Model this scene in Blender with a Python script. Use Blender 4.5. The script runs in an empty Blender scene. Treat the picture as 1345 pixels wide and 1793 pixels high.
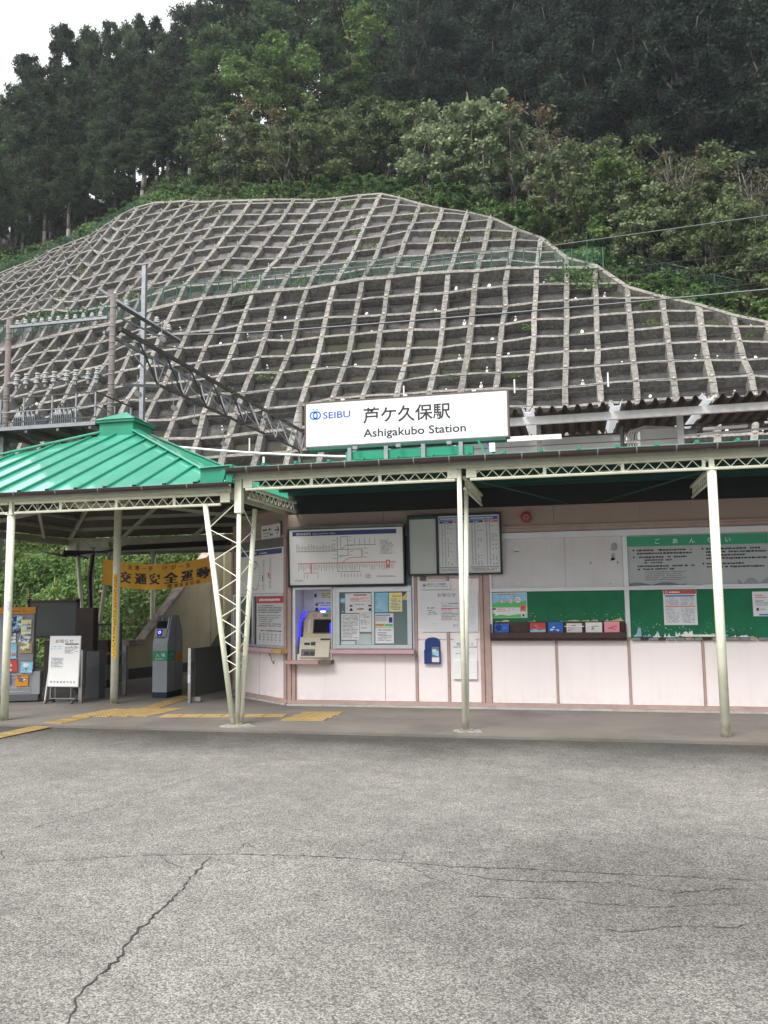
import bpy, math, random
import numpy as np
from mathutils import Vector, Matrix
random.seed(7); np.random.seed(7)
SC = bpy.context.scene
COL = SC.collection
R = math.radians

# ------------------------------------------------------------------ camera, light, exposure
cam_d = bpy.data.cameras.new('camera'); cam = bpy.data.objects.new('camera', cam_d); COL.objects.link(cam)
SC.camera = cam
PITCH, YAW, ROLL = 0.1069254, 0.2270111, -0.0122923
fw = Vector((-math.sin(YAW)*math.cos(PITCH), math.cos(YAW)*math.cos(PITCH), math.sin(PITCH)))
rt0 = Vector((math.cos(YAW), math.sin(YAW), 0)); up0 = rt0.cross(fw)
rt = rt0*math.cos(ROLL)+up0*math.sin(ROLL); up = -rt0*math.sin(ROLL)+up0*math.cos(ROLL)
cam.matrix_world = Matrix(((rt.x, up.x, -fw.x, 0), (rt.y, up.y, -fw.y, 0), (rt.z, up.z, -fw.z, 1.6), (0, 0, 0, 1)))
cam_d.sensor_fit = 'VERTICAL'; cam_d.sensor_height = 24.0; cam_d.lens = 24.0*1450/1793
cam_d.clip_start = 0.05; cam_d.clip_end = 2000
SC.render.resolution_x = 768; SC.render.resolution_y = 1024

SUN_EL, SUN_AZ = 50, 200     # compass style azimuth, degrees from +Y clockwise
world = bpy.data.worlds.new('World'); SC.world = world; world.use_nodes = True
nt = world.node_tree; nt.nodes.clear()
sky = nt.nodes.new('ShaderNodeTexSky'); sky.sky_type = 'NISHITA'; sky.sun_disc = False
sky.sun_elevation = R(SUN_EL); sky.sun_rotation = R(SUN_AZ); sky.air_density = 1.5; sky.dust_density = 5; sky.ozone_density = 1
# an even cloud layer over the sky: greyish white with soft lighter and darker stretches
tc = nt.nodes.new('ShaderNodeTexCoord'); mp = nt.nodes.new('ShaderNodeMapping'); mp.inputs['Scale'].default_value = (1, 1, 2.5)
nz = nt.nodes.new('ShaderNodeTexNoise'); nz.inputs['Scale'].default_value = 2.2; nz.inputs['Detail'].default_value = 5
rp = nt.nodes.new('ShaderNodeValToRGB'); rp.color_ramp.elements[0].position = .3; rp.color_ramp.elements[1].position = .7
rp.color_ramp.elements[0].color = (10.3, 10.5, 10.9, 1); rp.color_ramp.elements[1].color = (12.6, 12.7, 12.8, 1)
mx = nt.nodes.new('ShaderNodeMix'); mx.data_type = 'RGBA'; mx.inputs[0].default_value = .88
bg = nt.nodes.new('ShaderNodeBackground'); bg.inputs['Strength'].default_value = 0.068
wo = nt.nodes.new('ShaderNodeOutputWorld')
nt.links.new(tc.outputs['Generated'], mp.inputs['Vector']); nt.links.new(mp.outputs[0], nz.inputs['Vector'])
nt.links.new(nz.outputs['Fac'], rp.inputs[0]); nt.links.new(sky.outputs[0], mx.inputs[6]); nt.links.new(rp.outputs[0], mx.inputs[7])
nt.links.new(mx.outputs[2], bg.inputs['Color']); nt.links.new(bg.outputs[0], wo.inputs['Surface'])
sun_d = bpy.data.lights.new('sun', 'SUN'); sun_d.energy = 2.7; sun_d.angle = R(30); sun_d.color = (1, .97, .92)
sun = bpy.data.objects.new('sun', sun_d); COL.objects.link(sun)
sv = Vector((math.sin(R(SUN_AZ))*math.cos(R(SUN_EL)), math.cos(R(SUN_AZ))*math.cos(R(SUN_EL)), math.sin(R(SUN_EL))))
sun.rotation_euler = sv.to_track_quat('Z', 'Y').to_euler(); sun.location = (0, -20, 40)
SC.view_settings.view_transform = 'Standard'; SC.view_settings.look = 'None'
SC.view_settings.exposure = 0.95; SC.view_settings.gamma = 1; SC.view_settings.use_curve_mapping = False

# ------------------------------------------------------------------ materials
MATS = {}
def mat(name, col=None, rough=.6, var=.12, scale=3.0, bump=0.0, metal=0.0, spec=.5, coat=0, dirt=0, dirtcol=(.12, .11, .09), emit=None, bscale=None, streak=0, detail=4, splash=None):
    """procedural material: base colour varied by noise, optional dirt, vertical streaks and bump"""
    if name in MATS: return MATS[name]
    m = bpy.data.materials.new(name); m.use_nodes = True; t = m.node_tree; b = t.nodes['Principled BSDF']
    L = t.links.new
    geo = t.nodes.new('ShaderNodeNewGeometry')
    n = t.nodes.new('ShaderNodeTexNoise'); n.inputs['Scale'].default_value = scale; n.inputs['Detail'].default_value = detail
    L(geo.outputs['Position'], n.inputs['Vector'])
    r = t.nodes.new('ShaderNodeValToRGB'); r.color_ramp.elements[0].position = .25; r.color_ramp.elements[1].position = .75
    c = Vector(col)
    r.color_ramp.elements[0].color = (*(c*(1-var)), 1); r.color_ramp.elements[1].color = (*[min(1, x) for x in c*(1+var)], 1)
    L(n.outputs['Fac'], r.inputs[0]); out = r.outputs[0]
    def over(fac, colr):
        nonlocal out
        x = t.nodes.new('ShaderNodeMix'); x.data_type = 'RGBA'
        L(fac, x.inputs[0]); L(out, x.inputs[6]); x.inputs[7].default_value = (*colr, 1); out = x.outputs[2]
    def ramp(src, a, bb, hi):
        q = t.nodes.new('ShaderNodeMapRange'); q.inputs[1].default_value = a; q.inputs[2].default_value = bb; q.inputs[4].default_value = hi
        L(src, q.inputs[0]); return q.outputs[0]
    if dirt:
        n2 = t.nodes.new('ShaderNodeTexNoise'); n2.inputs['Scale'].default_value = scale*.6; n2.inputs['Detail'].default_value = 8; n2.inputs['Roughness'].default_value = .7
        L(geo.outputs['Position'], n2.inputs['Vector']); over(ramp(n2.outputs['Fac'], .5, .75, dirt), dirtcol)
    if streak:
        mp_ = t.nodes.new('ShaderNodeMapping'); mp_.inputs['Scale'].default_value = (5, 5, .35)
        n3 = t.nodes.new('ShaderNodeTexNoise'); n3.inputs['Scale'].default_value = 2.5; n3.inputs['Detail'].default_value = 5
        L(geo.outputs['Position'], mp_.inputs['Vector']); L(mp_.outputs[0], n3.inputs['Vector']); over(ramp(n3.outputs['Fac'], .52, .78, streak), dirtcol)
    if splash:   # mud and rust thrown up from the ground: (height, strength, colour)
        sz = t.nodes.new('ShaderNodeSeparateXYZ'); L(geo.outputs['Position'], sz.inputs[0])
        q = t.nodes.new('ShaderNodeMapRange'); q.inputs[1].default_value = .02; q.inputs[2].default_value = splash[0]; q.inputs[3].default_value = splash[1]; q.inputs[4].default_value = 0; L(sz.outputs[2], q.inputs[0])
        n5 = t.nodes.new('ShaderNodeTexNoise'); n5.inputs['Scale'].default_value = 9; n5.inputs['Detail'].default_value = 8; L(geo.outputs['Position'], n5.inputs['Vector'])
        k5 = t.nodes.new('ShaderNodeMath'); k5.operation = 'MULTIPLY'; L(q.outputs[0], k5.inputs[0]); L(ramp(n5.outputs['Fac'], .35, .65, 1.0), k5.inputs[1]); over(k5.outputs[0], splash[2])
    L(out, b.inputs['Base Color'])
    b.inputs['Roughness'].default_value = rough; b.inputs['Metallic'].default_value = metal
    b.inputs['Specular IOR Level'].default_value = spec; b.inputs['Coat Weight'].default_value = coat
    if bump:
        n4 = t.nodes.new('ShaderNodeTexNoise'); n4.inputs['Scale'].default_value = bscale or scale*4; n4.inputs['Detail'].default_value = 6
        L(geo.outputs['Position'], n4.inputs['Vector'])
        bp = t.nodes.new('ShaderNodeBump'); bp.inputs['Strength'].default_value = .6; bp.inputs['Distance'].default_value = bump
        L(n4.outputs['Fac'], bp.inputs['Height']); L(bp.outputs[0], b.inputs['Normal'])
    if emit:
        b.inputs['Emission Color'].default_value = (*emit[:3], 1); b.inputs['Emission Strength'].default_value = emit[3]
    MATS[name] = m
    return m

def leafmat(name, c1, c2, trans=.25, rough=.55):
    m = bpy.data.materials.new(name); m.use_nodes = True; t = m.node_tree; L = t.links.new
    b = t.nodes['Principled BSDF']; geo = t.nodes.new('ShaderNodeNewGeometry')
    n = t.nodes.new('ShaderNodeTexNoise'); n.inputs['Scale'].default_value = .8; n.inputs['Detail'].default_value = 4
    L(geo.outputs['Position'], n.inputs['Vector'])
    a = t.nodes.new('ShaderNodeMath'); a.operation = 'ADD'
    oi = t.nodes.new('ShaderNodeObjectInfo'); o2 = t.nodes.new('ShaderNodeMath'); o2.operation = 'MULTIPLY_ADD'; L(oi.outputs['Random'], o2.inputs[0]); o2.inputs[1].default_value = .8
    q3 = t.nodes.new('ShaderNodeMath'); q3.operation = 'MULTIPLY'; q3.inputs[1].default_value = .5; L(geo.outputs['Random Per Island'], q3.inputs[0]); L(q3.outputs[0], o2.inputs[2])
    n_ = t.nodes.new('ShaderNodeMapRange'); n_.inputs[1].default_value = .32; n_.inputs[2].default_value = .68; L(n.outputs['Fac'], n_.inputs[0])
    L(o2.outputs[0], a.inputs[0]); L(n_.outputs[0], a.inputs[1])
    r = t.nodes.new('ShaderNodeMapRange'); r.inputs[1].default_value = .35; r.inputs[2].default_value = 2.1; L(a.outputs[0], r.inputs[0])
    x = t.nodes.new('ShaderNodeMix'); x.data_type = 'RGBA'; L(r.outputs[0], x.inputs[0])
    x.inputs[6].default_value = (*c1, 1); x.inputs[7].default_value = (*c2, 1); L(x.outputs[2], b.inputs['Base Color'])
    b.inputs['Roughness'].default_value = .75; b.inputs['Specular IOR Level'].default_value = .12
    tr = t.nodes.new('ShaderNodeBsdfTranslucent'); L(x.outputs[2], tr.inputs['Color'])
    ms = t.nodes.new('ShaderNodeMixShader'); ms.inputs[0].default_value = trans
    L(b.outputs[0], ms.inputs[1]); L(tr.outputs[0], ms.inputs[2]); L(ms.outputs[0], t.nodes['Material Output'].inputs['Surface'])
    MATS[name] = m
    return m

mat('cream', (.80, .815, .66), .45, .05, 6, dirt=.35, dirtcol=(.34, .31, .2), bump=.002, splash=(.18, .9, (.22, .13, .07)))
mat('cream_dark', (.40, .42, .33), .55, .1, 6, dirt=.4)
mat('pink', (.85, .775, .775), .6, .025, 1.2, dirt=.10, dirtcol=(.5, .42, .40), streak=.14, bump=.001, splash=(.30, .30, (.45, .40, .36)))
mat('terracotta', (.42, .295, .265), .6, .12, 8, dirt=.3, dirtcol=(.3, .24, .2))
mat('sill_pink', (.52, .33, .36), .5, .08, 8)
mat('fascia_shaded', (.36, .28, .24), .7, .06, 2, dirt=.2, dirtcol=(.3, .25, .22))  # same paint as the pink panels, with the canopy's shade put into the colour
mat('wood_orange', (.52, .30, .14), .6, .2, 10)
mat('alu', (.62, .66, .70), .35, .06, 4, metal=.6, dirt=.2, dirtcol=(.4, .4, .4))
mat('alu_paint', (.68, .70, .73), .5, .05, 3, dirt=.25, dirtcol=(.4, .4, .4))
mat('steel', (.36, .37, .38), .35, .12, 6, metal=.85)
mat('dark_steel', (.075, .075, .08), .4, .2, 6, metal=.4)
mat('zinc', (.26, .28, .30), .45, .15, 6, metal=.55)
mat('zinc_dark', (.15, .155, .16), .5, .25, 6, metal=.4)
mat('rust', (.16, .12, .10), .8, .3, 10)
mat('roof_green', (.055, .40, .27), .30, .15, 1.2, bump=.05, bscale=1.1, coat=1, spec=1)
mat('roof_green_plain', (.012, .23, .14), .35, .12, 3)
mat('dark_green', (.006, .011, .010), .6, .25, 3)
mat('mid_green', (.012, .075, .058), .5, .2, 3)
mat('board_green', (.003, .145, .060), .75, .2, 4, dirt=.35, dirtcol=(.01, .07, .035))
mat('sign_green', (.02, .30, .15), .4, .05, 3)
mat('gutter', (.05, .032, .032), .35, .15, 5, spec=.6)
mat('white_sign', (.70, .72, .77), .35, .01, 1)
mat('white', (.80, .80, .80), .5, .03, 4)
mat('paper', (.70, .71, .745), .6, .04, 6, bump=.001)
mat('paper_grey', (.60, .62, .63), .4, .05, 3)
mat('old_board', (.58, .56, .57), .6, .07, 2.2, dirt=.35, dirtcol=(.38, .35, .34), streak=.22)
mat('goannai_grey', (.40, .42, .43), .35, .05, 2, dirt=.3, dirtcol=(.22, .2, .2))
mat('glass_board', (.46, .50, .47), .12, .10, 1.5, spec=.8)
mat('pane', (.13, .19, .20), .12, .15, 1.3, spec=.8)
mat('pane_frost', (.45, .52, .53), .25, .1, 3)
mat('void', (.012, .014, .016), .7, .2, 3)
mat('black', (.012, .012, .014), .5, .1, 5)
mat('ink', (.02, .02, .03), .6, .1, 5)
mat('ink_grey', (.16, .17, .2), .6, .1, 5)
mat('gate_base', (.012, .016, .045), .5, .05, 5)
mat('navy', (.012, .04, .20), .4, .05, 5)
mat('blue', (.02, .13, .50), .4, .05, 5)
mat('logo_blue', (.0, .12, .60), .4, .02, 5)
mat('seibu_blue', (.02, .07, .40), .4, .02, 5)
mat('logo_green', (.10, .50, .12), .4, .02, 5)
mat('sky_blue', (.25, .55, .75), .5, .15, 9)
mat('bell_red', (.30, .055, .045), .6, .06, 5)
mat('red', (.50, .06, .06), .5, .06, 5)
mat('red_print', (.68, .16, .15), .5, .06, 5)
mat('pink_print', (.80, .30, .38), .5, .06, 5)
mat('magenta', (.6, .05, .22), .5, .06, 5)
mat('yellow_paper', (.80, .76, .40), .6, .05, 5)
mat('orange_cloth', (.76, .41, .05), .8, .1, 4, bump=.01, bscale=6)
mat('orange', (.62, .25, .02), .6, .1, 5)
mat('yellow', (.80, .50, .03), .5, .08, 5)
mat('tactile', (.30, .205, .075), .75, .18, 7, dirt=.5, dirtcol=(.26, .2, .12))
mat('beige_metal', (.40, .33, .18), .35, .06, 5, metal=.4)
mat('beige_plastic', (.55, .52, .40), .45, .05, 5)
mat('led', (.02, .02, .6), .4, .02, 5, emit=(.02, .015, 1.0, 1.8))
mat('led_white', (.8, .8, .9), .4, .02, 5, emit=(.8, .85, 1, 1.6))
mat('screen', (.010, .010, .011), .6, .05, 5, spec=.15)
mat('gate_grey', (.30, .33, .38), .35, .06, 4, metal=.25)
mat('gate_dark', (.10, .105, .115), .35, .1, 4)
mat('panel_smoke', (.035, .04, .038), .2, .15, 3, spec=.6)
mat('panel_green', (.05, .075, .05), .5, .15, 3)
mat('brown_wood', (.055, .035, .03), .6, .3, 8)
mat('tray_brown', (.05, .022, .018), .5, .35, 12)
mat('chalk', (.085, .10, .10), .6, .08, 3)
mat('rack_grey', (.30, .31, .34), .5, .07, 4)
mat('lattice', (.215, .205, .185), .9, .40, 4.5, bump=.05, bscale=6, dirt=1.0, dirtcol=(.045, .042, .036), streak=.9, detail=10)
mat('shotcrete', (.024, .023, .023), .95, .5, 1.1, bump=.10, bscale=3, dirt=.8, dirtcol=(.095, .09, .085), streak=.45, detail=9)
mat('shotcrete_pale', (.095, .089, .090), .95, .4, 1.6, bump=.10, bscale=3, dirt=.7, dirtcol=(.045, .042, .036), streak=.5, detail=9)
def vary_by_object(name, lo, hi):
    # each cast cell or beam weathers a little differently
    t = MATS[name].node_tree; b = t.nodes['Principled BSDF']; src = b.inputs['Base Color'].links[0].from_socket
    oi = t.nodes.new('ShaderNodeObjectInfo'); q = t.nodes.new('ShaderNodeMapRange'); q.inputs[3].default_value = lo; q.inputs[4].default_value = hi; t.links.new(oi.outputs['Random'], q.inputs[0])
    k = t.nodes.new('ShaderNodeVectorMath'); k.operation = 'SCALE'; t.links.new(src, k.inputs[0]); t.links.new(q.outputs[0], k.inputs['Scale']); t.links.new(k.outputs[0], b.inputs['Base Color'])
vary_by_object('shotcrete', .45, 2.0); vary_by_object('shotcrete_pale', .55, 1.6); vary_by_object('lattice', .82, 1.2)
mat('lime', (.75, .72, .66), .8, .15, 8)
mat('bolt', (.62, .62, .60), .6, .2, 8)
mat('conc_pole', (.16, .135, .125), .9, .25, 4, bump=.01, streak=.3, dirtcol=(.07, .06, .055))
mat('insulator', (.48, .48, .48), .25, .05, 5)
mat('creamwall', (.46, .41, .27), .9, .10, 1.5, dirt=.45, dirtcol=(.22, .17, .11), streak=.3)
mat('coping', (.36, .30, .28), .9, .35, 6, dirt=.7, dirtcol=(.1, .07, .06))
mat('plinth_grey', (.06, .062, .075), .8, .2, 4)
mat('footing', (.26, .25, .22), .95, .25, 12, dirt=.6, dirtcol=(.1, .09, .08), bump=.01, bscale=20)
mat('plinth_white', (.42, .41, .39), .9, .15, 6, dirt=.7, dirtcol=(.25, .23, .21), bump=.01, bscale=15)
mat('roof_brown', (.09, .072, .062), .7, .3, 4)
mat('panel_transl_glow', (.80, .82, .84), .5, .04, 3, emit=(.8, .85, .9, .25))  # no lamp: weak emission stands for daylight coming through the sheets
mat('siding', (.80, .785, .78), .6, .05, 3, streak=.2, dirtcol=(.4, .35, .33))
mat('cable', (.02, .02, .022), .5, .1, 4)
mat('cable_grey', (.13, .14, .145), .5, .1, 4)
mat('fence_green', (.006, .09, .055), .5, .15, 4)
mat('bark', (.07, .058, .048), .95, .3, 1.5, bump=.03, bscale=5)
mat('bark_pale', (.15, .135, .115), .95, .25, 1.5, bump=.03, bscale=5)
mat('soil', (.035, .034, .022), .95, .4, .6, bump=.05)
leafmat('leaf_cedar', (.007, .016, .010), (.095, .135, .070))
leafmat('leaf_dark', (.008, .018, .015), (.060, .088, .062))
leafmat('leaf_mid', (.012, .030, .015), (.12, .19, .07))
leafmat('leaf_bright', (.050, .10, .030), (.21, .31, .09))
leafmat('leaf_olive', (.045, .070, .032), (.185, .235, .105))
leafmat('leaf_pale', (.10, .14, .075), (.30, .37, .20))
leafmat('leaf_dry', (.075, .072, .045), (.18, .165, .11))
leafmat('leaf_rust', (.13, .08, .045), (.26, .15, .09))
leafmat('leaf_bush', (.030, .075, .026), (.17, .29, .085))
leafmat('leaf_vine', (.030, .075, .020), (.25, .34, .12), .4)
leafmat('leaf_straw', (.09, .11, .04), (.24, .24, .09))

# ------------------------------------------------------------------ mesh builder
_TXT = {}
BOLD = [0.0]
def text_geo(s):
    k_ = (s, BOLD[0])
    if k_ in _TXT: return _TXT[k_]
    c = bpy.data.curves.new('lettering', 'FONT'); c.body = s; c.resolution_u = 3; c.offset = BOLD[0]
    o = bpy.data.objects.new('lettering', c); m = bpy.data.meshes.new_from_object(o)
    v = [(p.co.x, p.co.y) for p in m.vertices]; f = [tuple(q.vertices) for q in m.polygons]
    bpy.data.objects.remove(o); bpy.data.curves.remove(c); bpy.data.meshes.remove(m)
    _TXT[k_] = (v, f); return _TXT[k_]

class Fr:
    """upright plane: origin (x,y), direction of u; d is the distance out of the plane"""
    def __init__(s, o, d, tilt=0):
        s.o = o; l = math.hypot(*d); s.d = (d[0]/l, d[1]/l); s.n = (s.d[1], -s.d[0]); s.lean = tilt; s.z0 = 0
    def p(s, u, z, d=0):
        d = d+s.lean*(z-s.z0)
        return (s.o[0]+s.d[0]*u+s.n[0]*d, s.o[1]+s.d[1]*u+s.n[1]*d, z)
class Cyl:
    """skin of an upright pipe, u runs round it, 0 faces angle a"""
    def __init__(s, x, y, r, a): s.x, s.y, s.r, s.a = x, y, r, a
    def p(s, u, z, d=0):
        t = s.a+u/s.r; q = s.r+d
        return (s.x+q*math.cos(t), s.y+q*math.sin(t), z)
class Flat:
    """lying plane at height z; u,v on the ground"""
    def __init__(s, o, ang, z): s.o, s.c, s.s, s.z = o, math.cos(ang), math.sin(ang), z
    def p(s, u, v, d=0): return (s.o[0]+u*s.c-v*s.s, s.o[1]+u*s.s+v*s.c, s.z+d)

class MB:
    def __init__(s, m='white'): s.v = []; s.f = []; s.mi = []; s.ms = []; s.m = m
    def _m(s, m):
        m = m or s.m
        if m not in s.ms: s.ms.append(m)
        return s.ms.index(m)
    def add(s, vs, fs, m=None):
        k = len(s.v); s.v += [tuple(x) for x in vs]; s.f += [tuple(i+k for i in q) for q in fs]; s.mi += [s._m(m)]*len(fs); return s
    def hexa(s, P, m=None):   # 8 corners: bottom ring then top ring
        return s.add(P, [(3, 2, 1, 0), (4, 5, 6, 7), (0, 1, 5, 4), (1, 2, 6, 5), (2, 3, 7, 6), (3, 0, 4, 7)], m)
    def box(s, x0, x1, y0, y1, z0, z1, m=None):
        return s.hexa([(x0, y0, z0), (x1, y0, z0), (x1, y1, z0), (x0, y1, z0), (x0, y0, z1), (x1, y0, z1), (x1, y1, z1), (x0, y1, z1)], m)
    def fb(s, F, u0, u1, z0, z1, d0, d1, m=None):
        p = F.p
        return s.hexa([p(u0, z0, d1), p(u1, z0, d1), p(u1, z0, d0), p(u0, z0, d0), p(u0, z1, d1), p(u1, z1, d1), p(u1, z1, d0), p(u0, z1, d0)], m)
    def rect(s, F, u0, u1, z0, z1, d, m=None):
        return s.add([F.p(u0, z0, d), F.p(u1, z0, d), F.p(u1, z1, d), F.p(u0, z1, d)], [(0, 1, 2, 3)], m)
    def fpoly(s, F, pts, d, m=None): return s.add([F.p(u, z, d) for u, z in pts], [tuple(range(len(pts)))], m)
    def tube(s, p, q, r, m=None, n=8, r2=None):
        p, q = Vector(p), Vector(q); a = (q-p)
        if a.length < 1e-6: return s
        a.normalize(); b = a.orthogonal().normalized(); c = a.cross(b); r2 = r if r2 is None else r2
        vs = []
        for o, rr in ((p, r), (q, r2)):
            for i in range(n):
                t = 2*math.pi*i/n; vs.append(o+(b*math.cos(t)+c*math.sin(t))*rr)
        fs = [(i, (i+1) % n, (i+1) % n+n, i+n) for i in range(n)]+[tuple(range(n-1, -1, -1)), tuple(range(n, 2*n))]
        return s.add(vs, fs, m)
    def path(s, pts, r, m=None, n=6):
        for a, b in zip(pts, pts[1:]): s.tube(a, b, r, m, n)
        return s
    def beam(s, p, q, w, h, m=None, up=(0, 0, 1)):   # square bar between two points
        p, q = Vector(p), Vector(q); a = (q-p).normalized(); U = Vector(up); x = a.cross(U)
        if x.length < 1e-4: x = a.cross(Vector((0, 1, 0)))
        x.normalize(); y = x.cross(a); x *= w/2; y *= h/2
        return s.hexa([p-x-y, p+x-y, q+x-y, q-x-y, p-x+y, p+x+y, q+x+y, q-x+y], m)
    def text(s, F, t, u, z, size, m='ink', d=.002, align='L', sx=1.0):
        v, f = text_geo(t)
        if not v: return s
        xs = [a for a, b in v]; w = max(xs)-min(xs); x0 = min(xs)+{'L': 0, 'C': w/2, 'R': w}[align]
        return s.add([F.p(u+(a-x0)*size*sx, z+b*size, d) for a, b in v], f, m)
    def fit(s, F, t, u0, u1, z, size, m='ink', d=.002):   # stretched to span u0..u1
        v, f = text_geo(t); xs = [a for a, b in v]; w = (max(xs)-min(xs))*size
        return s.text(F, t, u0, z, size, m, d, 'L', (u1-u0)/w)
    def vtext(s, F, t, u, z0, z1, size, m='ink', d=.002):
        n = len(t)
        for i, ch in enumerate(t):
            if ch.strip(): s.text(F, ch, u, z0+(z1-z0)*(i+.5)/n-size*.35, size, m, d, 'C')
        return s
    def rows(s, F, u0, u1, z0, z1, n, m='ink_grey', d=.0018, fill=.55, gap=.12):
        """lines of print too small to read"""
        hh = (z1-z0)/n
        for k in range(n):
            z = z1-(k+.5)*hh; u = u0; end = u1-(u1-u0)*random.choice((0, 0, .1, .35))
            while u < end:
                w = hh*fill*random.uniform(.5, 2.0); w = min(w, end-u)
                if random.random() > gap: s.rect(F, u, u+w*.82, z-hh*fill/2*random.uniform(.6, 1), z+hh*fill/2*random.uniform(.6, 1), d, m)
                u += w
        return s
    def ring(s, F, u, z, r, t, m, d=.003, n=24, a0=0, a1=2*math.pi):
        vs = []; fs = []
        for i in range(n+1):
            a = a0+(a1-a0)*i/n
            vs += [F.p(u+r*math.cos(a), z+r*math.sin(a), d), F.p(u+(r-t)*math.cos(a), z+(r-t)*math.sin(a), d)]
        fs = [(2*i, 2*i+2, 2*i+3, 2*i+1) for i in range(n)]
        return s.add(vs, fs, m)
    def disc(s, F, u, z, r, m, d=.003, n=20, ry=None):
        return s.add([F.p(u+r*math.cos(2*math.pi*i/n), z+(ry or r)*math.sin(2*math.pi*i/n), d) for i in range(n)], [tuple(range(n))], m)
    def build(s, name, parent=None, label=None, cat=None, group=None, kind=None, bevel=0, smooth=False):
        vs = np.array(s.v, float)
        if parent is None:
            o0 = np.array([(vs[:, 0].min()+vs[:, 0].max())/2, (vs[:, 1].min()+vs[:, 1].max())/2, vs[:, 2].min()]) if kind is None else np.zeros(3)
        else:
            r = parent
            while r.parent: r = r.parent
            o0 = np.array(r.location)
        me = bpy.data.meshes.new(name); me.from_pydata((vs-o0).tolist(), [], s.f)
        for m in s.ms: me.materials.append(MATS[m])
        me.polygons.foreach_set('material_index', s.mi)
        if smooth: me.polygons.foreach_set('use_smooth', [True]*len(s.f))
        me.update()
        ob = bpy.data.objects.new(name, me); COL.objects.link(ob)
        if parent is None: ob.location = o0
        else: ob.parent = parent
        if bevel:
            bm = ob.modifiers.new('bevel', 'BEVEL'); bm.width = bevel; bm.segments = 1; bm.limit_method = 'ANGLE'
        tag(ob, label, cat, group, kind)
        return ob

def tag(o, label=None, cat=None, group=None, kind=None):
    if label: o['label'] = label
    if cat: o['category'] = cat
    if group: o['group'] = group
    if kind: o['kind'] = kind
    return o
def thing(name, loc, label, cat, group=None, kind=None):
    o = bpy.data.objects.new(name, None); COL.objects.link(o); o.location = loc; o.empty_display_size = .2
    return tag(o, label, cat, group, kind)
def clone(root, loc=None, rz=None, scale=None, label=None, group=None, parent=None):
    c = root.copy(); COL.objects.link(c)
    if parent is not None: c.parent = parent
    if loc is not None: c.location = loc
    if rz is not None: c.rotation_euler = (0, 0, rz)
    if scale is not None: c.scale = scale if hasattr(scale, '__len__') else (scale,)*3
    if label: c['label'] = label
    if group: c['group'] = group
    for ch in list(root.children): clone(ch, parent=c)
    return c
def quick_mesh(name, V, quads, mats, midx=None):
    """big quad mesh from arrays"""
    me = bpy.data.meshes.new(name); n = len(quads)
    me.vertices.add(len(V)); me.vertices.foreach_set('co', np.asarray(V, np.float32).ravel())
    me.loops.add(n*4); me.loops.foreach_set('vertex_index', np.asarray(quads, np.int32).ravel())
    me.polygons.add(n); me.polygons.foreach_set('loop_start', np.arange(0, 4*n, 4, dtype=np.int32))
    for m in mats: me.materials.append(MATS[m])
    if midx is not None: me.polygons.foreach_set('material_index', np.asarray(midx, np.int32))
    me.update(calc_edges=True); return me
def leaf_quads(P, size, flat=.0, seed=0, aspect=.6, jit=.5, sag=0):
    """one small pointed leaf face round every point of P"""
    rg = np.random.RandomState(seed); n = len(P)
    a = rg.normal(size=(n, 3)); a[:, 2] = a[:, 2]*(1-flat)-sag; a /= np.linalg.norm(a, axis=1)[:, None]
    b = rg.normal(size=(n, 3)); b -= (b*a).sum(1)[:, None]*a; b /= np.linalg.norm(b, axis=1)[:, None]
    s = size*(1+jit*(rg.rand(n)-.5)*2)[:, None]
    V = np.stack([P-a*s*.5, P+b*s*aspect*.5, P+a*s*.5, P-b*s*aspect*.5], 1).reshape(-1, 3)
    return V, np.arange(4*n).reshape(n, 4)

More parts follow.
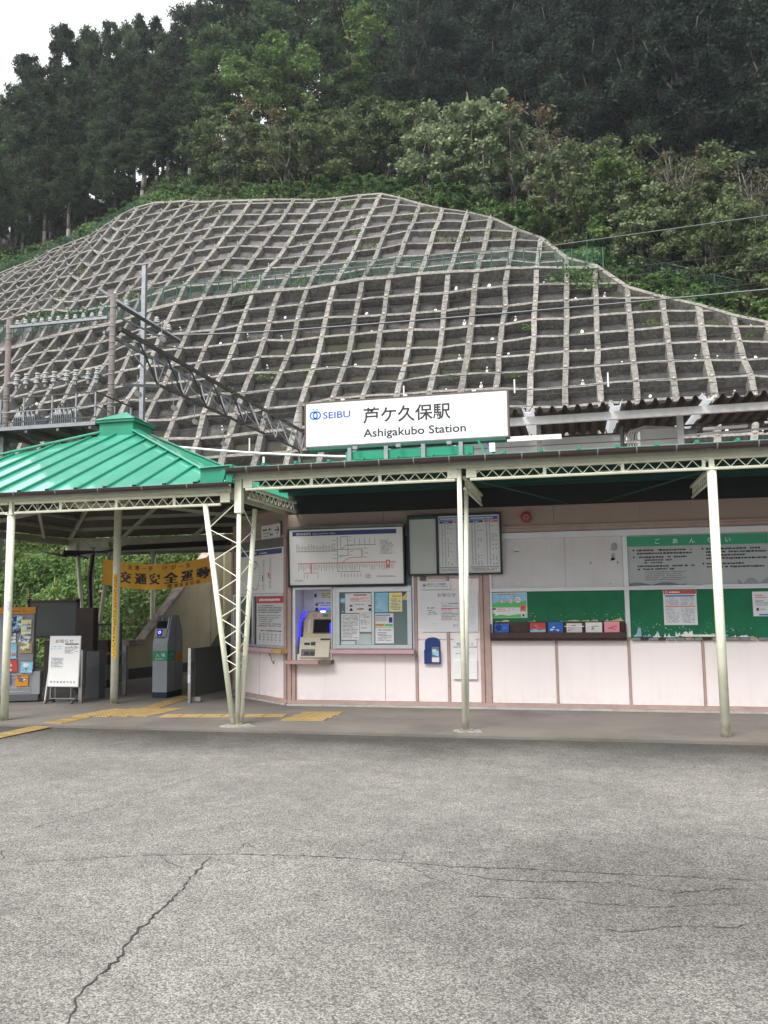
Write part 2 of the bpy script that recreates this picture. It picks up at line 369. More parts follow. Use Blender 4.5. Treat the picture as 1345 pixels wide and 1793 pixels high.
# ------------------------------------------------------------------ surveyed points
GRID = [[(-62.77,46.17,4.16),(-63.51,47.2,5.45),(-64.24,48.26,6.78),(-64.94,49.34,8.16),(-65.61,50.43,9.6),(-66.26,51.54,11.08),(-66.87,52.65,12.62),(-67.47,53.77,14.22),(-68.03,54.89,15.87),(-68.57,56,17.57),(-69.08,57.09,19.33),(-69.57,58.17,21.15),(-64.49,63.88,25.89),(-64.4,64.86,27.09),(-64.28,65.83,28.28),(-64.15,66.79,29.43),(-64.02,67.74,30.55),(-63.9,68.69,31.65),(-63.76,69.62,32.77),(-63.59,70.53,33.93),(-63.39,71.41,35.16)],
[(-60.65,46.1,4.4),(-61.38,47.16,5.68),(-62.09,48.24,7.01),(-62.77,49.34,8.39),(-63.42,50.47,9.82),(-64.04,51.6,11.3),(-64.63,52.75,12.84),(-65.2,53.9,14.44),(-65.74,55.05,16.09),(-66.25,56.2,17.79),(-66.74,57.34,19.56),(-67.21,58.45,21.38),(-62.38,63.75,26.17),(-62.3,64.8,27.44),(-62.2,65.84,28.69),(-62.07,66.87,29.88),(-61.94,67.87,31.01),(-61.83,68.85,32.09),(-61.72,69.84,33.2),(-61.58,70.84,34.38),(-61.42,71.82,35.67)],
[(-58.57,46.02,4.64),(-59.28,47.1,5.91),(-59.97,48.2,7.24),(-60.62,49.33,8.62),(-61.25,50.47,10.05),(-61.85,51.64,11.53),(-62.41,52.82,13.06),(-62.95,54,14.65),(-63.46,55.19,16.3),(-63.95,56.38,18.01),(-64.41,57.55,19.78),(-64.86,58.7,21.6),(-60.3,63.58,26.43),(-60.23,64.7,27.77),(-60.12,65.81,29.09),(-59.98,66.9,30.36),(-59.85,67.96,31.52),(-59.75,68.99,32.57),(-59.66,70.03,33.63),(-59.55,71.11,34.85),(-59.43,72.21,36.22)],
[(-56.51,45.92,4.87),(-57.21,47.01,6.15),(-57.87,48.13,7.47),(-58.51,49.28,8.85),(-59.11,50.45,10.27),(-59.68,51.65,11.75),(-60.21,52.85,13.28),(-60.72,54.07,14.87),(-61.19,55.29,16.51),(-61.65,56.52,18.22),(-62.09,57.72,19.99),(-62.51,58.91,21.82),(-58.26,63.35,26.63),(-58.19,64.53,28.03),(-58.06,65.72,29.46),(-57.9,66.89,30.85),(-57.74,68.02,32.1),(-57.64,69.1,33.12),(-57.57,70.17,34.1),(-57.48,71.36,35.37),(-57.4,72.59,36.86)],
[(-54.49,45.79,5.11),(-55.17,46.9,6.38),(-55.81,48.04,7.7),(-56.42,49.21,9.07),(-56.99,50.4,10.49),(-57.53,51.62,11.97),(-58.03,52.85,13.49),(-58.5,54.1,15.07),(-58.94,55.36,16.72),(-59.36,56.61,18.42),(-59.76,57.86,20.19),(-60.15,59.08,22.02),(-56.27,63.07,26.75),(-56.2,64.29,28.2),(-56.05,65.53,29.71),(-55.83,66.78,31.26),(-55.6,68.02,32.72),(-55.47,69.2,33.83),(-55.41,70.33,34.69),(-55.31,71.65,36.09),(-55.27,72.93,37.6)],
[(-52.49,45.64,5.34),(-53.15,46.76,6.61),(-53.78,47.92,7.93),(-54.36,49.1,9.3),(-54.91,50.32,10.72),(-55.42,51.56,12.19),(-55.88,52.81,13.71),(-56.31,54.09,15.28),(-56.71,55.37,16.91),(-57.08,56.66,18.61),(-57.44,57.93,20.38),(-57.78,59.19,22.21),(-54.33,62.72,26.79),(-54.27,63.97,28.25),(-54.11,65.24,29.78),(-53.87,66.53,31.41),(-53.56,67.84,33.09),(-53.35,69.18,34.48),(-53.29,70.67,35.66),(-53.13,72.03,37.03),(-53.11,73.03,38.31)],
[(-50.52,45.45,5.57),(-51.16,46.59,6.85),(-51.77,47.76,8.17),(-52.34,48.96,9.53),(-52.86,50.2,10.95),(-53.33,51.45,12.41),(-53.76,52.73,13.92),(-54.14,54.03,15.48),(-54.49,55.34,17.11),(-54.81,56.65,18.79),(-55.12,57.95,20.55),(-55.42,59.23,22.38),(-52.43,62.31,26.76),(-52.39,63.57,28.19),(-52.26,64.84,29.69),(-52.04,66.11,31.23),(-51.76,67.34,32.78),(-51.53,68.67,34.3),(-51.38,70.11,35.75),(-51.21,71.45,37.27),(-51.16,72.68,38.68)],
[(-48.57,45.25,5.8),(-49.2,46.39,7.07),(-49.79,47.57,8.39),(-50.34,48.79,9.76),(-50.84,50.04,11.17),(-51.29,51.31,12.63),(-51.68,52.61,14.13),(-52.02,53.93,15.68),(-52.31,55.25,17.29),(-52.57,56.58,18.97),(-52.81,57.9,20.71),(-53.05,59.19,22.53),(-50.55,61.82,26.7),(-50.53,63.08,28.09),(-50.42,64.33,29.56),(-50.14,65.57,31.12),(-49.89,66.77,32.65),(-49.67,68.04,34.2),(-49.52,69.37,35.7),(-49.35,70.7,37.25),(-49.29,72.05,38.76)],
[(-46.65,45.01,6.03),(-47.27,46.16,7.3),(-47.85,47.35,8.62),(-48.38,48.58,9.99),(-48.86,49.84,11.4),(-49.28,51.13,12.85),(-49.64,52.44,14.35),(-49.93,53.77,15.89),(-50.17,55.11,17.48),(-50.36,56.45,19.13),(-50.52,57.78,20.85),(-50.69,59.07,22.66),(-48.64,61.27,26.63),(-48.64,62.51,28),(-48.54,63.74,29.44),(-48.28,64.95,31.02),(-47.96,66.2,32.6),(-47.78,67.42,34.15),(-47.59,68.69,35.71),(-47.48,70,37.19),(-47.42,71.32,38.73)],
[(-44.75,44.75,6.24),(-45.36,45.91,7.52),(-45.92,47.1,8.85),(-46.44,48.34,10.21),(-46.91,49.6,11.63),(-47.31,50.9,13.08),(-47.64,52.22,14.57),(-47.9,53.56,16.09),(-48.09,54.91,17.66),(-48.21,56.26,19.28),(-48.28,57.57,20.98),(-48.35,58.84,22.76),(-46.7,60.64,26.56),(-46.71,61.89,27.93),(-46.63,63.15,29.35),(-46.4,64.35,30.94),(-46.11,65.51,32.56),(-45.9,66.73,34.09),(-45.72,68,35.62),(-45.59,69.26,37.17),(-45.55,70.54,38.7)],
[(-42.87,44.47,6.45),(-43.47,45.63,7.74),(-44.03,46.83,9.06),(-44.54,48.06,10.44),(-44.99,49.33,11.85),(-45.38,50.63,13.3),(-45.69,51.96,14.79),(-45.93,53.3,16.31),(-46.08,54.65,17.85),(-46.14,55.99,19.44),(-46.11,57.28,21.09),(-46.05,58.48,22.84),(-44.77,59.93,26.47),(-44.79,61.18,27.89),(-44.79,62.44,29.28),(-44.56,63.62,30.91),(-44.29,64.77,32.55),(-44.04,65.96,34.17),(-43.87,67.18,35.72),(-43.74,68.45,37.26),(-43.73,69.7,38.67)],
[(-41.02,44.17,6.65),(-41.61,45.33,7.94),(-42.16,46.53,9.27),(-42.66,47.76,10.65),(-43.1,49.03,12.07),(-43.48,50.33,13.52),(-43.78,51.66,15.01),(-44.01,52.99,16.53),(-44.15,54.33,18.06),(-44.19,55.64,19.61),(-44.08,56.89,21.21),(-43.84,57.98,22.91),(-42.93,59.19,26.23),(-42.95,60.41,27.73),(-42.97,61.67,29.24),(-42.74,62.86,30.85),(-42.48,64,32.5),(-42.24,65.17,34.11),(-42.01,66.34,35.73),(-41.95,67.56,37.26),(-42.04,68.86,38.45)],
[(-39.12,43.79,6.83),(-39.7,44.94,8.12),(-40.24,46.13,9.46),(-40.73,47.36,10.84),(-41.16,48.62,12.26),(-41.53,49.91,13.71),(-41.82,51.23,15.2),(-42.04,52.55,16.72),(-42.18,53.86,18.25),(-42.23,55.13,19.78),(-42.18,56.33,21.35),(-41.88,57.51,23.02),(-41.24,58.54,25.81),(-41.35,59.67,27.05),(-41.51,60.82,28.18),(-41.31,62.01,29.76),(-41.11,63.14,31.37),(-40.87,64.25,33.02),(-40.61,65.43,34.64),(-40.46,66.62,36.25),(-40.27,67.85,37.8)],
[(-37.25,43.41,6.99),(-37.82,44.55,8.29),(-38.34,45.72,9.63),(-38.81,46.93,11.01),(-39.22,48.18,12.43),(-39.57,49.45,13.88),(-39.86,50.75,15.35),(-40.07,52.06,16.87),(-40.19,53.38,18.4),(-40.23,54.68,19.92),(-40.18,55.97,21.45),(-39.93,57.13,23.14),(-39.6,58.07,25.48),(-39.67,59.2,26.76),(-39.61,60.33,28.19),(-39.41,61.47,29.8),(-39.21,62.62,31.4),(-38.96,63.77,33.03),(-38.69,64.95,34.66),(-38.51,66.16,36.25),(-38.32,67.4,37.83)],
[(-35.4,43.04,7.14),(-35.95,44.16,8.44),(-36.46,45.32,9.78),(-36.91,46.52,11.17),(-37.31,47.75,12.59),(-37.64,49,14.02),(-37.91,50.28,15.47),(-38.12,51.58,16.94),(-38.23,52.9,18.46),(-38.24,54.22,19.97),(-38.22,55.52,21.43),(-38.05,56.63,23.08),(-37.84,57.64,25.28),(-37.83,58.81,26.66),(-37.68,59.97,28.26),(-37.45,61.1,29.92),(-37.23,62.27,31.51),(-36.97,63.46,33.1),(-36.71,64.65,34.71),(-36.48,65.86,36.32),(-36.33,67.12,37.88)],
[(-33.57,42.68,7.26),(-34.11,43.79,8.57),(-34.6,44.94,9.92),(-35.03,46.12,11.32),(-35.4,47.34,12.74),(-35.71,48.59,14.16),(-35.97,49.85,15.58),(-36.18,51.13,16.97),(-36.32,52.42,18.37),(-36.32,53.74,19.87),(-36.27,55.04,21.38),(-36.12,56.14,23.06),(-36.02,57.23,25.2),(-35.95,58.47,26.64),(-35.73,59.69,28.27),(-35.46,60.8,29.98),(-35.23,62.01,31.56),(-34.95,63.2,33.18),(-34.71,64.4,34.75),(-34.48,65.59,36.35),(-34.36,66.9,37.82)],
[(-31.75,42.35,7.36),(-32.28,43.45,8.67),(-32.75,44.58,10.03),(-33.16,45.75,11.44),(-33.5,46.96,12.88),(-33.77,48.21,14.32),(-33.99,49.48,15.73),(-34.18,50.74,17.1),(-34.34,51.99,18.46),(-34.42,53.24,19.86),(-34.42,54.45,21.32),(-34.22,55.58,23.03),(-34.16,56.83,25.2),(-34.06,58.12,26.67),(-33.8,59.28,28.34),(-33.53,60.44,30),(-33.29,61.65,31.6),(-33.01,62.85,33.22),(-32.74,64.09,34.8),(-32.52,65.31,36.36),(-32.36,66.59,37.87)],
[(-29.95,42.05,7.43),(-30.45,43.13,8.74),(-30.91,44.26,10.12),(-31.3,45.42,11.55),(-31.6,46.62,13.01),(-31.81,47.88,14.48),(-31.96,49.16,15.92),(-32.12,50.42,17.31),(-32.29,51.63,18.68),(-32.42,52.81,20.06),(-32.45,53.97,21.52),(-32.31,55.12,23.17),(-32.25,56.42,25.29),(-32.08,57.77,26.79),(-31.84,58.99,28.38),(-31.58,60.14,30.05),(-31.3,61.35,31.68),(-31.05,62.56,33.28),(-30.8,63.8,34.86),(-30.56,65,36.46),(-30.38,66.3,37.96)],
[(-28.14,41.79,7.48),(-28.63,42.87,8.79),(-29.07,43.98,10.16),(-29.43,45.13,11.6),(-29.7,46.33,13.1),(-29.85,47.6,14.62),(-29.9,48.92,16.09),(-30.01,50.18,17.53),(-30.2,51.34,18.94),(-30.37,52.49,20.35),(-30.43,53.66,21.81),(-30.35,54.79,23.48),(-30.28,56.1,25.44),(-30.14,57.4,26.94),(-29.89,58.67,28.49),(-29.64,59.82,30.17),(-29.37,61.09,31.74),(-29.13,62.35,33.31),(-28.87,63.57,34.94),(-28.61,64.81,36.53),(-28.43,66.14,37.99)],
[(-26.34,41.58,7.49),(-26.81,42.66,8.8),(-27.22,43.77,10.16),(-27.56,44.92,11.59),(-27.8,46.12,13.1),(-27.9,47.38,14.68),(-27.83,48.74,16.16),(-27.93,50.01,17.66),(-28.12,51.16,19.1),(-28.3,52.28,20.59),(-28.4,53.57,22.02),(-28.3,54.66,23.76),(-28.27,55.96,25.63),(-28.08,57.25,27.15),(-27.85,58.54,28.68),(-27.63,59.79,30.22),(-27.37,61.07,31.76),(-27.15,62.4,33.23),(-26.9,63.65,34.79),(-26.71,64.86,36.36),(-26.52,66.14,37.88)],
[(-24.52,41.43,7.48),(-24.96,42.51,8.77),(-25.35,43.63,10.14),(-25.65,44.79,11.55),(-25.85,46.02,13),(-25.9,47.28,14.57),(-25.88,48.57,16.09),(-25.98,49.83,17.6),(-26.11,51.11,19.07),(-26.21,52.3,20.67),(-26.35,53.56,22.16),(-26.26,54.64,23.9),(-26.25,55.99,25.64),(-26.03,57.24,27.23),(-25.82,58.6,28.66),(-25.61,59.89,30.16),(-25.41,61.12,31.71),(-25.22,62.47,33.13),(-25.02,63.76,34.62),(-24.82,64.97,36.2),(-24.62,66.26,37.75)],
[(-22.68,41.33,7.46),(-23.09,42.44,8.73),(-23.44,43.57,10.08),(-23.7,44.74,11.52),(-23.86,45.98,12.99),(-23.94,47.2,14.53),(-23.95,48.48,16.04),(-24,49.79,17.54),(-24.12,51.07,19.08),(-24.19,52.28,20.73),(-24.31,53.54,22.26),(-24.22,54.67,23.99),(-24.21,56.05,25.61),(-24.02,57.43,27.03),(-23.81,58.78,28.49),(-23.64,60.09,29.99),(-23.44,61.33,31.56),(-23.26,62.65,33.03),(-23.07,63.96,34.52),(-22.89,65.19,36.09),(-22.72,66.47,37.63)],
[(-20.82,41.27,7.43),(-21.2,42.42,8.68),(-21.5,43.61,9.99),(-21.71,44.85,11.38),(-21.84,46.01,13.04),(-21.95,47.21,14.61),(-21.94,48.52,16.12),(-21.98,49.83,17.64),(-22.1,51.13,19.14),(-22.14,52.31,20.81),(-22.28,53.55,22.33),(-22.28,54.69,23.99),(-22.19,56.11,25.62),(-22.03,57.52,27.01),(-21.84,58.93,28.41),(-21.68,60.24,29.91),(-21.54,61.52,31.44),(-21.33,62.81,32.97),(-21.17,64.11,34.48),(-21.01,65.42,35.98),(-20.82,66.73,37.53)],
[(-18.95,41.26,7.41),(-19.28,42.44,8.66),(-19.55,43.66,9.99),(-19.72,44.96,11.38),(-19.84,46.14,13.02),(-19.88,47.35,14.67),(-19.86,48.68,16.18),(-19.94,49.99,17.68),(-20.04,51.27,19.2),(-20.12,52.42,20.86),(-20.22,53.65,22.41),(-20.23,54.84,24.03),(-20.14,56.27,25.61),(-19.95,57.71,26.99),(-19.81,59.1,28.43),(-19.66,60.42,29.94),(-19.5,61.76,31.42),(-19.34,63.07,32.95),(-19.17,64.39,34.45),(-19.02,65.7,35.95),(-18.88,66.98,37.46)],
[(-17.06,41.28,7.42),(-17.35,42.5,8.65),(-17.57,43.76,10.01),(-17.72,45,11.56),(-17.88,46.16,13.22),(-17.92,47.46,14.73),(-17.88,48.82,16.22),(-17.94,50.18,17.69),(-18.01,51.45,19.24),(-18.11,52.57,20.91),(-18.18,53.76,22.5),(-18.22,54.98,24.06),(-18.1,56.4,25.61),(-17.97,57.81,27.01),(-17.82,59.21,28.43),(-17.68,60.53,29.95),(-17.53,61.84,31.47),(-17.43,63.18,32.95),(-17.28,64.52,34.45),(-17.1,65.83,35.99),(-17.01,67.17,37.44)],
[(-15.16,41.31,7.49),(-15.42,42.57,8.71),(-15.6,43.84,10.05),(-15.7,45.08,11.68),(-15.79,46.29,13.37),(-15.85,47.66,14.81),(-15.87,49.04,16.25),(-15.96,50.37,17.72),(-16.07,51.63,19.25),(-16.1,52.75,20.95),(-16.14,53.9,22.59),(-16.18,55.06,24.21),(-16.06,56.48,25.64),(-15.96,57.92,27.01),(-15.82,59.28,28.46),(-15.71,60.57,29.99),(-15.64,61.84,31.52),(-15.53,63.15,33.02),(-15.44,64.48,34.5),(-15.36,65.84,35.97),(-15.24,67.36,37.35)],
[(-13.27,41.34,7.65),(-13.48,42.6,8.91),(-13.63,43.86,10.33),(-13.71,45.1,11.96),(-13.76,46.4,13.6),(-13.81,47.85,14.91),(-13.84,49.25,16.32),(-13.89,50.59,17.79),(-14,51.85,19.3),(-14.08,52.94,20.99),(-14.1,54.09,22.6),(-14.11,55.16,24.3),(-13.97,56.55,25.75),(-13.93,58.05,26.99),(-13.84,59.31,28.54),(-13.74,60.61,30.03),(-13.65,61.92,31.53),(-13.56,63.26,33),(-13.48,64.55,34.54),(-13.57,66.11,35.73),(-13.43,67.66,37.16)],
[(-11.39,41.37,7.86),(-11.56,42.62,9.17),(-11.68,43.87,10.63),(-11.77,45.13,12.2),(-11.87,46.45,13.69),(-11.95,47.94,14.94),(-11.97,49.37,16.33),(-12,50.75,17.74),(-12.09,51.96,19.32),(-12.11,53.07,21),(-12.13,54.24,22.57),(-12.14,55.22,24.33),(-12.04,56.66,25.68),(-11.99,58.04,27.11),(-11.88,59.3,28.68),(-11.79,60.61,30.17),(-11.7,62.05,31.51),(-11.64,63.4,32.98),(-11.61,64.86,34.32),(-11.6,66.41,35.61),(-11.46,67.99,37.01)],
[(-9.53,41.42,8.05),(-9.66,42.66,9.39),(-9.75,43.91,10.84),(-9.82,45.2,12.32),(-9.87,46.57,13.71),(-9.96,48.09,14.93),(-10.01,49.54,16.29),(-10.03,50.91,17.71),(-10.08,52.11,19.33),(-10.1,53.24,20.98),(-10.09,54.39,22.57),(-10.06,55.35,24.36),(-10.01,56.8,25.66),(-9.95,58.23,27.03),(-9.84,59.54,28.56),(-9.73,60.85,30.07),(-9.63,62.24,31.51),(-9.62,63.66,32.93),(-9.62,65.19,34.18),(-9.55,66.75,35.5),(-9.38,68.32,36.92)],
[(-7.69,41.49,8.2),(-7.78,42.74,9.54),(-7.85,44,10.95),(-7.91,45.3,12.4),(-7.95,46.67,13.79),(-7.99,48.17,15.05),(-7.98,49.67,16.33),(-8,51.07,17.73),(-8,52.28,19.33),(-8.02,53.39,21),(-8.01,54.5,22.65),(-7.99,55.48,24.41),(-7.89,56.98,25.69),(-7.86,58.44,27.02),(-7.75,59.82,28.45),(-7.66,61.14,29.96),(-7.59,62.55,31.36),(-7.6,64.08,32.62),(-7.56,65.57,33.99),(-7.44,67.1,35.38),(-7.25,68.65,36.83)],
[(-5.85,41.58,8.29),(-5.92,42.84,9.61),(-5.98,44.12,10.99),(-6.04,45.42,12.42),(-6.1,46.8,13.79),(-6.16,48.26,15.06),(-6.13,49.73,16.41),(-6.15,51.14,17.79),(-6.12,52.36,19.4),(-6.08,53.48,21.06),(-6.05,54.58,22.72),(-6,55.64,24.42),(-5.96,57.13,25.73),(-5.87,58.67,26.98),(-5.76,60.03,28.46),(-5.66,61.42,29.9),(-5.6,62.8,31.36),(-5.55,64.34,32.59),(-5.46,65.87,33.89),(-5.3,67.4,35.29),(-5.07,68.95,36.76)],
[(-4.03,41.69,8.34),(-4.06,42.97,9.62),(-4.1,44.27,10.96),(-4.15,45.59,12.35),(-4.18,46.95,13.74),(-4.17,48.42,15.01),(-4.16,49.87,16.36),(-4.14,51.25,17.77),(-4.07,52.5,19.34),(-4.01,53.66,20.97),(-4,54.73,22.69),(-3.89,55.87,24.34),(-3.83,57.37,25.7),(-3.79,58.87,26.98),(-3.71,60.27,28.41),(-3.72,61.73,29.75),(-3.61,63.13,31.18),(-3.49,64.61,32.51),(-3.33,66.13,33.84),(-3.13,67.67,35.23),(-2.87,69.21,36.69)],
[(-2.21,41.81,8.36),(-2.2,43.11,9.61),(-2.21,44.43,10.9),(-2.22,45.78,12.22),(-2.23,47.17,13.57),(-2.18,48.55,15.04),(-2.15,49.99,16.39),(-2.13,51.32,17.89),(-2.07,52.57,19.46),(-2.01,53.77,21.06),(-1.95,54.94,22.66),(-1.91,56.15,24.24),(-1.88,57.72,25.44),(-1.81,59.2,26.75),(-1.68,60.55,28.24),(-1.63,61.97,29.63),(-1.54,63.41,31.01),(-1.38,64.87,32.38),(-1.19,66.36,33.75),(-0.95,67.89,35.16),(-0.65,69.43,36.62)],
[(-0.39,41.94,8.37),(-0.33,43.24,9.59),(-0.3,44.57,10.87),(-0.27,45.93,12.2),(-0.22,47.32,13.61),(-0.16,48.71,15.05),(-0.11,50.11,16.46),(-0.06,51.42,17.98),(-0.02,52.7,19.51),(0.02,53.94,21.06),(0.09,55.16,22.65),(0.13,56.44,24.18),(0.11,57.97,25.49),(0.22,59.41,26.72),(0.33,60.79,28.1),(0.44,62.2,29.5),(0.56,63.63,30.88),(0.74,65.08,32.26),(0.96,66.56,33.65),(1.23,68.07,35.07),(1.56,69.6,36.53)],
[(1.43,42.05,8.38),(1.54,43.37,9.59),(1.6,44.7,10.88),(1.63,46.05,12.28),(1.64,47.43,13.71),(1.64,48.86,15.09),(1.7,50.28,16.46),(1.79,51.58,18.01),(1.83,52.88,19.53),(1.87,54.15,21.1),(1.92,55.43,22.66),(2.01,56.78,24.13),(1.96,58.19,25.53),(2.15,59.59,26.75),(2.31,60.98,28.05),(2.46,62.38,29.39),(2.63,63.8,30.76),(2.84,65.24,32.14),(3.09,66.71,33.53),(3.4,68.19,34.96),(3.75,69.71,36.42)],
[(3.25,42.14,8.4),(3.41,43.46,9.59),(3.53,44.81,10.87),(3.61,46.16,12.23),(3.65,47.51,13.74),(3.67,48.93,15.13),(3.72,50.34,16.54),(3.8,51.67,18.04),(3.86,52.99,19.55),(3.93,54.32,21.05),(3.96,55.67,22.57),(4.07,57.05,24.1),(3.73,58.41,25.55),(3.99,59.76,26.75),(4.21,61.13,28.01),(4.42,62.52,29.32),(4.65,63.93,30.66),(4.9,65.35,32.02),(5.19,66.8,33.41),(5.53,68.27,34.83),(5.92,69.77,36.29)],
[(5.03,42.19,8.41),(5.27,43.52,9.6),(5.46,44.86,10.87),(5.58,46.22,12.26),(5.67,47.57,13.73),(5.73,48.98,15.12),(5.77,50.35,16.58),(5.86,51.69,18.07),(5.94,53.09,19.48),(6.03,54.48,20.94),(6.1,55.87,22.46),(6.24,57.26,24.02),(5.45,58.6,25.57),(5.76,59.92,26.75),(6.05,61.26,27.98),(6.32,62.63,29.26),(6.6,64.01,30.57),(6.91,65.42,31.92),(7.24,66.85,33.29),(7.62,68.3,34.7),(8.04,69.77,36.15)],
[(6.78,42.21,8.43),(7.1,43.53,9.61),(7.38,44.88,10.88),(7.58,46.24,12.24),(7.7,47.62,13.66),(7.73,49.04,15.04),(7.81,50.4,16.5),(7.93,51.76,17.96),(8.04,53.19,19.35),(8.12,54.61,20.81),(8.24,56.02,22.33),(8.41,57.41,23.91),(7.12,58.77,25.58),(7.49,60.06,26.74),(7.83,61.37,27.95),(8.16,62.71,29.2),(8.5,64.07,30.49),(8.85,65.45,31.81),(9.23,66.85,33.17),(9.65,68.28,34.56),(10.1,69.73,36)],
[(8.44,42.18,8.44),(8.85,43.51,9.6),(9.23,44.87,10.85),(9.54,46.25,12.18),(9.65,47.67,13.59),(9.65,49.13,14.96),(9.72,50.52,16.4),(9.83,51.92,17.84),(9.99,53.33,19.22),(10.15,54.74,20.67),(10.33,56.13,22.19),(10.55,57.5,23.77),(8.76,58.91,25.59),(9.17,60.17,26.73),(9.56,61.45,27.91),(9.95,62.76,29.14),(10.34,64.09,30.4),(10.74,65.44,31.71),(11.17,66.82,33.04),(11.62,68.21,34.42),(12.12,69.63,35.83)],
[(10,42.13,8.44),(10.46,43.47,9.59),(10.89,44.85,10.81),(11.23,46.26,12.12),(11.41,47.71,13.48),(11.49,49.2,14.87),(11.57,50.66,16.28),(11.7,52.11,17.64),(11.9,53.48,19.05),(12.13,54.84,20.52),(12.37,56.19,22.03),(12.64,57.53,23.61),(10.36,59.01,25.59),(10.81,60.25,26.71),(11.25,61.5,27.88),(11.69,62.77,29.08),(12.13,64.07,30.32),(12.57,65.4,31.6),(13.04,66.74,32.91),(13.54,68.11,34.27),(14.07,69.5,35.66)],
[(11.46,42.06,8.42),(11.95,43.42,9.56),(12.41,44.82,10.77),(12.78,46.26,12.04),(13.05,47.74,13.38),(13.23,49.24,14.75),(13.4,50.74,16.12),(13.59,52.19,17.49),(13.82,53.57,18.91),(14.08,54.9,20.37),(14.37,56.21,21.88),(14.69,57.5,23.44),(11.94,59.09,25.58),(12.42,60.3,26.69),(12.9,61.52,27.83),(13.38,62.76,29.01),(13.86,64.03,30.23),(14.35,65.32,31.48),(14.86,66.63,32.78),(15.4,67.97,34.11),(15.96,69.32,35.48)]]
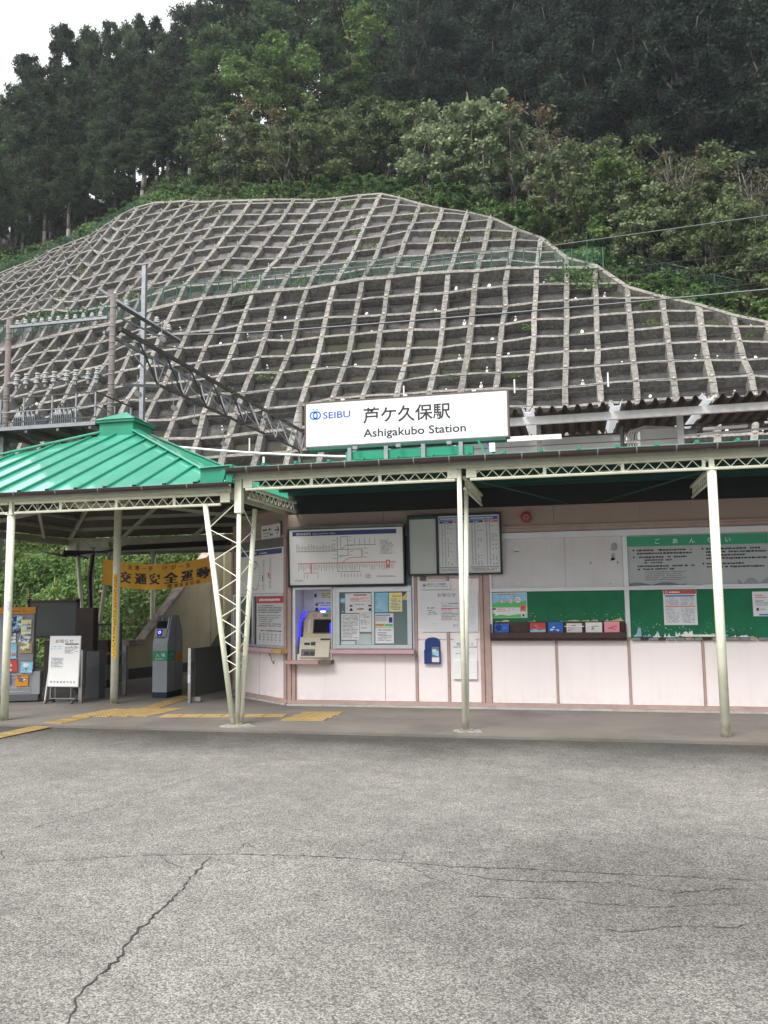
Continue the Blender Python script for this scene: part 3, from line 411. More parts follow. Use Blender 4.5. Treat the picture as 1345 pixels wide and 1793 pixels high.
TERRAIN = [[(-130.8,18.3,-0.2),(-130.8,20.5,1.9),(-130.8,22.6,3.4),(-130.8,25,3.6),(-130.8,56.5,3.6),(-130.8,50.1,-3.1),(-131,58.2,5.3),(-131.2,66.3,13.8),(-131.4,74.5,22.3),(-131.5,83,30.5),(-131.5,85,32.5),(-131.6,88,35.5),(-131.6,92,39.5),(-131.6,97,44.5),(-131.6,103,47),(-131.6,111,49.4),(-131.6,121,52.4),(-131.6,133,56),(-131.6,148,60.5),(-131.7,168,66.5),(-131.7,193,74)],
[(-118.8,18.3,-0.2),(-118.8,20.5,1.9),(-118.8,22.6,3.4),(-118.8,25,3.6),(-118.8,54.7,3.6),(-118.8,49.5,-1.9),(-119,57.2,6.4),(-119.2,65,14.7),(-119.4,72.7,23.1),(-119.5,80.9,31.1),(-119.5,82.9,33.1),(-119.6,85.9,36.1),(-119.6,89.9,40.1),(-119.6,94.9,45.1),(-119.6,100.9,47.6),(-119.6,108.9,50),(-119.6,118.9,53),(-119.6,130.9,56.6),(-119.6,145.9,61.1),(-119.7,165.9,67.1),(-119.7,190.9,74.6)],
[(-106.8,18.3,-0.2),(-106.8,20.5,1.9),(-106.8,22.6,3.4),(-106.8,25,3.6),(-106.8,53,3.6),(-106.8,48.9,-0.7),(-107,56.3,7.4),(-107.2,63.6,15.6),(-107.4,71,23.8),(-107.5,78.8,31.7),(-107.5,80.8,33.7),(-107.6,83.8,36.7),(-107.6,87.8,40.7),(-107.6,92.8,45.7),(-107.6,98.8,48.2),(-107.6,106.8,50.6),(-107.6,116.8,53.6),(-107.6,128.8,57.2),(-107.6,143.8,61.7),(-107.7,163.8,67.7),(-107.7,188.8,75.2)],
[(-94.8,18.3,-0.2),(-94.8,20.5,1.9),(-94.8,22.6,3.4),(-94.8,25,3.6),(-94.8,51.2,3.6),(-94.8,48.3,0.5),(-95,55.3,8.5),(-95.2,62.3,16.5),(-95.4,69.3,24.6),(-95.5,76.7,32.3),(-95.5,78.7,34.3),(-95.6,81.7,37.3),(-95.6,85.7,41.3),(-95.6,90.7,46.3),(-95.6,96.7,48.8),(-95.6,104.7,51.2),(-95.6,114.7,54.2),(-95.6,126.7,57.8),(-95.6,141.7,62.3),(-95.7,161.7,68.3),(-95.7,186.7,75.8)],
[(-82.8,18.3,-0.2),(-82.8,20.5,1.9),(-82.8,22.6,3.4),(-82.8,25,3.6),(-82.8,49.5,3.6),(-82.8,47.7,1.7),(-83,54.3,9.5),(-83.2,60.9,17.4),(-83.4,67.6,25.3),(-83.5,74.6,32.9),(-83.5,76.6,34.9),(-83.6,79.6,37.9),(-83.6,83.6,41.9),(-83.6,88.6,46.9),(-83.6,94.6,49.4),(-83.6,102.6,51.8),(-83.6,112.6,54.8),(-83.6,124.6,58.4),(-83.6,139.6,62.9),(-83.7,159.6,68.9),(-83.7,184.6,76.4)],
[(-70.8,18.3,-0.2),(-70.8,20.5,1.9),(-70.8,22.6,3.4),(-70.8,25,3.6),(-70.8,47.8,3.6),(-70.8,47.1,2.9),(-71,53.3,10.6),(-71.2,59.6,18.3),(-71.4,65.8,26.1),(-71.5,72.5,33.5),(-71.5,74.5,35.5),(-71.6,77.5,38.5),(-71.6,81.5,42.5),(-71.6,86.5,47.5),(-71.6,92.5,50),(-71.6,100.5,52.4),(-71.6,110.5,55.4),(-71.6,122.5,59),(-71.6,137.5,63.5),(-71.7,157.5,69.5),(-71.7,182.5,77)],
[(-62.8,18.3,-0.2),(-62.8,20.5,1.9),(-62.8,22.6,3.4),(-62.8,25,3.6),(-62.8,46.6,3.6),(-62.8,46.7,3.7),(-66.1,51.9,10.2),(-68.9,57.3,18),(-64.2,66.8,28.1),(-63.5,71.1,33.9),(-63.5,73.1,35.9),(-63.6,76.1,38.9),(-63.6,80.1,42.9),(-63.6,85.1,47.9),(-63.6,91.1,50.4),(-63.6,99.1,52.8),(-63.6,109.1,55.8),(-63.6,121.1,59.4),(-63.6,136.1,63.9),(-63.7,156.1,69.9),(-63.7,181.1,77.4)],
[(-60.7,18.3,-0.2),(-60.7,20.5,1.9),(-60.7,22.6,3.4),(-60.7,25,3.6),(-60.7,46.3,3.6),(-60.7,46.6,3.9),(-63.9,52,10.4),(-66.5,57.5,18.3),(-62.1,66.9,28.6),(-61.5,71.4,34.3),(-61.6,73.4,36.3),(-61.6,76.4,39.3),(-61.6,80.4,43.3),(-61.6,85.4,48.3),(-61.6,91.4,50.9),(-61.6,99.4,53.4),(-61.6,109.4,56.6),(-61.6,121.4,60.3),(-61.6,136.4,65.1),(-61.7,156.4,71.3),(-61.7,181.4,79.2)],
[(-58.6,18.3,-0.2),(-58.6,20.5,1.9),(-58.6,22.6,3.4),(-58.6,25,3.6),(-58.6,46,3.6),(-58.6,46.5,4.1),(-61.7,52,10.6),(-64.2,57.7,18.5),(-60.1,66.8,29),(-59.5,71.7,34.8),(-59.5,73.7,36.8),(-59.5,76.7,39.8),(-59.5,80.7,43.8),(-59.5,85.7,48.8),(-59.6,91.7,51.5),(-59.6,99.7,54.1),(-59.6,109.7,57.4),(-59.6,121.7,61.3),(-59.6,136.7,66.3),(-59.7,156.7,72.8),(-59.7,181.7,81)],
[(-56.5,18.3,-0.2),(-56.5,20.5,1.9),(-56.5,22.6,3.4),(-56.5,25,3.6),(-56.5,45.7,3.6),(-56.5,46.4,4.4),(-59.6,52,10.9),(-61.9,57.8,18.7),(-58,66.8,29.4),(-57.5,72,35.4),(-57.5,74,37.4),(-57.5,77,40.4),(-57.5,81,44.4),(-57.5,86,49.4),(-57.5,92,52.1),(-57.5,100,54.8),(-57.5,110,58.3),(-57.5,122,62.4),(-57.6,137,67.5),(-57.6,157,74.4),(-57.6,182,82.9)],
[(-54.5,18.3,-0.2),(-54.5,20.5,1.9),(-54.5,22.6,3.4),(-54.5,25,3.6),(-54.5,45.3,3.6),(-54.5,46.3,4.6),(-57.4,52,11.1),(-59.6,58,18.9),(-56,66.6,29.7),(-55.3,72.3,36.1),(-55.3,74.3,38.1),(-55.3,77.3,41.1),(-55.3,81.3,45.1),(-55.3,86.3,50.1),(-55.3,92.3,52.9),(-55.4,100.3,55.7),(-55.4,110.3,59.3),(-55.4,122.3,63.6),(-55.4,137.3,68.9),(-55.5,157.3,76.1),(-55.5,182.3,85)],
[(-52.5,18.3,-0.2),(-52.5,20.5,1.9),(-52.5,22.6,3.4),(-52.5,25,3.6),(-52.5,45,3.6),(-52.5,46.1,4.8),(-55.3,51.9,11.3),(-57.3,58,19.1),(-54,66.4,29.8),(-53.1,72.6,37),(-53.1,74.6,39),(-53.1,77.6,42),(-53.1,81.6,46),(-53.2,86.6,51),(-53.2,92.6,53.8),(-53.2,100.6,56.8),(-53.2,110.6,60.5),(-53.2,122.6,65),(-53.3,137.6,70.6),(-53.3,157.6,78),(-53.4,182.6,87.3)],
[(-50.5,18.3,-0.2),(-50.5,20.5,1.9),(-50.5,22.6,3.4),(-50.5,25,3.6),(-50.5,44.6,3.6),(-50.5,46,5.1),(-53.2,51.8,11.6),(-55,58.1,19.3),(-52.2,66,29.8),(-51.2,72.2,37.4),(-51.2,74.2,39.4),(-51.2,77.2,42.4),(-51.2,81.2,46.4),(-51.2,86.2,51.4),(-51.2,92.2,54.3),(-51.3,100.2,57.4),(-51.3,110.2,61.3),(-51.3,122.2,65.9),(-51.3,137.2,71.7),(-51.4,157.2,79.4),(-51.4,182.2,89)],
[(-48.6,18.3,-0.2),(-48.6,20.5,1.9),(-48.6,22.6,3.4),(-48.6,25,3.6),(-48.6,44.1,3.6),(-48.6,45.7,5.3),(-51.2,51.7,11.8),(-52.7,58,19.5),(-50.3,65.5,29.7),(-49.3,71.5,37.4),(-49.3,73.5,39.4),(-49.3,76.5,42.4),(-49.4,80.5,46.4),(-49.4,85.5,51.4),(-49.4,91.5,54.4),(-49.4,99.5,57.6),(-49.4,109.5,61.6),(-49.5,121.5,66.4),(-49.5,136.5,72.4),(-49.6,156.5,80.4),(-49.6,181.5,90.4)],
[(-46.6,18.3,-0.2),(-46.6,20.5,1.9),(-46.6,22.6,3.4),(-46.6,25,3.6),(-46.6,43.7,3.6),(-46.6,45.5,5.5),(-49.2,51.5,12),(-50.5,57.9,19.6),(-48.4,64.9,29.6),(-47.5,70.8,37.4),(-47.5,72.8,39.4),(-47.5,75.8,42.4),(-47.5,79.8,46.4),(-47.5,84.8,51.4),(-47.5,90.8,54.6),(-47.5,98.8,58.3),(-47.6,108.8,62.9),(-47.6,120.8,68.4),(-47.6,135.8,75.3),(-47.7,155.8,84.4),(-47.8,180.8,95.9)],
[(-44.8,18.3,-0.2),(-44.8,20.5,1.9),(-44.8,22.6,3.4),(-44.8,25,3.6),(-44.8,43.2,3.6),(-44.8,45.2,5.7),(-47.2,51.3,12.3),(-48.3,57.8,19.9),(-46.5,64.4,29.6),(-45.6,70.2,37.5),(-45.6,72.2,39.5),(-45.6,75.2,42.5),(-45.6,79.2,46.5),(-45.6,84.2,51.5),(-45.6,90.2,55.1),(-45.7,98.2,59.2),(-45.7,108.2,64.4),(-45.7,120.2,70.6),(-45.8,135.2,78.3),(-45.8,155.2,88.7),(-45.9,180.2,101.6)],
[(-42.9,18.3,-0.2),(-42.9,20.5,1.9),(-42.9,22.6,3.4),(-42.9,25,3.6),(-42.9,42.7,3.6),(-42.9,45,6),(-45.3,51.1,12.6),(-46.1,57.6,20.2),(-44.6,63.9,29.8),(-43.7,69.6,37.8),(-43.7,71.6,39.8),(-43.8,74.6,42.8),(-43.8,78.6,46.8),(-43.8,83.6,51.8),(-43.8,89.6,55.7),(-43.8,97.6,60.3),(-43.9,107.6,66),(-43.9,119.6,72.9),(-44,134.6,81.6),(-44,154.6,93.1),(-44.1,179.6,107.4)],
[(-41,18.3,-0.2),(-41,20.5,1.9),(-41,22.6,3.4),(-41,25,3.6),(-41,42.2,3.6),(-41,44.7,6.2),(-43.5,51.2,13.2),(-44,57.9,21.2),(-42.6,64.1,31.1),(-42,70.1,39.1),(-42.1,72.1,41.1),(-42.1,75.1,44.1),(-42.1,79.1,48),(-42.1,84.1,53),(-42.1,90.1,57.2),(-42.1,98.1,62.2),(-42.2,108.1,68.6),(-42.2,120.1,76.2),(-42.3,135.1,85.7),(-42.4,155.1,98.3),(-42.4,180.1,114.2)],
[(-39.1,18.3,-0.2),(-39.1,20.5,1.9),(-39.1,22.6,3.4),(-39.1,25,3.6),(-39.1,41.7,3.6),(-39.1,44.3,6.3),(-41.6,50.9,13.6),(-42,57.7,21.8),(-41.1,63.7,30.7),(-40.1,69.8,39.6),(-40.1,71.8,41.5),(-40.1,74.8,44.5),(-40.1,78.8,48.4),(-40.1,83.8,53.4),(-40.1,89.8,57.8),(-40.2,97.8,63.4),(-40.2,107.8,70.3),(-40.2,119.8,78.6),(-40.3,134.8,88.9),(-40.4,154.8,102.8),(-40.4,179.8,120.1)],
[(-37.3,18.3,-0.2),(-37.3,20.5,1.9),(-37.3,22.6,3.4),(-37.3,25,3.6),(-37.3,41.2,3.6),(-37.3,43.9,6.5),(-39.7,50.4,13.7),(-40,57.2,21.8),(-39.2,63,30.5),(-38.1,69.1,39.3),(-38.1,71.1,41.2),(-38.1,74.1,44.2),(-38.1,78.1,48.1),(-38.2,83.1,53),(-38.2,89.1,57.7),(-38.2,97.1,63.7),(-38.2,107.1,71.2),(-38.3,119.1,80.2),(-38.3,134.1,91.5),(-38.4,154.1,106.5),(-38.5,179.1,125.2)],
[(-35.4,18.3,-0.2),(-35.4,20.5,1.9),(-35.4,22.6,3.4),(-35.4,25,3.6),(-35.4,40.7,3.6),(-35.4,43.5,6.6),(-37.7,49.9,13.7),(-38.1,56.6,21.6),(-37.3,62.5,30.4),(-36.2,68.6,39),(-36.2,70.6,41),(-36.2,73.6,43.9),(-36.2,77.6,47.8),(-36.2,82.6,52.7),(-36.2,88.6,57.5),(-36.2,96.6,63.6),(-36.3,106.6,71.3),(-36.3,118.6,80.6),(-36.3,133.6,92.1),(-36.4,153.6,107.5),(-36.5,178.6,126.8)],
[(-33.6,18.3,-0.2),(-33.6,20.5,1.9),(-33.6,22.6,3.4),(-33.6,25,3.6),(-33.6,40.2,3.6),(-33.6,43.2,6.8),(-35.7,49.4,13.8),(-36.2,56,21.3),(-35.4,61.9,30.1),(-34.3,68,38.4),(-34.3,70,40.4),(-34.3,73,43.3),(-34.3,77,47.2),(-34.3,82,52),(-34.3,88,56.9),(-34.3,96,63.2),(-34.3,106,71.1),(-34.4,118,80.6),(-34.4,133,92.5),(-34.4,153,108.3),(-34.5,178,128)],
[(-31.8,18.3,-0.2),(-31.8,20.5,1.9),(-31.8,22.6,3.4),(-31.8,25,3.6),(-31.8,39.8,3.6),(-31.8,42.8,6.9),(-33.8,48.8,13.7),(-34.4,55,20.7),(-33.5,61,29.4),(-32.4,67,37.6),(-32.4,69,39.5),(-32.4,72,42.4),(-32.4,76,46.2),(-32.4,81,51),(-32.4,87,56.1),(-32.4,95,62.5),(-32.4,105,70.6),(-32.4,117,80.4),(-32.4,132,92.5),(-32.5,152,108.7),(-32.5,177,129)],
[(-29.9,18.3,-0.2),(-29.9,20.5,1.9),(-29.9,22.6,3.4),(-29.9,25,3.6),(-29.9,39.4,3.6),(-29.9,42.5,6.9),(-31.8,48.4,13.8),(-32.4,54.4,20.7),(-31.6,60.5,29.1),(-30.4,66.3,37.2),(-30.4,68.3,39.1),(-30.4,71.3,42),(-30.4,75.3,45.8),(-30.4,80.3,50.6),(-30.4,86.3,55.7),(-30.4,94.3,62.3),(-30.4,104.3,70.6),(-30.4,116.3,80.6),(-30.4,131.3,93.1),(-30.4,151.3,109.7),(-30.4,176.3,130.4)],
[(-28.1,18.3,-0.2),(-28.1,20.5,1.9),(-28.1,22.6,3.4),(-28.1,25,3.6),(-28.1,39.1,3.6),(-28.1,42.3,7),(-29.8,48,13.8),(-30.4,53.9,20.7),(-29.8,59.8,28.7),(-28.6,65.6,36.7),(-28.6,67.6,38.6),(-28.6,70.6,41.4),(-28.5,74.6,45.2),(-28.5,79.6,50),(-28.5,85.6,55.2),(-28.5,93.6,62),(-28.5,103.6,70.5),(-28.5,115.6,80.7),(-28.5,130.6,93.4),(-28.5,150.6,110.4),(-28.5,175.6,131.7)],
[(-26.3,18.3,-0.2),(-26.3,20.5,1.9),(-26.3,22.6,3.4),(-26.3,25,3.6),(-26.3,38.9,3.6),(-26.3,42.1,7),(-27.9,47.7,13.8),(-28.4,53.7,20.9),(-27.8,59.6,28.7),(-26.7,65.5,36.4),(-26.7,67.5,38.2),(-26.7,70.5,41.1),(-26.7,74.5,44.8),(-26.7,79.5,49.5),(-26.6,85.5,54.7),(-26.6,93.5,61.5),(-26.6,103.5,70),(-26.6,115.5,80.2),(-26.6,130.5,93),(-26.5,150.5,110),(-26.5,175.5,131.2)],
[(-24.5,18.3,-0.2),(-24.5,20.5,1.9),(-24.5,22.6,3.4),(-24.5,25,3.6),(-24.5,38.7,3.6),(-24.5,41.9,7),(-25.9,47.6,13.7),(-26.3,53.7,21),(-25.7,59.7,28.7),(-24.8,65.6,36.2),(-24.8,67.6,38.1),(-24.8,70.6,40.9),(-24.8,74.6,44.6),(-24.8,79.6,49.3),(-24.7,85.6,54.5),(-24.7,93.6,61.3),(-24.7,103.6,69.8),(-24.7,115.6,80),(-24.6,130.6,92.7),(-24.6,150.6,109.7),(-24.5,175.6,131)],
[(-22.7,18.3,-0.2),(-22.7,20.5,1.9),(-22.7,22.6,3.4),(-22.7,25,3.6),(-22.7,38.6,3.6),(-22.7,41.8,7),(-23.9,47.6,13.6),(-24.3,53.6,21.1),(-23.7,59.9,28.5),(-22.9,65.8,36.1),(-22.9,67.8,37.9),(-22.8,70.8,40.7),(-22.8,74.8,44.4),(-22.8,79.8,49),(-22.8,85.8,54.2),(-22.8,93.8,61),(-22.8,103.8,69.5),(-22.7,115.8,79.7),(-22.7,130.8,92.5),(-22.6,150.8,109.5),(-22.6,175.8,130.7)],
[(-20.8,18.3,-0.2),(-20.8,20.5,1.9),(-20.8,22.6,3.4),(-20.8,25,3.6),(-20.8,38.6,3.6),(-20.8,41.8,6.9),(-21.9,47.6,13.7),(-22.2,53.7,21.1),(-21.8,60.1,28.4),(-21,66.1,36),(-21,68.1,37.8),(-21,71.1,40.6),(-20.9,75.1,44.2),(-20.9,80.1,48.8),(-20.9,86.1,54),(-20.9,94.1,60.8),(-20.9,104.1,69.3),(-20.8,116.1,79.5),(-20.8,131.1,92.2),(-20.8,151.1,109.2),(-20.7,176.1,130.5)],
[(-18.9,18.3,-0.2),(-18.9,20.5,1.9),(-18.9,22.6,3.4),(-18.9,25,3.6),(-18.9,38.6,3.6),(-18.9,41.8,6.9),(-19.9,47.7,13.8),(-20.2,53.8,21.3),(-19.7,60.3,28.5),(-19,66.5,36.1),(-19,68.5,37.9),(-19,71.5,40.6),(-19,75.5,44.3),(-18.9,80.5,48.8),(-18.9,86.5,54),(-18.9,94.5,60.8),(-18.9,104.5,69.3),(-18.9,116.5,79.5),(-18.8,131.5,92.2),(-18.8,151.5,109.2),(-18.7,176.5,130.5)],
[(-17.1,18.3,-0.2),(-17.1,20.5,1.9),(-17.1,22.6,3.4),(-17.1,25,3.6),(-17.1,38.6,3.6),(-17.1,41.8,6.9),(-17.9,47.8,13.9),(-18.2,53.9,21.3),(-17.8,60.4,28.6),(-17.1,66.6,36.1),(-17.1,68.6,37.9),(-17.1,71.6,40.6),(-17.1,75.6,44.2),(-17,80.6,48.7),(-17,86.6,53.9),(-17,94.6,60.7),(-17,104.6,69.2),(-17,116.6,79.4),(-16.9,131.6,92.1),(-16.9,151.6,109.1),(-16.8,176.6,130.4)],
[(-15.2,18.3,-0.2),(-15.2,20.5,1.9),(-15.2,22.6,3.4),(-15.2,25,3.6),(-15.2,38.6,3.6),(-15.2,41.8,7),(-15.8,48.1,14),(-16.1,54.2,21.5),(-15.8,60.6,28.7),(-15.3,66.9,36.2),(-15.3,68.9,38),(-15.3,71.9,40.7),(-15.3,75.9,44.3),(-15.3,80.9,48.7),(-15.3,86.9,53.9),(-15.2,94.9,60.7),(-15.2,104.9,69.2),(-15.2,116.9,79.4),(-15.2,131.9,92.1),(-15.1,151.9,109.1),(-15.1,176.9,130.4)],
[(-13.3,18.3,-0.2),(-13.3,20.5,1.9),(-13.3,22.6,3.4),(-13.3,25,3.6),(-13.3,38.5,3.6),(-13.3,41.8,7.2),(-13.8,48.1,14),(-14.1,54.2,21.3),(-13.8,60.3,28.4),(-13.6,66.7,35.6),(-13.6,68.7,37.3),(-13.5,71.7,40),(-13.5,75.7,43.5),(-13.5,80.7,47.9),(-13.5,86.7,53.1),(-13.5,94.7,59.9),(-13.5,104.7,68.4),(-13.4,116.7,78.6),(-13.4,131.7,91.3),(-13.4,151.7,108.3),(-13.3,176.7,129.6)],
[(-11.4,18.3,-0.2),(-11.4,20.5,1.9),(-11.4,22.6,3.4),(-11.4,25,3.6),(-11.4,38.3,3.6),(-11.4,41.9,7.4),(-11.9,47.9,13.8),(-12.1,53.8,20.6),(-11.9,59.5,27.5),(-11.6,65.6,34.3),(-11.6,67.6,36),(-11.6,70.6,38.7),(-11.6,74.6,42.2),(-11.6,79.6,46.5),(-11.6,85.6,51.7),(-11.5,93.6,58.5),(-11.5,103.6,67),(-11.5,115.6,77.2),(-11.4,130.6,89.9),(-11.4,150.6,106.9),(-11.3,175.6,128.2)],
[(-9.5,18.3,-0.2),(-9.5,20.5,1.9),(-9.5,22.6,3.4),(-9.5,25,3.6),(-9.5,38.2,3.6),(-9.5,41.9,7.6),(-9.9,47.7,13.5),(-10.1,53.5,19.9),(-9.9,58.9,26.5),(-9.6,64.7,33.1),(-9.6,66.7,34.9),(-9.6,69.7,37.5),(-9.6,73.7,40.9),(-9.6,78.7,45.3),(-9.6,84.7,50.4),(-9.5,92.7,57.2),(-9.5,102.7,65.7),(-9.5,114.7,75.9),(-9.4,129.7,88.6),(-9.3,149.7,105.6),(-9.2,174.7,126.9)],
[(-7.7,18.3,-0.2),(-7.7,20.5,1.9),(-7.7,22.6,3.4),(-7.7,25,3.6),(-7.7,38.1,3.6),(-7.7,42,7.7),(-8,47.7,13.6),(-8,53.5,19.7),(-7.9,58.8,26.2),(-7.6,64.7,32.5),(-7.6,66.7,34.2),(-7.6,69.7,36.8),(-7.6,73.7,40.2),(-7.5,78.7,44.5),(-7.5,84.7,49.6),(-7.5,92.7,56.4),(-7.4,102.7,64.9),(-7.4,114.7,75.1),(-7.3,129.7,87.9),(-7.2,149.7,104.9),(-7.1,174.7,126.1)],
[(-5.9,18.3,-0.2),(-5.9,20.5,1.9),(-5.9,22.6,3.4),(-5.9,25,3.6),(-5.9,38.1,3.6),(-5.9,42.1,7.8),(-6.1,47.5,13.3),(-6.1,53.1,19),(-5.9,58,25.3),(-5.6,63.5,31.3),(-5.6,65.5,33),(-5.6,68.5,35.6),(-5.5,72.5,39),(-5.5,77.5,43.2),(-5.5,83.5,48.3),(-5.4,91.5,55.1),(-5.4,101.5,63.6),(-5.3,113.5,73.8),(-5.3,128.5,86.6),(-5.1,148.5,103.6),(-5,173.5,124.8)],
[(-4,18.3,-0.2),(-4,20.5,1.9),(-4,22.6,3.4),(-4,25,3.6),(-4,38.2,3.6),(-4,42.2,7.8),(-4.2,47.3,12.9),(-4.1,52.6,18.1),(-3.9,57.1,24.3),(-3.7,62.4,29.7),(-3.7,64.4,31.4),(-3.7,67.4,34),(-3.6,71.4,37.4),(-3.6,76.4,41.6),(-3.6,82.4,46.7),(-3.5,90.4,53.5),(-3.4,100.4,62),(-3.4,112.4,72.2),(-3.3,127.4,85),(-3.1,147.4,102),(-3,172.4,123.2)],
[(-2.2,18.3,-0.2),(-2.2,20.5,1.9),(-2.2,22.6,3.4),(-2.2,25,3.6),(-2.2,38.3,3.6),(-2.2,42.3,7.9),(-2.2,47.1,12.4),(-2.1,52,17.4),(-1.9,56.3,23.1),(-1.7,61.2,28.2),(-1.7,63.2,29.9),(-1.6,66.2,32.5),(-1.6,70.2,35.9),(-1.6,75.2,40.1),(-1.5,81.2,45.2),(-1.4,89.2,52),(-1.4,99.2,60.5),(-1.3,111.2,70.7),(-1.1,126.2,83.5),(-1,146.2,100.5),(-0.8,171.2,121.7)],
[(-0.4,18.3,-0.2),(-0.4,20.5,1.9),(-0.4,22.6,3.4),(-0.4,25,3.6),(-0.4,38.4,3.6),(-0.4,42.4,7.9),(-0.3,46.6,11.7),(-0.1,50.8,16),(0,54.7,20.6),(0.1,58.6,25.4),(0.1,60.6,27.1),(0.2,63.6,29.6),(0.2,67.6,33),(0.3,72.6,37.3),(0.3,78.6,42.4),(0.4,86.6,49.2),(0.5,96.6,57.7),(0.6,108.6,67.9),(0.7,123.6,80.6),(0.9,143.6,97.6),(1.1,168.6,118.9)],
[(1.4,18.3,-0.2),(1.4,20.5,1.9),(1.4,22.6,3.4),(1.4,25,3.6),(1.4,38.5,3.6),(1.4,42.5,7.9),(1.6,46.4,11.4),(1.7,50.3,15.3),(1.8,53.9,19.5),(2,57.4,24),(2,59.4,25.7),(2,62.4,28.3),(2.1,66.4,31.7),(2.1,71.4,35.9),(2.2,77.4,41),(2.3,85.4,47.8),(2.4,95.4,56.3),(2.5,107.4,66.5),(2.6,122.4,79.3),(2.8,142.4,96.3),(3,167.4,117.5)],
[(3.2,18.3,-0.2),(3.2,20.5,1.9),(3.2,22.6,3.4),(3.2,25,3.6),(3.2,38.6,3.6),(3.2,42.6,7.9),(3.6,45.9,10.8),(3.7,49.2,14.3),(3.8,52.5,17.7),(3.9,55.5,21.7),(4,57.5,23.4),(4,60.5,25.9),(4,64.5,29.3),(4.1,69.5,33.6),(4.1,75.5,38.7),(4.2,83.5,45.5),(4.3,93.5,54),(4.4,105.5,64.2),(4.6,120.5,76.9),(4.8,140.5,93.9),(5,165.5,115.2)],
[(5,18.3,-0.2),(5,20.5,1.9),(5,22.6,3.4),(5,25,3.6),(5,38.6,3.6),(5,42.7,7.9),(5.5,45.8,10.6),(5.7,48.8,13.8),(5.8,51.9,17),(6,54.7,20.5),(6,56.7,22.2),(6.1,59.7,24.7),(6.1,63.7,28.1),(6.2,68.7,32.4),(6.2,74.7,37.5),(6.3,82.7,44.3),(6.4,92.7,52.8),(6.5,104.7,63),(6.7,119.7,75.7),(6.9,139.7,92.7),(7.1,164.7,114)],
[(6.8,18.3,-0.2),(6.8,20.5,1.9),(6.8,22.6,3.4),(6.8,25,3.6),(6.8,38.6,3.6),(6.8,42.7,7.9),(7.4,45.6,10.4),(7.7,48.4,13.3),(7.8,51.3,16.2),(8.1,54,19.5),(8.1,56,21.2),(8.1,59,23.7),(8.1,63,27.1),(8.2,68,31.4),(8.3,74,36.5),(8.3,82,43.3),(8.4,92,51.8),(8.5,104,62),(8.7,119,74.7),(8.9,139,91.7),(9.1,164,113)],
[(8.4,18.3,-0.2),(8.4,20.5,1.9),(8.4,22.6,3.4),(8.4,25,3.6),(8.4,38.6,3.6),(8.4,42.7,7.9),(9.2,45.3,10.1),(9.6,48,12.7),(9.7,50.7,15.4),(9.9,53.2,18.4),(9.9,55.2,20.1),(10,58.2,22.6),(10,62.2,26),(10.1,67.2,30.3),(10.1,73.2,35.4),(10.2,81.2,42.2),(10.3,91.2,50.7),(10.4,103.2,60.9),(10.5,118.2,73.6),(10.7,138.2,90.6),(11,163.2,111.9)],
[(10,18.3,-0.2),(10,20.5,1.9),(10,22.6,3.4),(10,25,3.6),(10,38.5,3.6),(10,42.6,7.9),(10.8,45.2,10),(11.3,47.7,12.3),(11.5,50.4,14.8),(11.7,52.8,17.6),(11.8,54.8,19.3),(11.8,57.8,21.9),(11.8,61.8,25.3),(11.9,66.8,29.5),(11.9,72.8,34.6),(12,80.8,41.4),(12.1,90.8,49.9),(12.2,102.8,60.1),(12.4,117.8,72.9),(12.5,137.8,89.9),(12.8,162.8,111.1)],
[(11.5,18.3,-0.2),(11.5,20.5,1.9),(11.5,22.6,3.4),(11.5,25,3.6),(11.5,38.5,3.6),(11.5,42.6,7.9),(12.2,44.9,9.7),(12.8,47.2,11.7),(13.2,49.5,13.9),(13.5,51.7,16.4),(13.5,53.7,18.1),(13.5,56.7,20.6),(13.6,60.7,24),(13.6,65.7,28.3),(13.7,71.7,33.4),(13.7,79.7,40.2),(13.8,89.7,48.7),(13.9,101.7,58.9),(14.1,116.7,71.6),(14.2,136.7,88.6),(14.5,161.7,109.9)],
[(15.2,18.3,-0.2),(15.2,20.5,1.9),(15.2,22.6,3.4),(15.2,25,3.6),(15.2,38.2,3.6),(15.2,42,7.5),(15.7,43.9,9.5),(16.2,45.9,11.5),(16.7,47.9,13.6),(17.2,50.2,15.3),(17.2,52.2,17),(17.2,55.2,19.5),(17.3,59.2,22.9),(17.3,64.2,27.2),(17.4,70.2,32.3),(17.4,78.2,39.1),(17.5,88.2,47.6),(17.6,100.2,57.8),(17.8,115.2,70.5),(17.9,135.2,87.5),(18.2,160.2,108.8)],
[(22.6,18.3,-0.2),(22.6,20.5,1.9),(22.6,22.6,3.4),(22.6,25,3.6),(22.6,37.8,3.6),(22.6,40.8,6.7),(23.1,42.3,8.4),(23.6,43.8,10),(24.1,45.3,11.7),(24.6,47.2,13.1),(24.6,49.2,14.8),(24.6,52.2,17.3),(24.7,56.2,20.7),(24.7,61.2,25),(24.8,67.2,30.1),(24.8,75.2,36.9),(24.9,85.2,45.4),(25,97.2,55.6),(25.2,112.2,68.3),(25.3,132.2,85.3),(25.6,157.2,106.6)],
[(30,18.3,-0.2),(30,20.5,1.9),(30,22.6,3.4),(30,25,3.6),(30,37.4,3.6),(30,39.6,5.9),(30.5,40.6,7.2),(31,41.7,8.5),(31.5,42.8,9.9),(32,44.2,10.9),(32,46.2,12.6),(32,49.2,15.1),(32.1,53.2,18.5),(32.1,58.2,22.8),(32.2,64.2,27.9),(32.2,72.2,34.7),(32.3,82.2,43.2),(32.4,94.2,53.4),(32.6,109.2,66.1),(32.7,129.2,83.1),(33,154.2,104.4)],
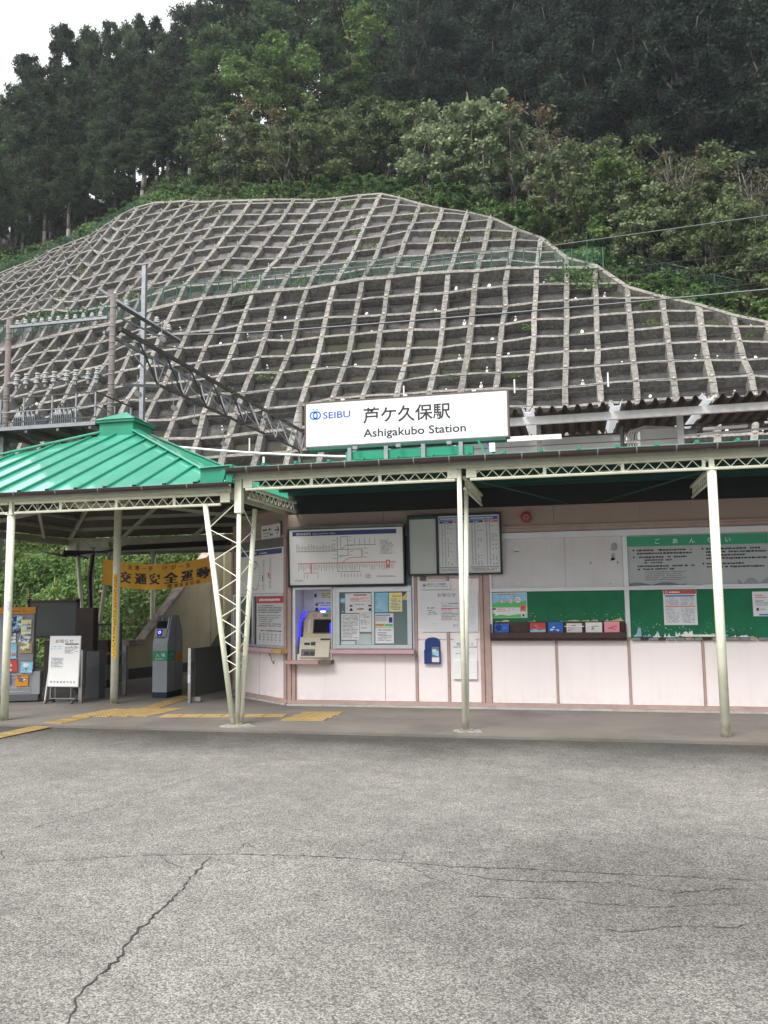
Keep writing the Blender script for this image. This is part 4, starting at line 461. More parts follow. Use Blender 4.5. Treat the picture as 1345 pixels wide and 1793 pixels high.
[(37.4,18.3,-0.2),(37.4,20.5,1.9),(37.4,22.6,3.4),(37.4,25,3.6),(37.4,36.9,3.6),(37.4,38.4,5.1),(37.9,39.4,6.4),(38.4,40.3,7.6),(38.9,41.3,8.8),(39.4,42.7,9.8),(39.4,44.7,11.5),(39.4,47.7,14),(39.5,51.7,17.4),(39.5,56.7,21.7),(39.6,62.7,26.8),(39.6,70.7,33.6),(39.7,80.7,42.1),(39.8,92.7,52.3),(40,107.7,65),(40.1,127.7,82),(40.4,152.7,103.3)],
[(44.8,18.3,-0.2),(44.8,20.5,1.9),(44.8,22.6,3.4),(44.8,25,3.6),(44.8,36.5,3.6),(44.8,37.2,4.3),(45.3,38.5,5.8),(45.8,39.7,7.2),(46.3,41,8.6),(46.8,42.7,9.8),(46.8,44.7,11.5),(46.8,47.7,14),(46.9,51.7,17.4),(46.9,56.7,21.7),(47,62.7,26.8),(47,70.7,33.6),(47.1,80.7,42.1),(47.2,92.7,52.3),(47.4,107.7,65),(47.5,127.7,82),(47.8,152.7,103.3)],
[(52.2,18.3,-0.2),(52.2,20.5,1.9),(52.2,22.6,3.4),(52.2,25,3.6),(52.2,36,3.6),(52.2,36,3.5),(52.7,37.6,5.2),(53.2,39.1,6.8),(53.7,40.7,8.4),(54.2,42.7,9.8),(54.2,44.7,11.5),(54.2,47.7,14),(54.3,51.7,17.4),(54.3,56.7,21.7),(54.4,62.7,26.8),(54.4,70.7,33.6),(54.5,80.7,42.1),(54.6,92.7,52.3),(54.8,107.7,65),(54.9,127.7,82),(55.2,152.7,103.3)],
[(59.6,18.3,-0.2),(59.6,20.5,1.9),(59.6,22.6,3.4),(59.6,25,3.6),(59.6,35.6,3.6),(59.6,34.8,2.7),(60.1,36.7,4.6),(60.6,38.5,6.4),(61.1,40.4,8.2),(61.6,42.7,9.8),(61.6,44.7,11.5),(61.6,47.7,14),(61.7,51.7,17.4),(61.7,56.7,21.7),(61.8,62.7,26.8),(61.8,70.7,33.6),(61.9,80.7,42.1),(62,92.7,52.3),(62.2,107.7,65),(62.3,127.7,82),(62.6,152.7,103.3)],
[(67,18.3,-0.2),(67,20.5,1.9),(67,22.6,3.4),(67,25,3.6),(67,35.2,3.6),(67,33.6,1.9),(67.5,35.8,4),(68,37.9,6),(68.5,40.1,8),(69,42.7,9.8),(69,44.7,11.5),(69,47.7,14),(69.1,51.7,17.4),(69.1,56.7,21.7),(69.2,62.7,26.8),(69.2,70.7,33.6),(69.3,80.7,42.1),(69.4,92.7,52.3),(69.6,107.7,65),(69.7,127.7,82),(70,152.7,103.3)],
[(74.4,18.3,-0.2),(74.4,20.5,1.9),(74.4,22.6,3.4),(74.4,25,3.6),(74.4,34.7,3.6),(74.4,32.4,1.1),(74.9,34.9,3.4),(75.4,37.3,5.6),(75.9,39.8,7.8),(76.4,42.7,9.8),(76.4,44.7,11.5),(76.4,47.7,14),(76.5,51.7,17.4),(76.5,56.7,21.7),(76.6,62.7,26.8),(76.6,70.7,33.6),(76.7,80.7,42.1),(76.8,92.7,52.3),(77,107.7,65),(77.1,127.7,82),(77.4,152.7,103.3)],
[(81.8,18.3,-0.2),(81.8,20.5,1.9),(81.8,22.6,3.4),(81.8,25,3.6),(81.8,34.3,3.6),(81.8,31.2,0.3),(82.3,34,2.8),(82.8,36.7,5.2),(83.3,39.5,7.6),(83.8,42.7,9.8),(83.8,44.7,11.5),(83.8,47.7,14),(83.9,51.7,17.4),(83.9,56.7,21.7),(84,62.7,26.8),(84,70.7,33.6),(84.1,80.7,42.1),(84.2,92.7,52.3),(84.4,107.7,65),(84.5,127.7,82),(84.8,152.7,103.3)]]
TOP_ROW = {-30:8.2,-29:8.2,-28:8.2,-27:8.2,-26:8.2,-25:8.2,-24:8.3,-23:8.3,-22:8.3,-21:8.4,-20:8.6,-19:9.7,-18:10.3,-17:10.1,-16:9.9,-15:9.6,-14:9,-13:8.7,-12:8.3,-11:8.2,-10:8.2,-9:8.2,-8:8.2,-7:8.3,-6:8.3,-5:8.4,-4:8.1,-3:7.2,-2:6.4,-1:6.15,0:5.2,1:4.2,2:3.2,3:1.15,4:0.15,5:-1.4,6:-2.1,7:-2.7,8:-3.4,9:-3.8,10:-4.6}
TREES = [('c',-65.6,79.5,41.8,21.1), ('c',-60.5,77.6,40.6,20.3), ('c',-61.6,81.4,44.3,23.2), ('c',-55.3,76.3,40.1,16.4), ('c',-59.0,83.8,47.0,25.9), ('c',-54.8,80.4,44.3,19.6), ('c',-56.9,86.1,49.5,24.2), ('c',-48.4,75.1,41.4,11.8), ('c',-54.2,86.5,50.5,23.2), ('c',-48.4,80.1,46.4,18.4), ('c',-51.7,88.3,52.7,22.5), ('c',-42.9,74.9,43.4,9.7), ('c',-48.9,87.3,52.8,20.9), ('c',-45.6,84.2,51.5,17.8), ('c',-41.1,78.0,47.2,10.8), ('c',-46.1,90.3,55.0,22.6), ('c',-44.7,91.9,56.5,22.8), ('c',-39.1,78.5,48.3,11.8), ('c',-68.6,88.0,48.9,16.0), ('c',-66.6,89.6,49.6,19.1), ('c',-74.6,87.0,47.3,20.3), ('c',-67.1,93.7,50.8,20.6), ('c',-59.6,93.7,52.1,22.2), ('c',-61.0,75.5,38.5,11.1), ('c',-45.6,74.2,41.5,8.4), ('c',-51.7,75.3,40.3,10.5), ('c',-58.5,76.9,40.1,10.5), ('c',-48.9,74.3,40.4,6.9), ('c',-64.1,80.2,42.9,16.7), ('c',-63.1,86.2,49.0,19.3), ('c',-50.3,84.9,50.4,20.2), ('c',-43.3,78.7,47.1,14.5), ('c',-40.6,75.9,45.4,8.0), ('c',-51.7,81.3,46.3,16.3), ('c',-59.0,87.8,50.3,21.6), ('c',-38.1,76.1,46.1,7.7), ('c',-64.6,78.3,40.8,14.1), ('c',-45.6,80.2,47.5,14.7), ('c',-47.5,77.8,44.4,14.6), ('c',-55.3,79.3,43.1,16.7), ('c',-61.1,79.5,42.5,17.6), ('c',-55.3,77.3,41.1,11.3), ('c',-42.5,82.0,50.7,15.7), ('g',-40.1,84.8,54.4,14.4), ('g',-41.6,94.1,59.9,22.1), ('g',-34.3,82.0,52.0,11.3), ('g',-33.8,87.8,56.7,16.0), ('g',-28.5,79.6,50.0,9.7), ('g',-33.8,97.8,64.7,22.0), ('g',-26.6,85.5,54.7,12.1), ('g',-25.7,91.6,59.7,15.0), ('g',-21.9,80.0,48.9,8.9), ('g',-22.8,93.8,61.0,17.2), ('g',-19.4,82.4,50.6,7.8), ('g',-18.0,88.6,55.6,11.8), ('g',-16.6,96.7,62.4,18.4), ('g',-36.2,77.6,47.8,9.9), ('g',-41.7,104.1,66.4,26.9), ('y',-29.0,76.8,47.3,13.2), ('y',-25.7,77.6,47.5,11.6), ('y',-21.4,86.0,54.0,15.0), ('y',-18.9,90.5,57.4,16.8), ('y',-34.3,79.0,49.1,11.2), ('d',-14.8,80.3,48.1,19.5), ('d',-12.1,79.2,46.3,15.3), ('d',-10.1,82.5,48.6,19.7), ('d',-6.5,78.2,44.0,13.3), ('d',-4.6,77.3,42.7,20.5), ('d',-3.1,76.2,41.3,16.7), ('d',-0.2,76.4,40.7,21.0), ('d',1.7,71.7,36.2,14.9), ('d',3.1,72.6,36.6,21.5), ('d',5.7,72.3,35.6,15.1), ('d',6.7,70.6,33.9,21.9), ('d',8.7,67.7,31.0,17.2), ('d',10.1,66.6,29.8,22.2), ('d',12.3,68.3,30.7,16.0), ('d',13.6,69.3,31.3,22.1), ('d',15.5,68.2,30.5,15.6), ('d',16.4,65.7,28.4,21.6), ('d',17.3,64.0,27.0,17.3), ('d',-25.2,94.5,62.1,23.8), ('d',-20.4,90.5,57.6,22.3), ('d',-17.0,92.3,58.7,25.6), ('d',-13.5,93.5,58.9,25.1), ('d',-10.5,95.1,59.5,24.1), ('d',-6.5,90.6,54.5,23.6), ('d',-3.0,89.9,53.0,23.8), ('d',-0.1,85.4,48.3,24.6), ('d',3.2,82.4,44.9,27.2), ('d',5.8,84.4,45.8,26.5), ('d',8.3,78.4,40.2,24.3), ('d',11.1,81.6,42.3,24.8), ('d',13.3,77.4,38.3,26.8), ('d',15.5,76.0,37.1,25.0), ('d',17.4,74.5,35.9,25.1), ('d',21.1,78.1,39.1,25.2), ('d',23.0,76.4,37.8,25.9), ('d',-43.4,107.9,66.8,30), ('d',-40.7,115.6,75.1,30), ('d',-32.9,108.5,73.4,30), ('d',-28.0,108.5,74.6,30), ('d',-22.3,106.3,71.5,30), ('d',-17.9,108.1,72.2,30), ('d',-13.0,107.4,70.6,30), ('d',-7.9,105.3,67.4,30), ('d',-3.4,100.8,62.3,30), ('d',0.5,102.9,63.0,30), ('d',4.3,95.9,55.9,30), ('d',8.5,99.9,58.5,30), ('d',11.7,92.5,51.5,30), ('d',14.7,89.8,48.8,30), ('d',19.0,93.1,51.8,30), ('d',20.8,87.2,46.9,29.1), ('d',24.0,87.6,47.3,30), ('d',26.8,85.4,45.7,30), ('o',-34.7,72.2,42.5,6.5), ('o',-31.9,70.8,41.3,7.0), ('o',-21.9,70.0,39.7,7.0), ('o',-20.0,71.3,40.6,6.2), ('o',-18.0,72.6,41.5,7.4), ('o',-15.7,71.8,40.7,6.3), ('o',-14.0,72.7,41.1,7.1), ('o',-26.7,69.5,40.1,5.7), ('o',-23.3,69.8,39.8,5.7), ('p',-7.6,68.7,36.0,8.1), ('p',-12.1,70.3,38.6,7.4), ('p',-9.6,68.7,36.6,7.1), ('p',-7.1,68.9,36.1,8.8), ('p',-5.6,68.0,35.1,7.8), ('p',5.5,58.9,24.2,6.0), ('t',-30.0,69.6,40.4,5.7), ('t',-24.8,69.1,39.5,6.0), ('t',-1.6,66.2,32.5,7.4), ('t',-0.3,65.2,31.2,7.2), ('t',8.1,63.0,27.1,7.6), ('t',13.1,61.0,24.3,7.6), ('a',-28.6,70.1,40.9,7.0), ('a',-3.7,67.4,34.0,8.0), ('o',1.1,63.0,29.0,7.1), ('o',2.5,60.9,26.8,5.6), ('o',5.0,60.1,25.3,6.3), ('o',6.6,58.6,23.6,5.8), ('o',8.6,60.8,25.2,5.7), ('o',9.5,57.4,22.0,5.5), ('o',11.4,59.9,23.8,5.9), ('o',12.2,56.5,20.7,5.7), ('o',12.6,55.3,19.5,5.7), ('o',14.5,57.3,21.2,5.4), ('o',10.5,66.1,29.2,6.2), ('o',5.1,67.1,31.3,6.4), ('o',7.7,68.2,31.6,6.8), ('o',12.7,66.3,28.9,7.2), ('v',3.5,61.0,26.5,6.8), ('g',-34.3,82.0,52.0,4.1), ('g',-30.9,82.5,52.5,4.0), ('g',-27.6,81.6,51.6,4.6), ('g',-24.3,81.7,51.0,5.4), ('g',-21.9,84.0,52.4,5.0), ('o',-42.5,77.0,45.7,1.1), ('o',-47.9,77.0,43.4,1.1), ('o',-54.8,78.4,42.3,1.1), ('o',-59.0,77.8,41.0,1.1), ('o',-46.1,78.3,45.5,1.1), ('o',-41.6,79.1,48.1,1.1), ('o',-61.6,77.4,40.3,1.1), ('b',-59.5,73.2,36.3,1.5), ('b',-57.5,73.2,36.6,1.1), ('b',-56.4,73.6,37.2,1.1), ('b',-55.3,74.3,38.1,1.5), ('b',-52.6,73.8,38.3,1.1), ('b',-50.7,73.2,38.6,1.1), ('b',-47.5,71.8,38.3,1.1), ('b',-46.1,72.5,39.6,1.1), ('b',-44.2,71.5,39.5,1.4), ('b',-42.5,71.5,40.3,1.3), ('b',-41.6,72.1,41.2,1.1), ('b',-38.1,70.5,40.6,1.5), ('b',-36.7,70.5,40.8,1.2), ('b',-34.7,69.9,40.3,1.1), ('b',-32.8,69.4,39.8,1.2), ('b',-30.9,68.6,39.4,1.1), ('b',-28.6,66.6,37.6,2.0), ('b',-27.6,67.7,38.6,1.1), ('b',-25.7,66.7,37.3,1.3), ('b',-24.8,67.5,38.0,1.5), ('b',-22.9,66.7,36.9,1.5), ('b',-21.4,68.1,37.9,1.1), ('b',-21.0,68.0,37.7,1.8), ('b',-19.0,68.5,38.0,1.4), ('b',-18.0,67.9,37.3,1.8), ('b',-16.2,68.3,37.5,1.8), ('b',-14.9,67.7,36.9,1.3), ('b',-13.6,68.7,37.4,1.4), ('b',-12.1,67.2,35.8,1.2), ('b',-10.1,65.8,34.2,1.9), ('b',-8.6,65.7,33.7,2.1), ('b',-8.1,66.6,34.3,1.2), ('b',-6.6,65.6,33.2,1.2), ('b',-4.6,64.0,31.4,1.4), ('b',-3.7,64.0,31.1,2.0), ('b',-2.7,63.7,30.6,1.6), ('b',-1.7,62.4,29.2,1.8), ('b',-0.3,60.7,27.3,1.6), ('b',1.1,60.0,26.4,1.1), ('b',1.5,59.2,25.7,1.1), ('b',2.5,59.0,25.2,1.1), ('b',4.0,56.8,22.8,1.2), ('b',4.5,57.2,22.9,1.1), ('b',5.5,56.2,21.8,1.1), ('b',6.5,56.5,21.9,1.1), ('b',7.6,56.0,21.3,1.1), ('b',8.5,55.9,21.0,1.1), ('b',9.0,54.9,20.0,1.5), ('b',10.4,54.8,19.6,1.3), ('b',10.9,54.9,19.6,1.1), ('b',11.8,53.9,18.5,1.4), ('b',12.2,54.5,19.0,1.1), ('b',13.1,53.4,17.9,1.3)]
# ------------------------------------------------------------------ ground, road
g = MB('soil'); g.add([(-260, -160, -.24), (260, -160, -.24), (260, 60, -.24), (-260, 60, -.24)], [(0, 1, 2, 3)])
g.build('ground', kind='structure')

# unseen wooded hills behind and beside the camera, added to block low sky light
vs = []; fs = []; rv = random.Random(12); nA = 60
for q in range(nA+1):
    a_ = R(95)+R(350-0)*q/nA*0 + (-R(205)+R(230)*q/nA)
    rad0 = 70; hh = 36+7*math.sin(q*.7)+4*math.sin(q*1.9)
    for f in (0, .35, .7, 1.0, 1.5): vs.append(((rad0+75*f)*math.cos(a_), (rad0+75*f)*math.sin(a_), -.3+hh*min(1, f)+rv.uniform(-1.2, 1.2)*(f > 0) if f < 1.2 else -1))
for q in range(nA):
    for k in range(4): fs.append((q*5+k, q*5+k+1, q*5+k+6, q*5+k+5))
mat('far_forest', (.030, .045, .028), .9, .45, .25, bump=.6, bscale=.5)
MB('far_forest').add(vs, fs).build('sky_blocking_hills', kind='structure')

def asphalt_material():
    m = bpy.data.materials.new('asphalt'); m.use_nodes = True; t = m.node_tree; L = t.links.new; b = t.nodes['Principled BSDF']
    geo = t.nodes.new('ShaderNodeNewGeometry')
    def noise(sc, det=3, rough=.5):
        n = t.nodes.new('ShaderNodeTexNoise'); n.inputs['Scale'].default_value = sc; n.inputs['Detail'].default_value = det; n.inputs['Roughness'].default_value = rough
        L(geo.outputs['Position'], n.inputs['Vector']); return n.outputs['Fac']
    def mr(src, a, c, lo, hi):
        q = t.nodes.new('ShaderNodeMapRange'); q.inputs[1].default_value = a; q.inputs[2].default_value = c; q.inputs[3].default_value = lo; q.inputs[4].default_value = hi; L(src, q.inputs[0]); return q.outputs[0]
    def mul(a, c):
        q = t.nodes.new('ShaderNodeMath'); q.operation = 'MULTIPLY'; L(a, q.inputs[0]); L(c, q.inputs[1]); return q.outputs[0]
    v = t.nodes.new('ShaderNodeTexVoronoi'); v.inputs['Scale'].default_value = 115; L(geo.outputs['Position'], v.inputs['Vector'])
    sep = t.nodes.new('ShaderNodeSeparateColor'); L(v.outputs['Color'], sep.inputs[0])
    stone = mr(sep.outputs[0], 0, 1, .50, 1.60)
    edge = mr(v.outputs['Distance'], .25, .75, 1.12, .62)
    big = mr(noise(.75, 7, .7), .32, .68, .78, 1.12)
    mid = mr(noise(6, 4, .6), .3, .7, .90, 1.10)
    # newer, darker mix laid in a strip beside the concrete apron, feathering out into the old surface
    xyz = t.nodes.new('ShaderNodeSeparateXYZ'); L(geo.outputs['Position'], xyz.inputs[0])
    w = t.nodes.new('ShaderNodeMath'); w.operation = 'MULTIPLY_ADD'; L(noise(.9, 4), w.inputs[0]); w.inputs[1].default_value = 1.3; L(xyz.outputs[1], w.inputs[2])
    strip = mr(w.outputs[0], 8.9, 10.35, 1.0, .33)
    # a worn dark patch near the cracks
    vd = t.nodes.new('ShaderNodeVectorMath'); vd.operation = 'DISTANCE'; L(geo.outputs['Position'], vd.inputs[0]); vd.inputs[1].default_value = (.35, 5.0, 0)
    w2 = t.nodes.new('ShaderNodeMath'); w2.operation = 'MULTIPLY_ADD'; L(noise(2.2, 6, .7), w2.inputs[0]); w2.inputs[1].default_value = 1.8; L(vd.outputs['Value'], w2.inputs[2])
    patch = mr(w2.outputs[0], 1.2, 2.9, .62, 1.0)
    f = mul(mul(mul(stone, edge), mul(big, mid)), mul(strip, patch))
    c = t.nodes.new('ShaderNodeVectorMath'); c.operation = 'SCALE'; c.inputs[0].default_value = (.222, .212, .196); L(f, c.inputs['Scale'])
    L(c.outputs[0], b.inputs['Base Color']); b.inputs['Roughness'].default_value = .85; b.inputs['Specular IOR Level'].default_value = .35
    bp = t.nodes.new('ShaderNodeBump'); bp.inputs['Strength'].default_value = .8; bp.inputs['Distance'].default_value = .003
    L(edge, bp.inputs['Height']); L(bp.outputs[0], b.inputs['Normal'])
    MATS['asphalt'] = m
asphalt_material()
mat('apron', (.150, .137, .122), .9, .20, 1.3, dirt=.75, dirtcol=(.075, .068, .058), bump=.004, bscale=40, detail=9)
mat('crack', (.035, .032, .028), .95, .4, 20)

a = MB('asphalt'); N = 48
for k in range(N):      # slightly uneven car park surface
    pass
xs = np.linspace(-60, 60, 61); ys = np.concatenate([np.linspace(-60, 0, 13), np.linspace(.5, 10.0, 40)])
vs = []; fs = []
for j, y in enumerate(ys):
    for i, x in enumerate(xs):
        e = min(1, max(0, (10.0-y)/1.2))
        vs.append((x, y, -.028+.010*e*math.sin(x*.9+y*.6)*math.cos(y*.8-x*.3)))
nx = len(xs)
for j in range(len(ys)-1):
    for i in range(nx-1): fs.append((j*nx+i, j*nx+i+1, (j+1)*nx+i+1, (j+1)*nx+i))
a.add(vs, fs); road = a.build('asphalt_forecourt', kind='structure', smooth=True)

ap = MB('apron')
xs = np.arange(-40, 30.01, .25); rg = random.Random(3)
for i in range(len(xs)-1):
    pass
edge = [(x, 10.02+.03*math.sin(x*1.7)+rg.uniform(-.012, .012)) for x in xs]
vs = [(x, y, 0) for x, y in edge]+[(x, 24, 0) for x, y in edge]+[(x, y-.004, -.16) for x, y in edge]; n = len(xs)
fs = [(i, i+1, n+i+1, n+i) for i in range(n-1)]+[(2*n+i, 2*n+i+1, i+1, i) for i in range(n-1)]
ap.add(vs, fs); apron = ap.build('concrete_apron', kind='structure')

def crack_strip(pts, w, parent, seed, z=-.0155):
    rg = random.Random(seed); P = [Vector((p[0], p[1])) for p in pts]; out = []
    for a_, b_ in zip(P, P[1:]):
        n = max(2, int((b_-a_).length/.035)); nrm = Vector((-(b_-a_).y, (b_-a_).x)).normalized()
        for k in range(n): out.append(a_.lerp(b_, k/n)+nrm*rg.gauss(0, .0065))
    out.append(P[-1]); vs = []; fs = []
    for i, p in enumerate(out):
        t = (out[min(i+1, len(out)-1)]-out[max(i-1, 0)]); t = t.normalized() if t.length > 0 else Vector((1, 0)); nn = Vector((-t.y, t.x))
        ww = w*rg.uniform(.25, 1.1)*(min(1, i/6+.2))*(min(1, (len(out)-1-i)/6+.15))
        zz = -.028+.010*min(1, max(0, (10-p.y)/1.2))*math.sin(p.x*.9+p.y*.6)*math.cos(p.y*.8-p.x*.3)+.004
        vs += [(*(p+nn*ww), zz), (*(p-nn*ww), zz)]
    fs = [(2*i, 2*i+1, 2*i+3, 2*i+2) for i in range(len(out)-1)]
    return MB('crack').add(vs, fs).build('crack', parent=parent)
CRACKS = [(0.006, [(-1.99,3.01), (-2.05,3.19), (-2.10,3.25), (-2.11,3.39), (-2.12,3.61), (-2.20,3.89), (-2.24,4.31), (-2.27,4.58), (-2.33,4.89), (-2.37,5.18)]),
(0.0045, [(-3.65,4.79), (-3.45,4.85), (-3.18,4.94), (-2.82,5.09), (-2.53,5.16), (-2.27,5.21), (-2.01,5.25), (-1.67,5.28), (-1.37,5.28), (-1.07,5.26), (-0.78,5.24), (-0.44,5.28), (-0.10,5.28), (0.30,5.29), (0.68,5.30), (1.01,5.31)]),
(0.0035, [(-3.97,5.39), (-3.94,5.66), (-3.84,5.96), (-3.73,6.27), (-3.67,6.61), (-3.62,7.03), (-3.53,7.37), (-3.49,7.99)]),
(0.003, [(-2.72,5.11), (-2.55,4.96), (-2.33,4.87)]),
(0.0025, [(-2.27,4.87), (-2.05,4.88), (-1.86,5.15)]),
(0.003, [(-2.26,5.20), (-2.25,5.46), (-2.06,5.29)]),
(0.003, [(-1.37,5.28), (-1.15,5.32), (-1.15,5.53)]),
(0.004, [(-0.84,5.17), (-0.58,5.06), (-0.32,5.06), (-0.03,5.11), (0.22,5.11), (0.46,5.01), (0.78,5.14), (0.97,5.14)]),
(0.0035, [(-0.74,4.73), (-0.62,4.76), (-0.40,4.78), (-0.15,4.80), (0.09,4.76), (0.35,4.77), (0.62,4.86), (0.93,4.93)]),
(0.003, [(-0.66,4.37), (-0.58,4.50), (-0.54,4.68)]),
(0.004, [(-0.06,4.43), (0.18,4.42), (0.46,4.54), (0.68,4.56), (0.87,4.66)]),
(0.003, [(0.48,4.54), (0.53,4.72)]),
(0.003, [(-1.15,5.29), (-0.88,5.00), (-0.73,4.88)]),
(0.003, [(-0.44,5.28), (-0.32,5.06)]),
(0.005, [(-3.65,4.79), (-3.73,4.92), (-3.84,5.03)])]
for k, (w_, pts) in enumerate(CRACKS): crack_strip(pts, w_, road, k)


# ------------------------------------------------------------------ hillside terrain (one sheet from the bank behind the station up over the mountain)
TER = np.array(TERRAIN)
def terr_pt(i, s):
    """point on the slope above the retaining lattice: column i, s metres behind its top edge"""
    k = min(TER.shape[0]-2, max(0, i+30+6)); a = int(k); f = k-a
    S = [0, 2, 5, 9, 14, 20, 28, 38, 50, 65, 85, 110]
    out = []
    for c in (TER[a], TER[a+1]):
        out.append([np.interp(s, S, c[9:, q]) for q in range(3)])
    return np.array(out[0])*(1-f)+np.array(out[1])*f
nc, nr = TER.shape[:2]
h = MB('soil'); h.add(TER.reshape(-1, 3).tolist(), [(c*nr+r, (c+1)*nr+r, (c+1)*nr+r+1, c*nr+r+1) for c in range(nc-1) for r in range(nr-1)])
h.build('hillside', kind='structure', smooth=True)

# ------------------------------------------------------------------ concrete lattice retaining wall
G = np.array(GRID); I0, J0 = -30, -11; NI, NJ = G.shape[:2]
jt_ = np.random.RandomState(31).normal(0, .045, G.shape); G = G+jt_*[.7, .6, 1.1]
GN = np.zeros_like(G)
for a_ in range(NI):
    for b_ in range(NJ):
        du = G[min(a_+1, NI-1), b_]-G[max(a_-1, 0), b_]; dv = G[a_, min(b_+1, NJ-1)]-G[a_, max(b_-1, 0)]
        n_ = np.cross(du, dv); n_ /= np.linalg.norm(n_); GN[a_, b_] = n_ if n_[1] < 0 else -n_
def gp(i, j, off=0.0):
    """point on the lattice surface, off metres out of it"""
    x = min(NI-1.0001, max(0, i-I0)); y = min(NJ-1.0001, max(0, j-J0)); a_, b_ = int(x), int(y); f, q = x-a_, y-b_
    def L(A): return (A[a_, b_]*(1-f)+A[a_+1, b_]*f)*(1-q)+(A[a_, b_+1]*(1-f)+A[a_+1, b_+1]*f)*q
    p = L(G); n = L(GN)
    over = j-J0-(NJ-1)
    if over > 0: p = p+(G[a_, -1]-G[a_, -3])/2*over
    return p+n*off
def gn(i, j):
    x = int(round(min(NI-1, max(0, i-I0)))); y = int(round(min(NJ-1, max(0, j-J0)))); return GN[x, y]
wall = thing('retaining_wall', tuple(gp(-8, -11)), 'weathered grey concrete lattice retaining wall covering the steep slope behind the station', 'retaining wall')
WL = np.array(wall.location)
def swept(pts, nrm, w, d0, d1, jitter, rg):
    """square concrete rib along pts; from depth d0 to d1 along the normals"""
    vs = []; n = len(pts)
    for k in range(n):
        t = pts[min(k+1, n-1)]-pts[max(k-1, 0)]; t = t/np.linalg.norm(t); s_ = np.cross(t, nrm[k]); s_ /= np.linalg.norm(s_)
        ww = w*(1+rg.uniform(-jitter, jitter)); e = rg.uniform(-.03, .03)*jitter*8
        p = pts[k]
        vs += [p+nrm[k]*d0-s_*ww*.55, p+nrm[k]*d0+s_*ww*.55, p+nrm[k]*(d1+e)+s_*ww/2, p+nrm[k]*(d1+e)-s_*ww/2]
    fs = []
    for k in range(n-1):
        a_ = 4*k
        for q in range(4): fs.append((a_+q, a_+(q+1) % 4, a_+4+(q+1) % 4, a_+4+q))
    fs += [(3, 2, 1, 0), (4*n-4, 4*n-3, 4*n-2, 4*n-1)]
    return vs, fs
TR = TOP_ROW
rg = random.Random(11)
for i in range(-30, 11):
    T = TR[i]; js = list(np.arange(-11, T, .5))+[T]
    v, f = swept([gp(i, j) for j in js], [gn(i, j) for j in js], (.33 if i % 7 else .37), -.70, .03, .10, rg)
    MB('lattice').add(v, f).build('vertical_rib', wall)
for j in range(-11, 11):
    run = []; runs = []
    for i in range(-30, 11):
        if TR[i] >= j-.05: run.append(i)
        else:
            if len(run) > 1: runs.append(run)
            run = []
    if len(run) > 1: runs.append(run)
    for run in runs:
        ii = list(np.arange(run[0], run[-1]+.01, .5))
        # carry the beam on to where it meets the sloping top edge
        if run[-1] < 10 and TR[run[-1]+1] < j: ii.append(run[-1]+min(.95, (TR[run[-1]]-j)/max(.3, TR[run[-1]]-TR[run[-1]+1])))
        if run[0] > -30 and TR[run[0]-1] < j: ii.insert(0, run[0]-min(.95, (TR[run[0]]-j)/max(.3, TR[run[0]]-TR[run[0]-1])))
        w = .40 if j == 0 else (.22 if j > 0 else .24)
        v, f = swept([gp(i, j) for i in ii], [gn(i, j) for i in ii], w, -.72, -.02 if j else .10, .10, rg)
        MB('lattice').add(v, f).build('horizontal_beam', wall)
# sloping coping along the top edge
tops = [(i, TR[i]) for i in range(-30, 11)]
for k in range(0, len(tops)-1, 4):
    seg = tops[k:k+5]
    v, f = swept([gp(i, j+.05) for i, j in seg], [gn(i, j) for i, j in seg], .34, -.6, .055, .08, rg)
    MB('lattice').add(v, f).build('edge_beam', wall)
# sprayed infill of every cell, each with its own sag; the largest-looking 300 are parts
def cell(i, j, sub=4):
    rgc = np.random.RandomState(i*131+j*17+9000); nz_ = rgc.normal(0, .035, (sub+1, sub+1)); dish = rgc.uniform(.0, .14)
    vs = []; fs = []
    for a_ in range(sub+1):
        for b_ in range(sub+1):
            fa, fb_ = a_/sub, b_/sub; ii = i+fa
            t = min(TR[i]*(1-fa)+TR[min(i+1, 10)]*fa, j+1.0); jj = j+(max(t, j+.02)-j)*fb_
            vs.append(gp(ii, jj, (-.66 if j < 0 else -.46)-dish*math.sin(math.pi*fa)*math.sin(math.pi*fb_)+nz_[a_, b_]))
    for a_ in range(sub):
        for b_ in range(sub): fs.append((a_*(sub+1)+b_, (a_+1)*(sub+1)+b_, (a_+1)*(sub+1)+b_+1, a_*(sub+1)+b_+1))
    return vs, fs
cells = [(i, j) for i in range(-30, 10) for j in range(-11, 11) if max(TR[i], TR[i+1]) > j+.1]
camv = np.array(cam.matrix_world.translation)
def seen_size(c):
    p = gp(c[0]+.5, c[1]+.5)-camv; d = np.linalg.norm(p); dep = p@np.array(fw)
    inx = abs((p@np.array(rt))/dep) < .47; view = abs(gn(c[0], c[1])@p)/d
    low = 0 if (p@np.array(up))/dep < .075 else 1
    return (view/d**2)*(1 if inx and low else .001)
cells.sort(key=seen_size, reverse=True)
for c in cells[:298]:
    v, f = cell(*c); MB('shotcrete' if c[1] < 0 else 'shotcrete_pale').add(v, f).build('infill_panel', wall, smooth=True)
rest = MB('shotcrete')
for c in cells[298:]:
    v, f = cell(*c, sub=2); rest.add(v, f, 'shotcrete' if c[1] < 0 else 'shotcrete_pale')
rest.build('infill_panel', wall, kind='stuff', smooth=True)
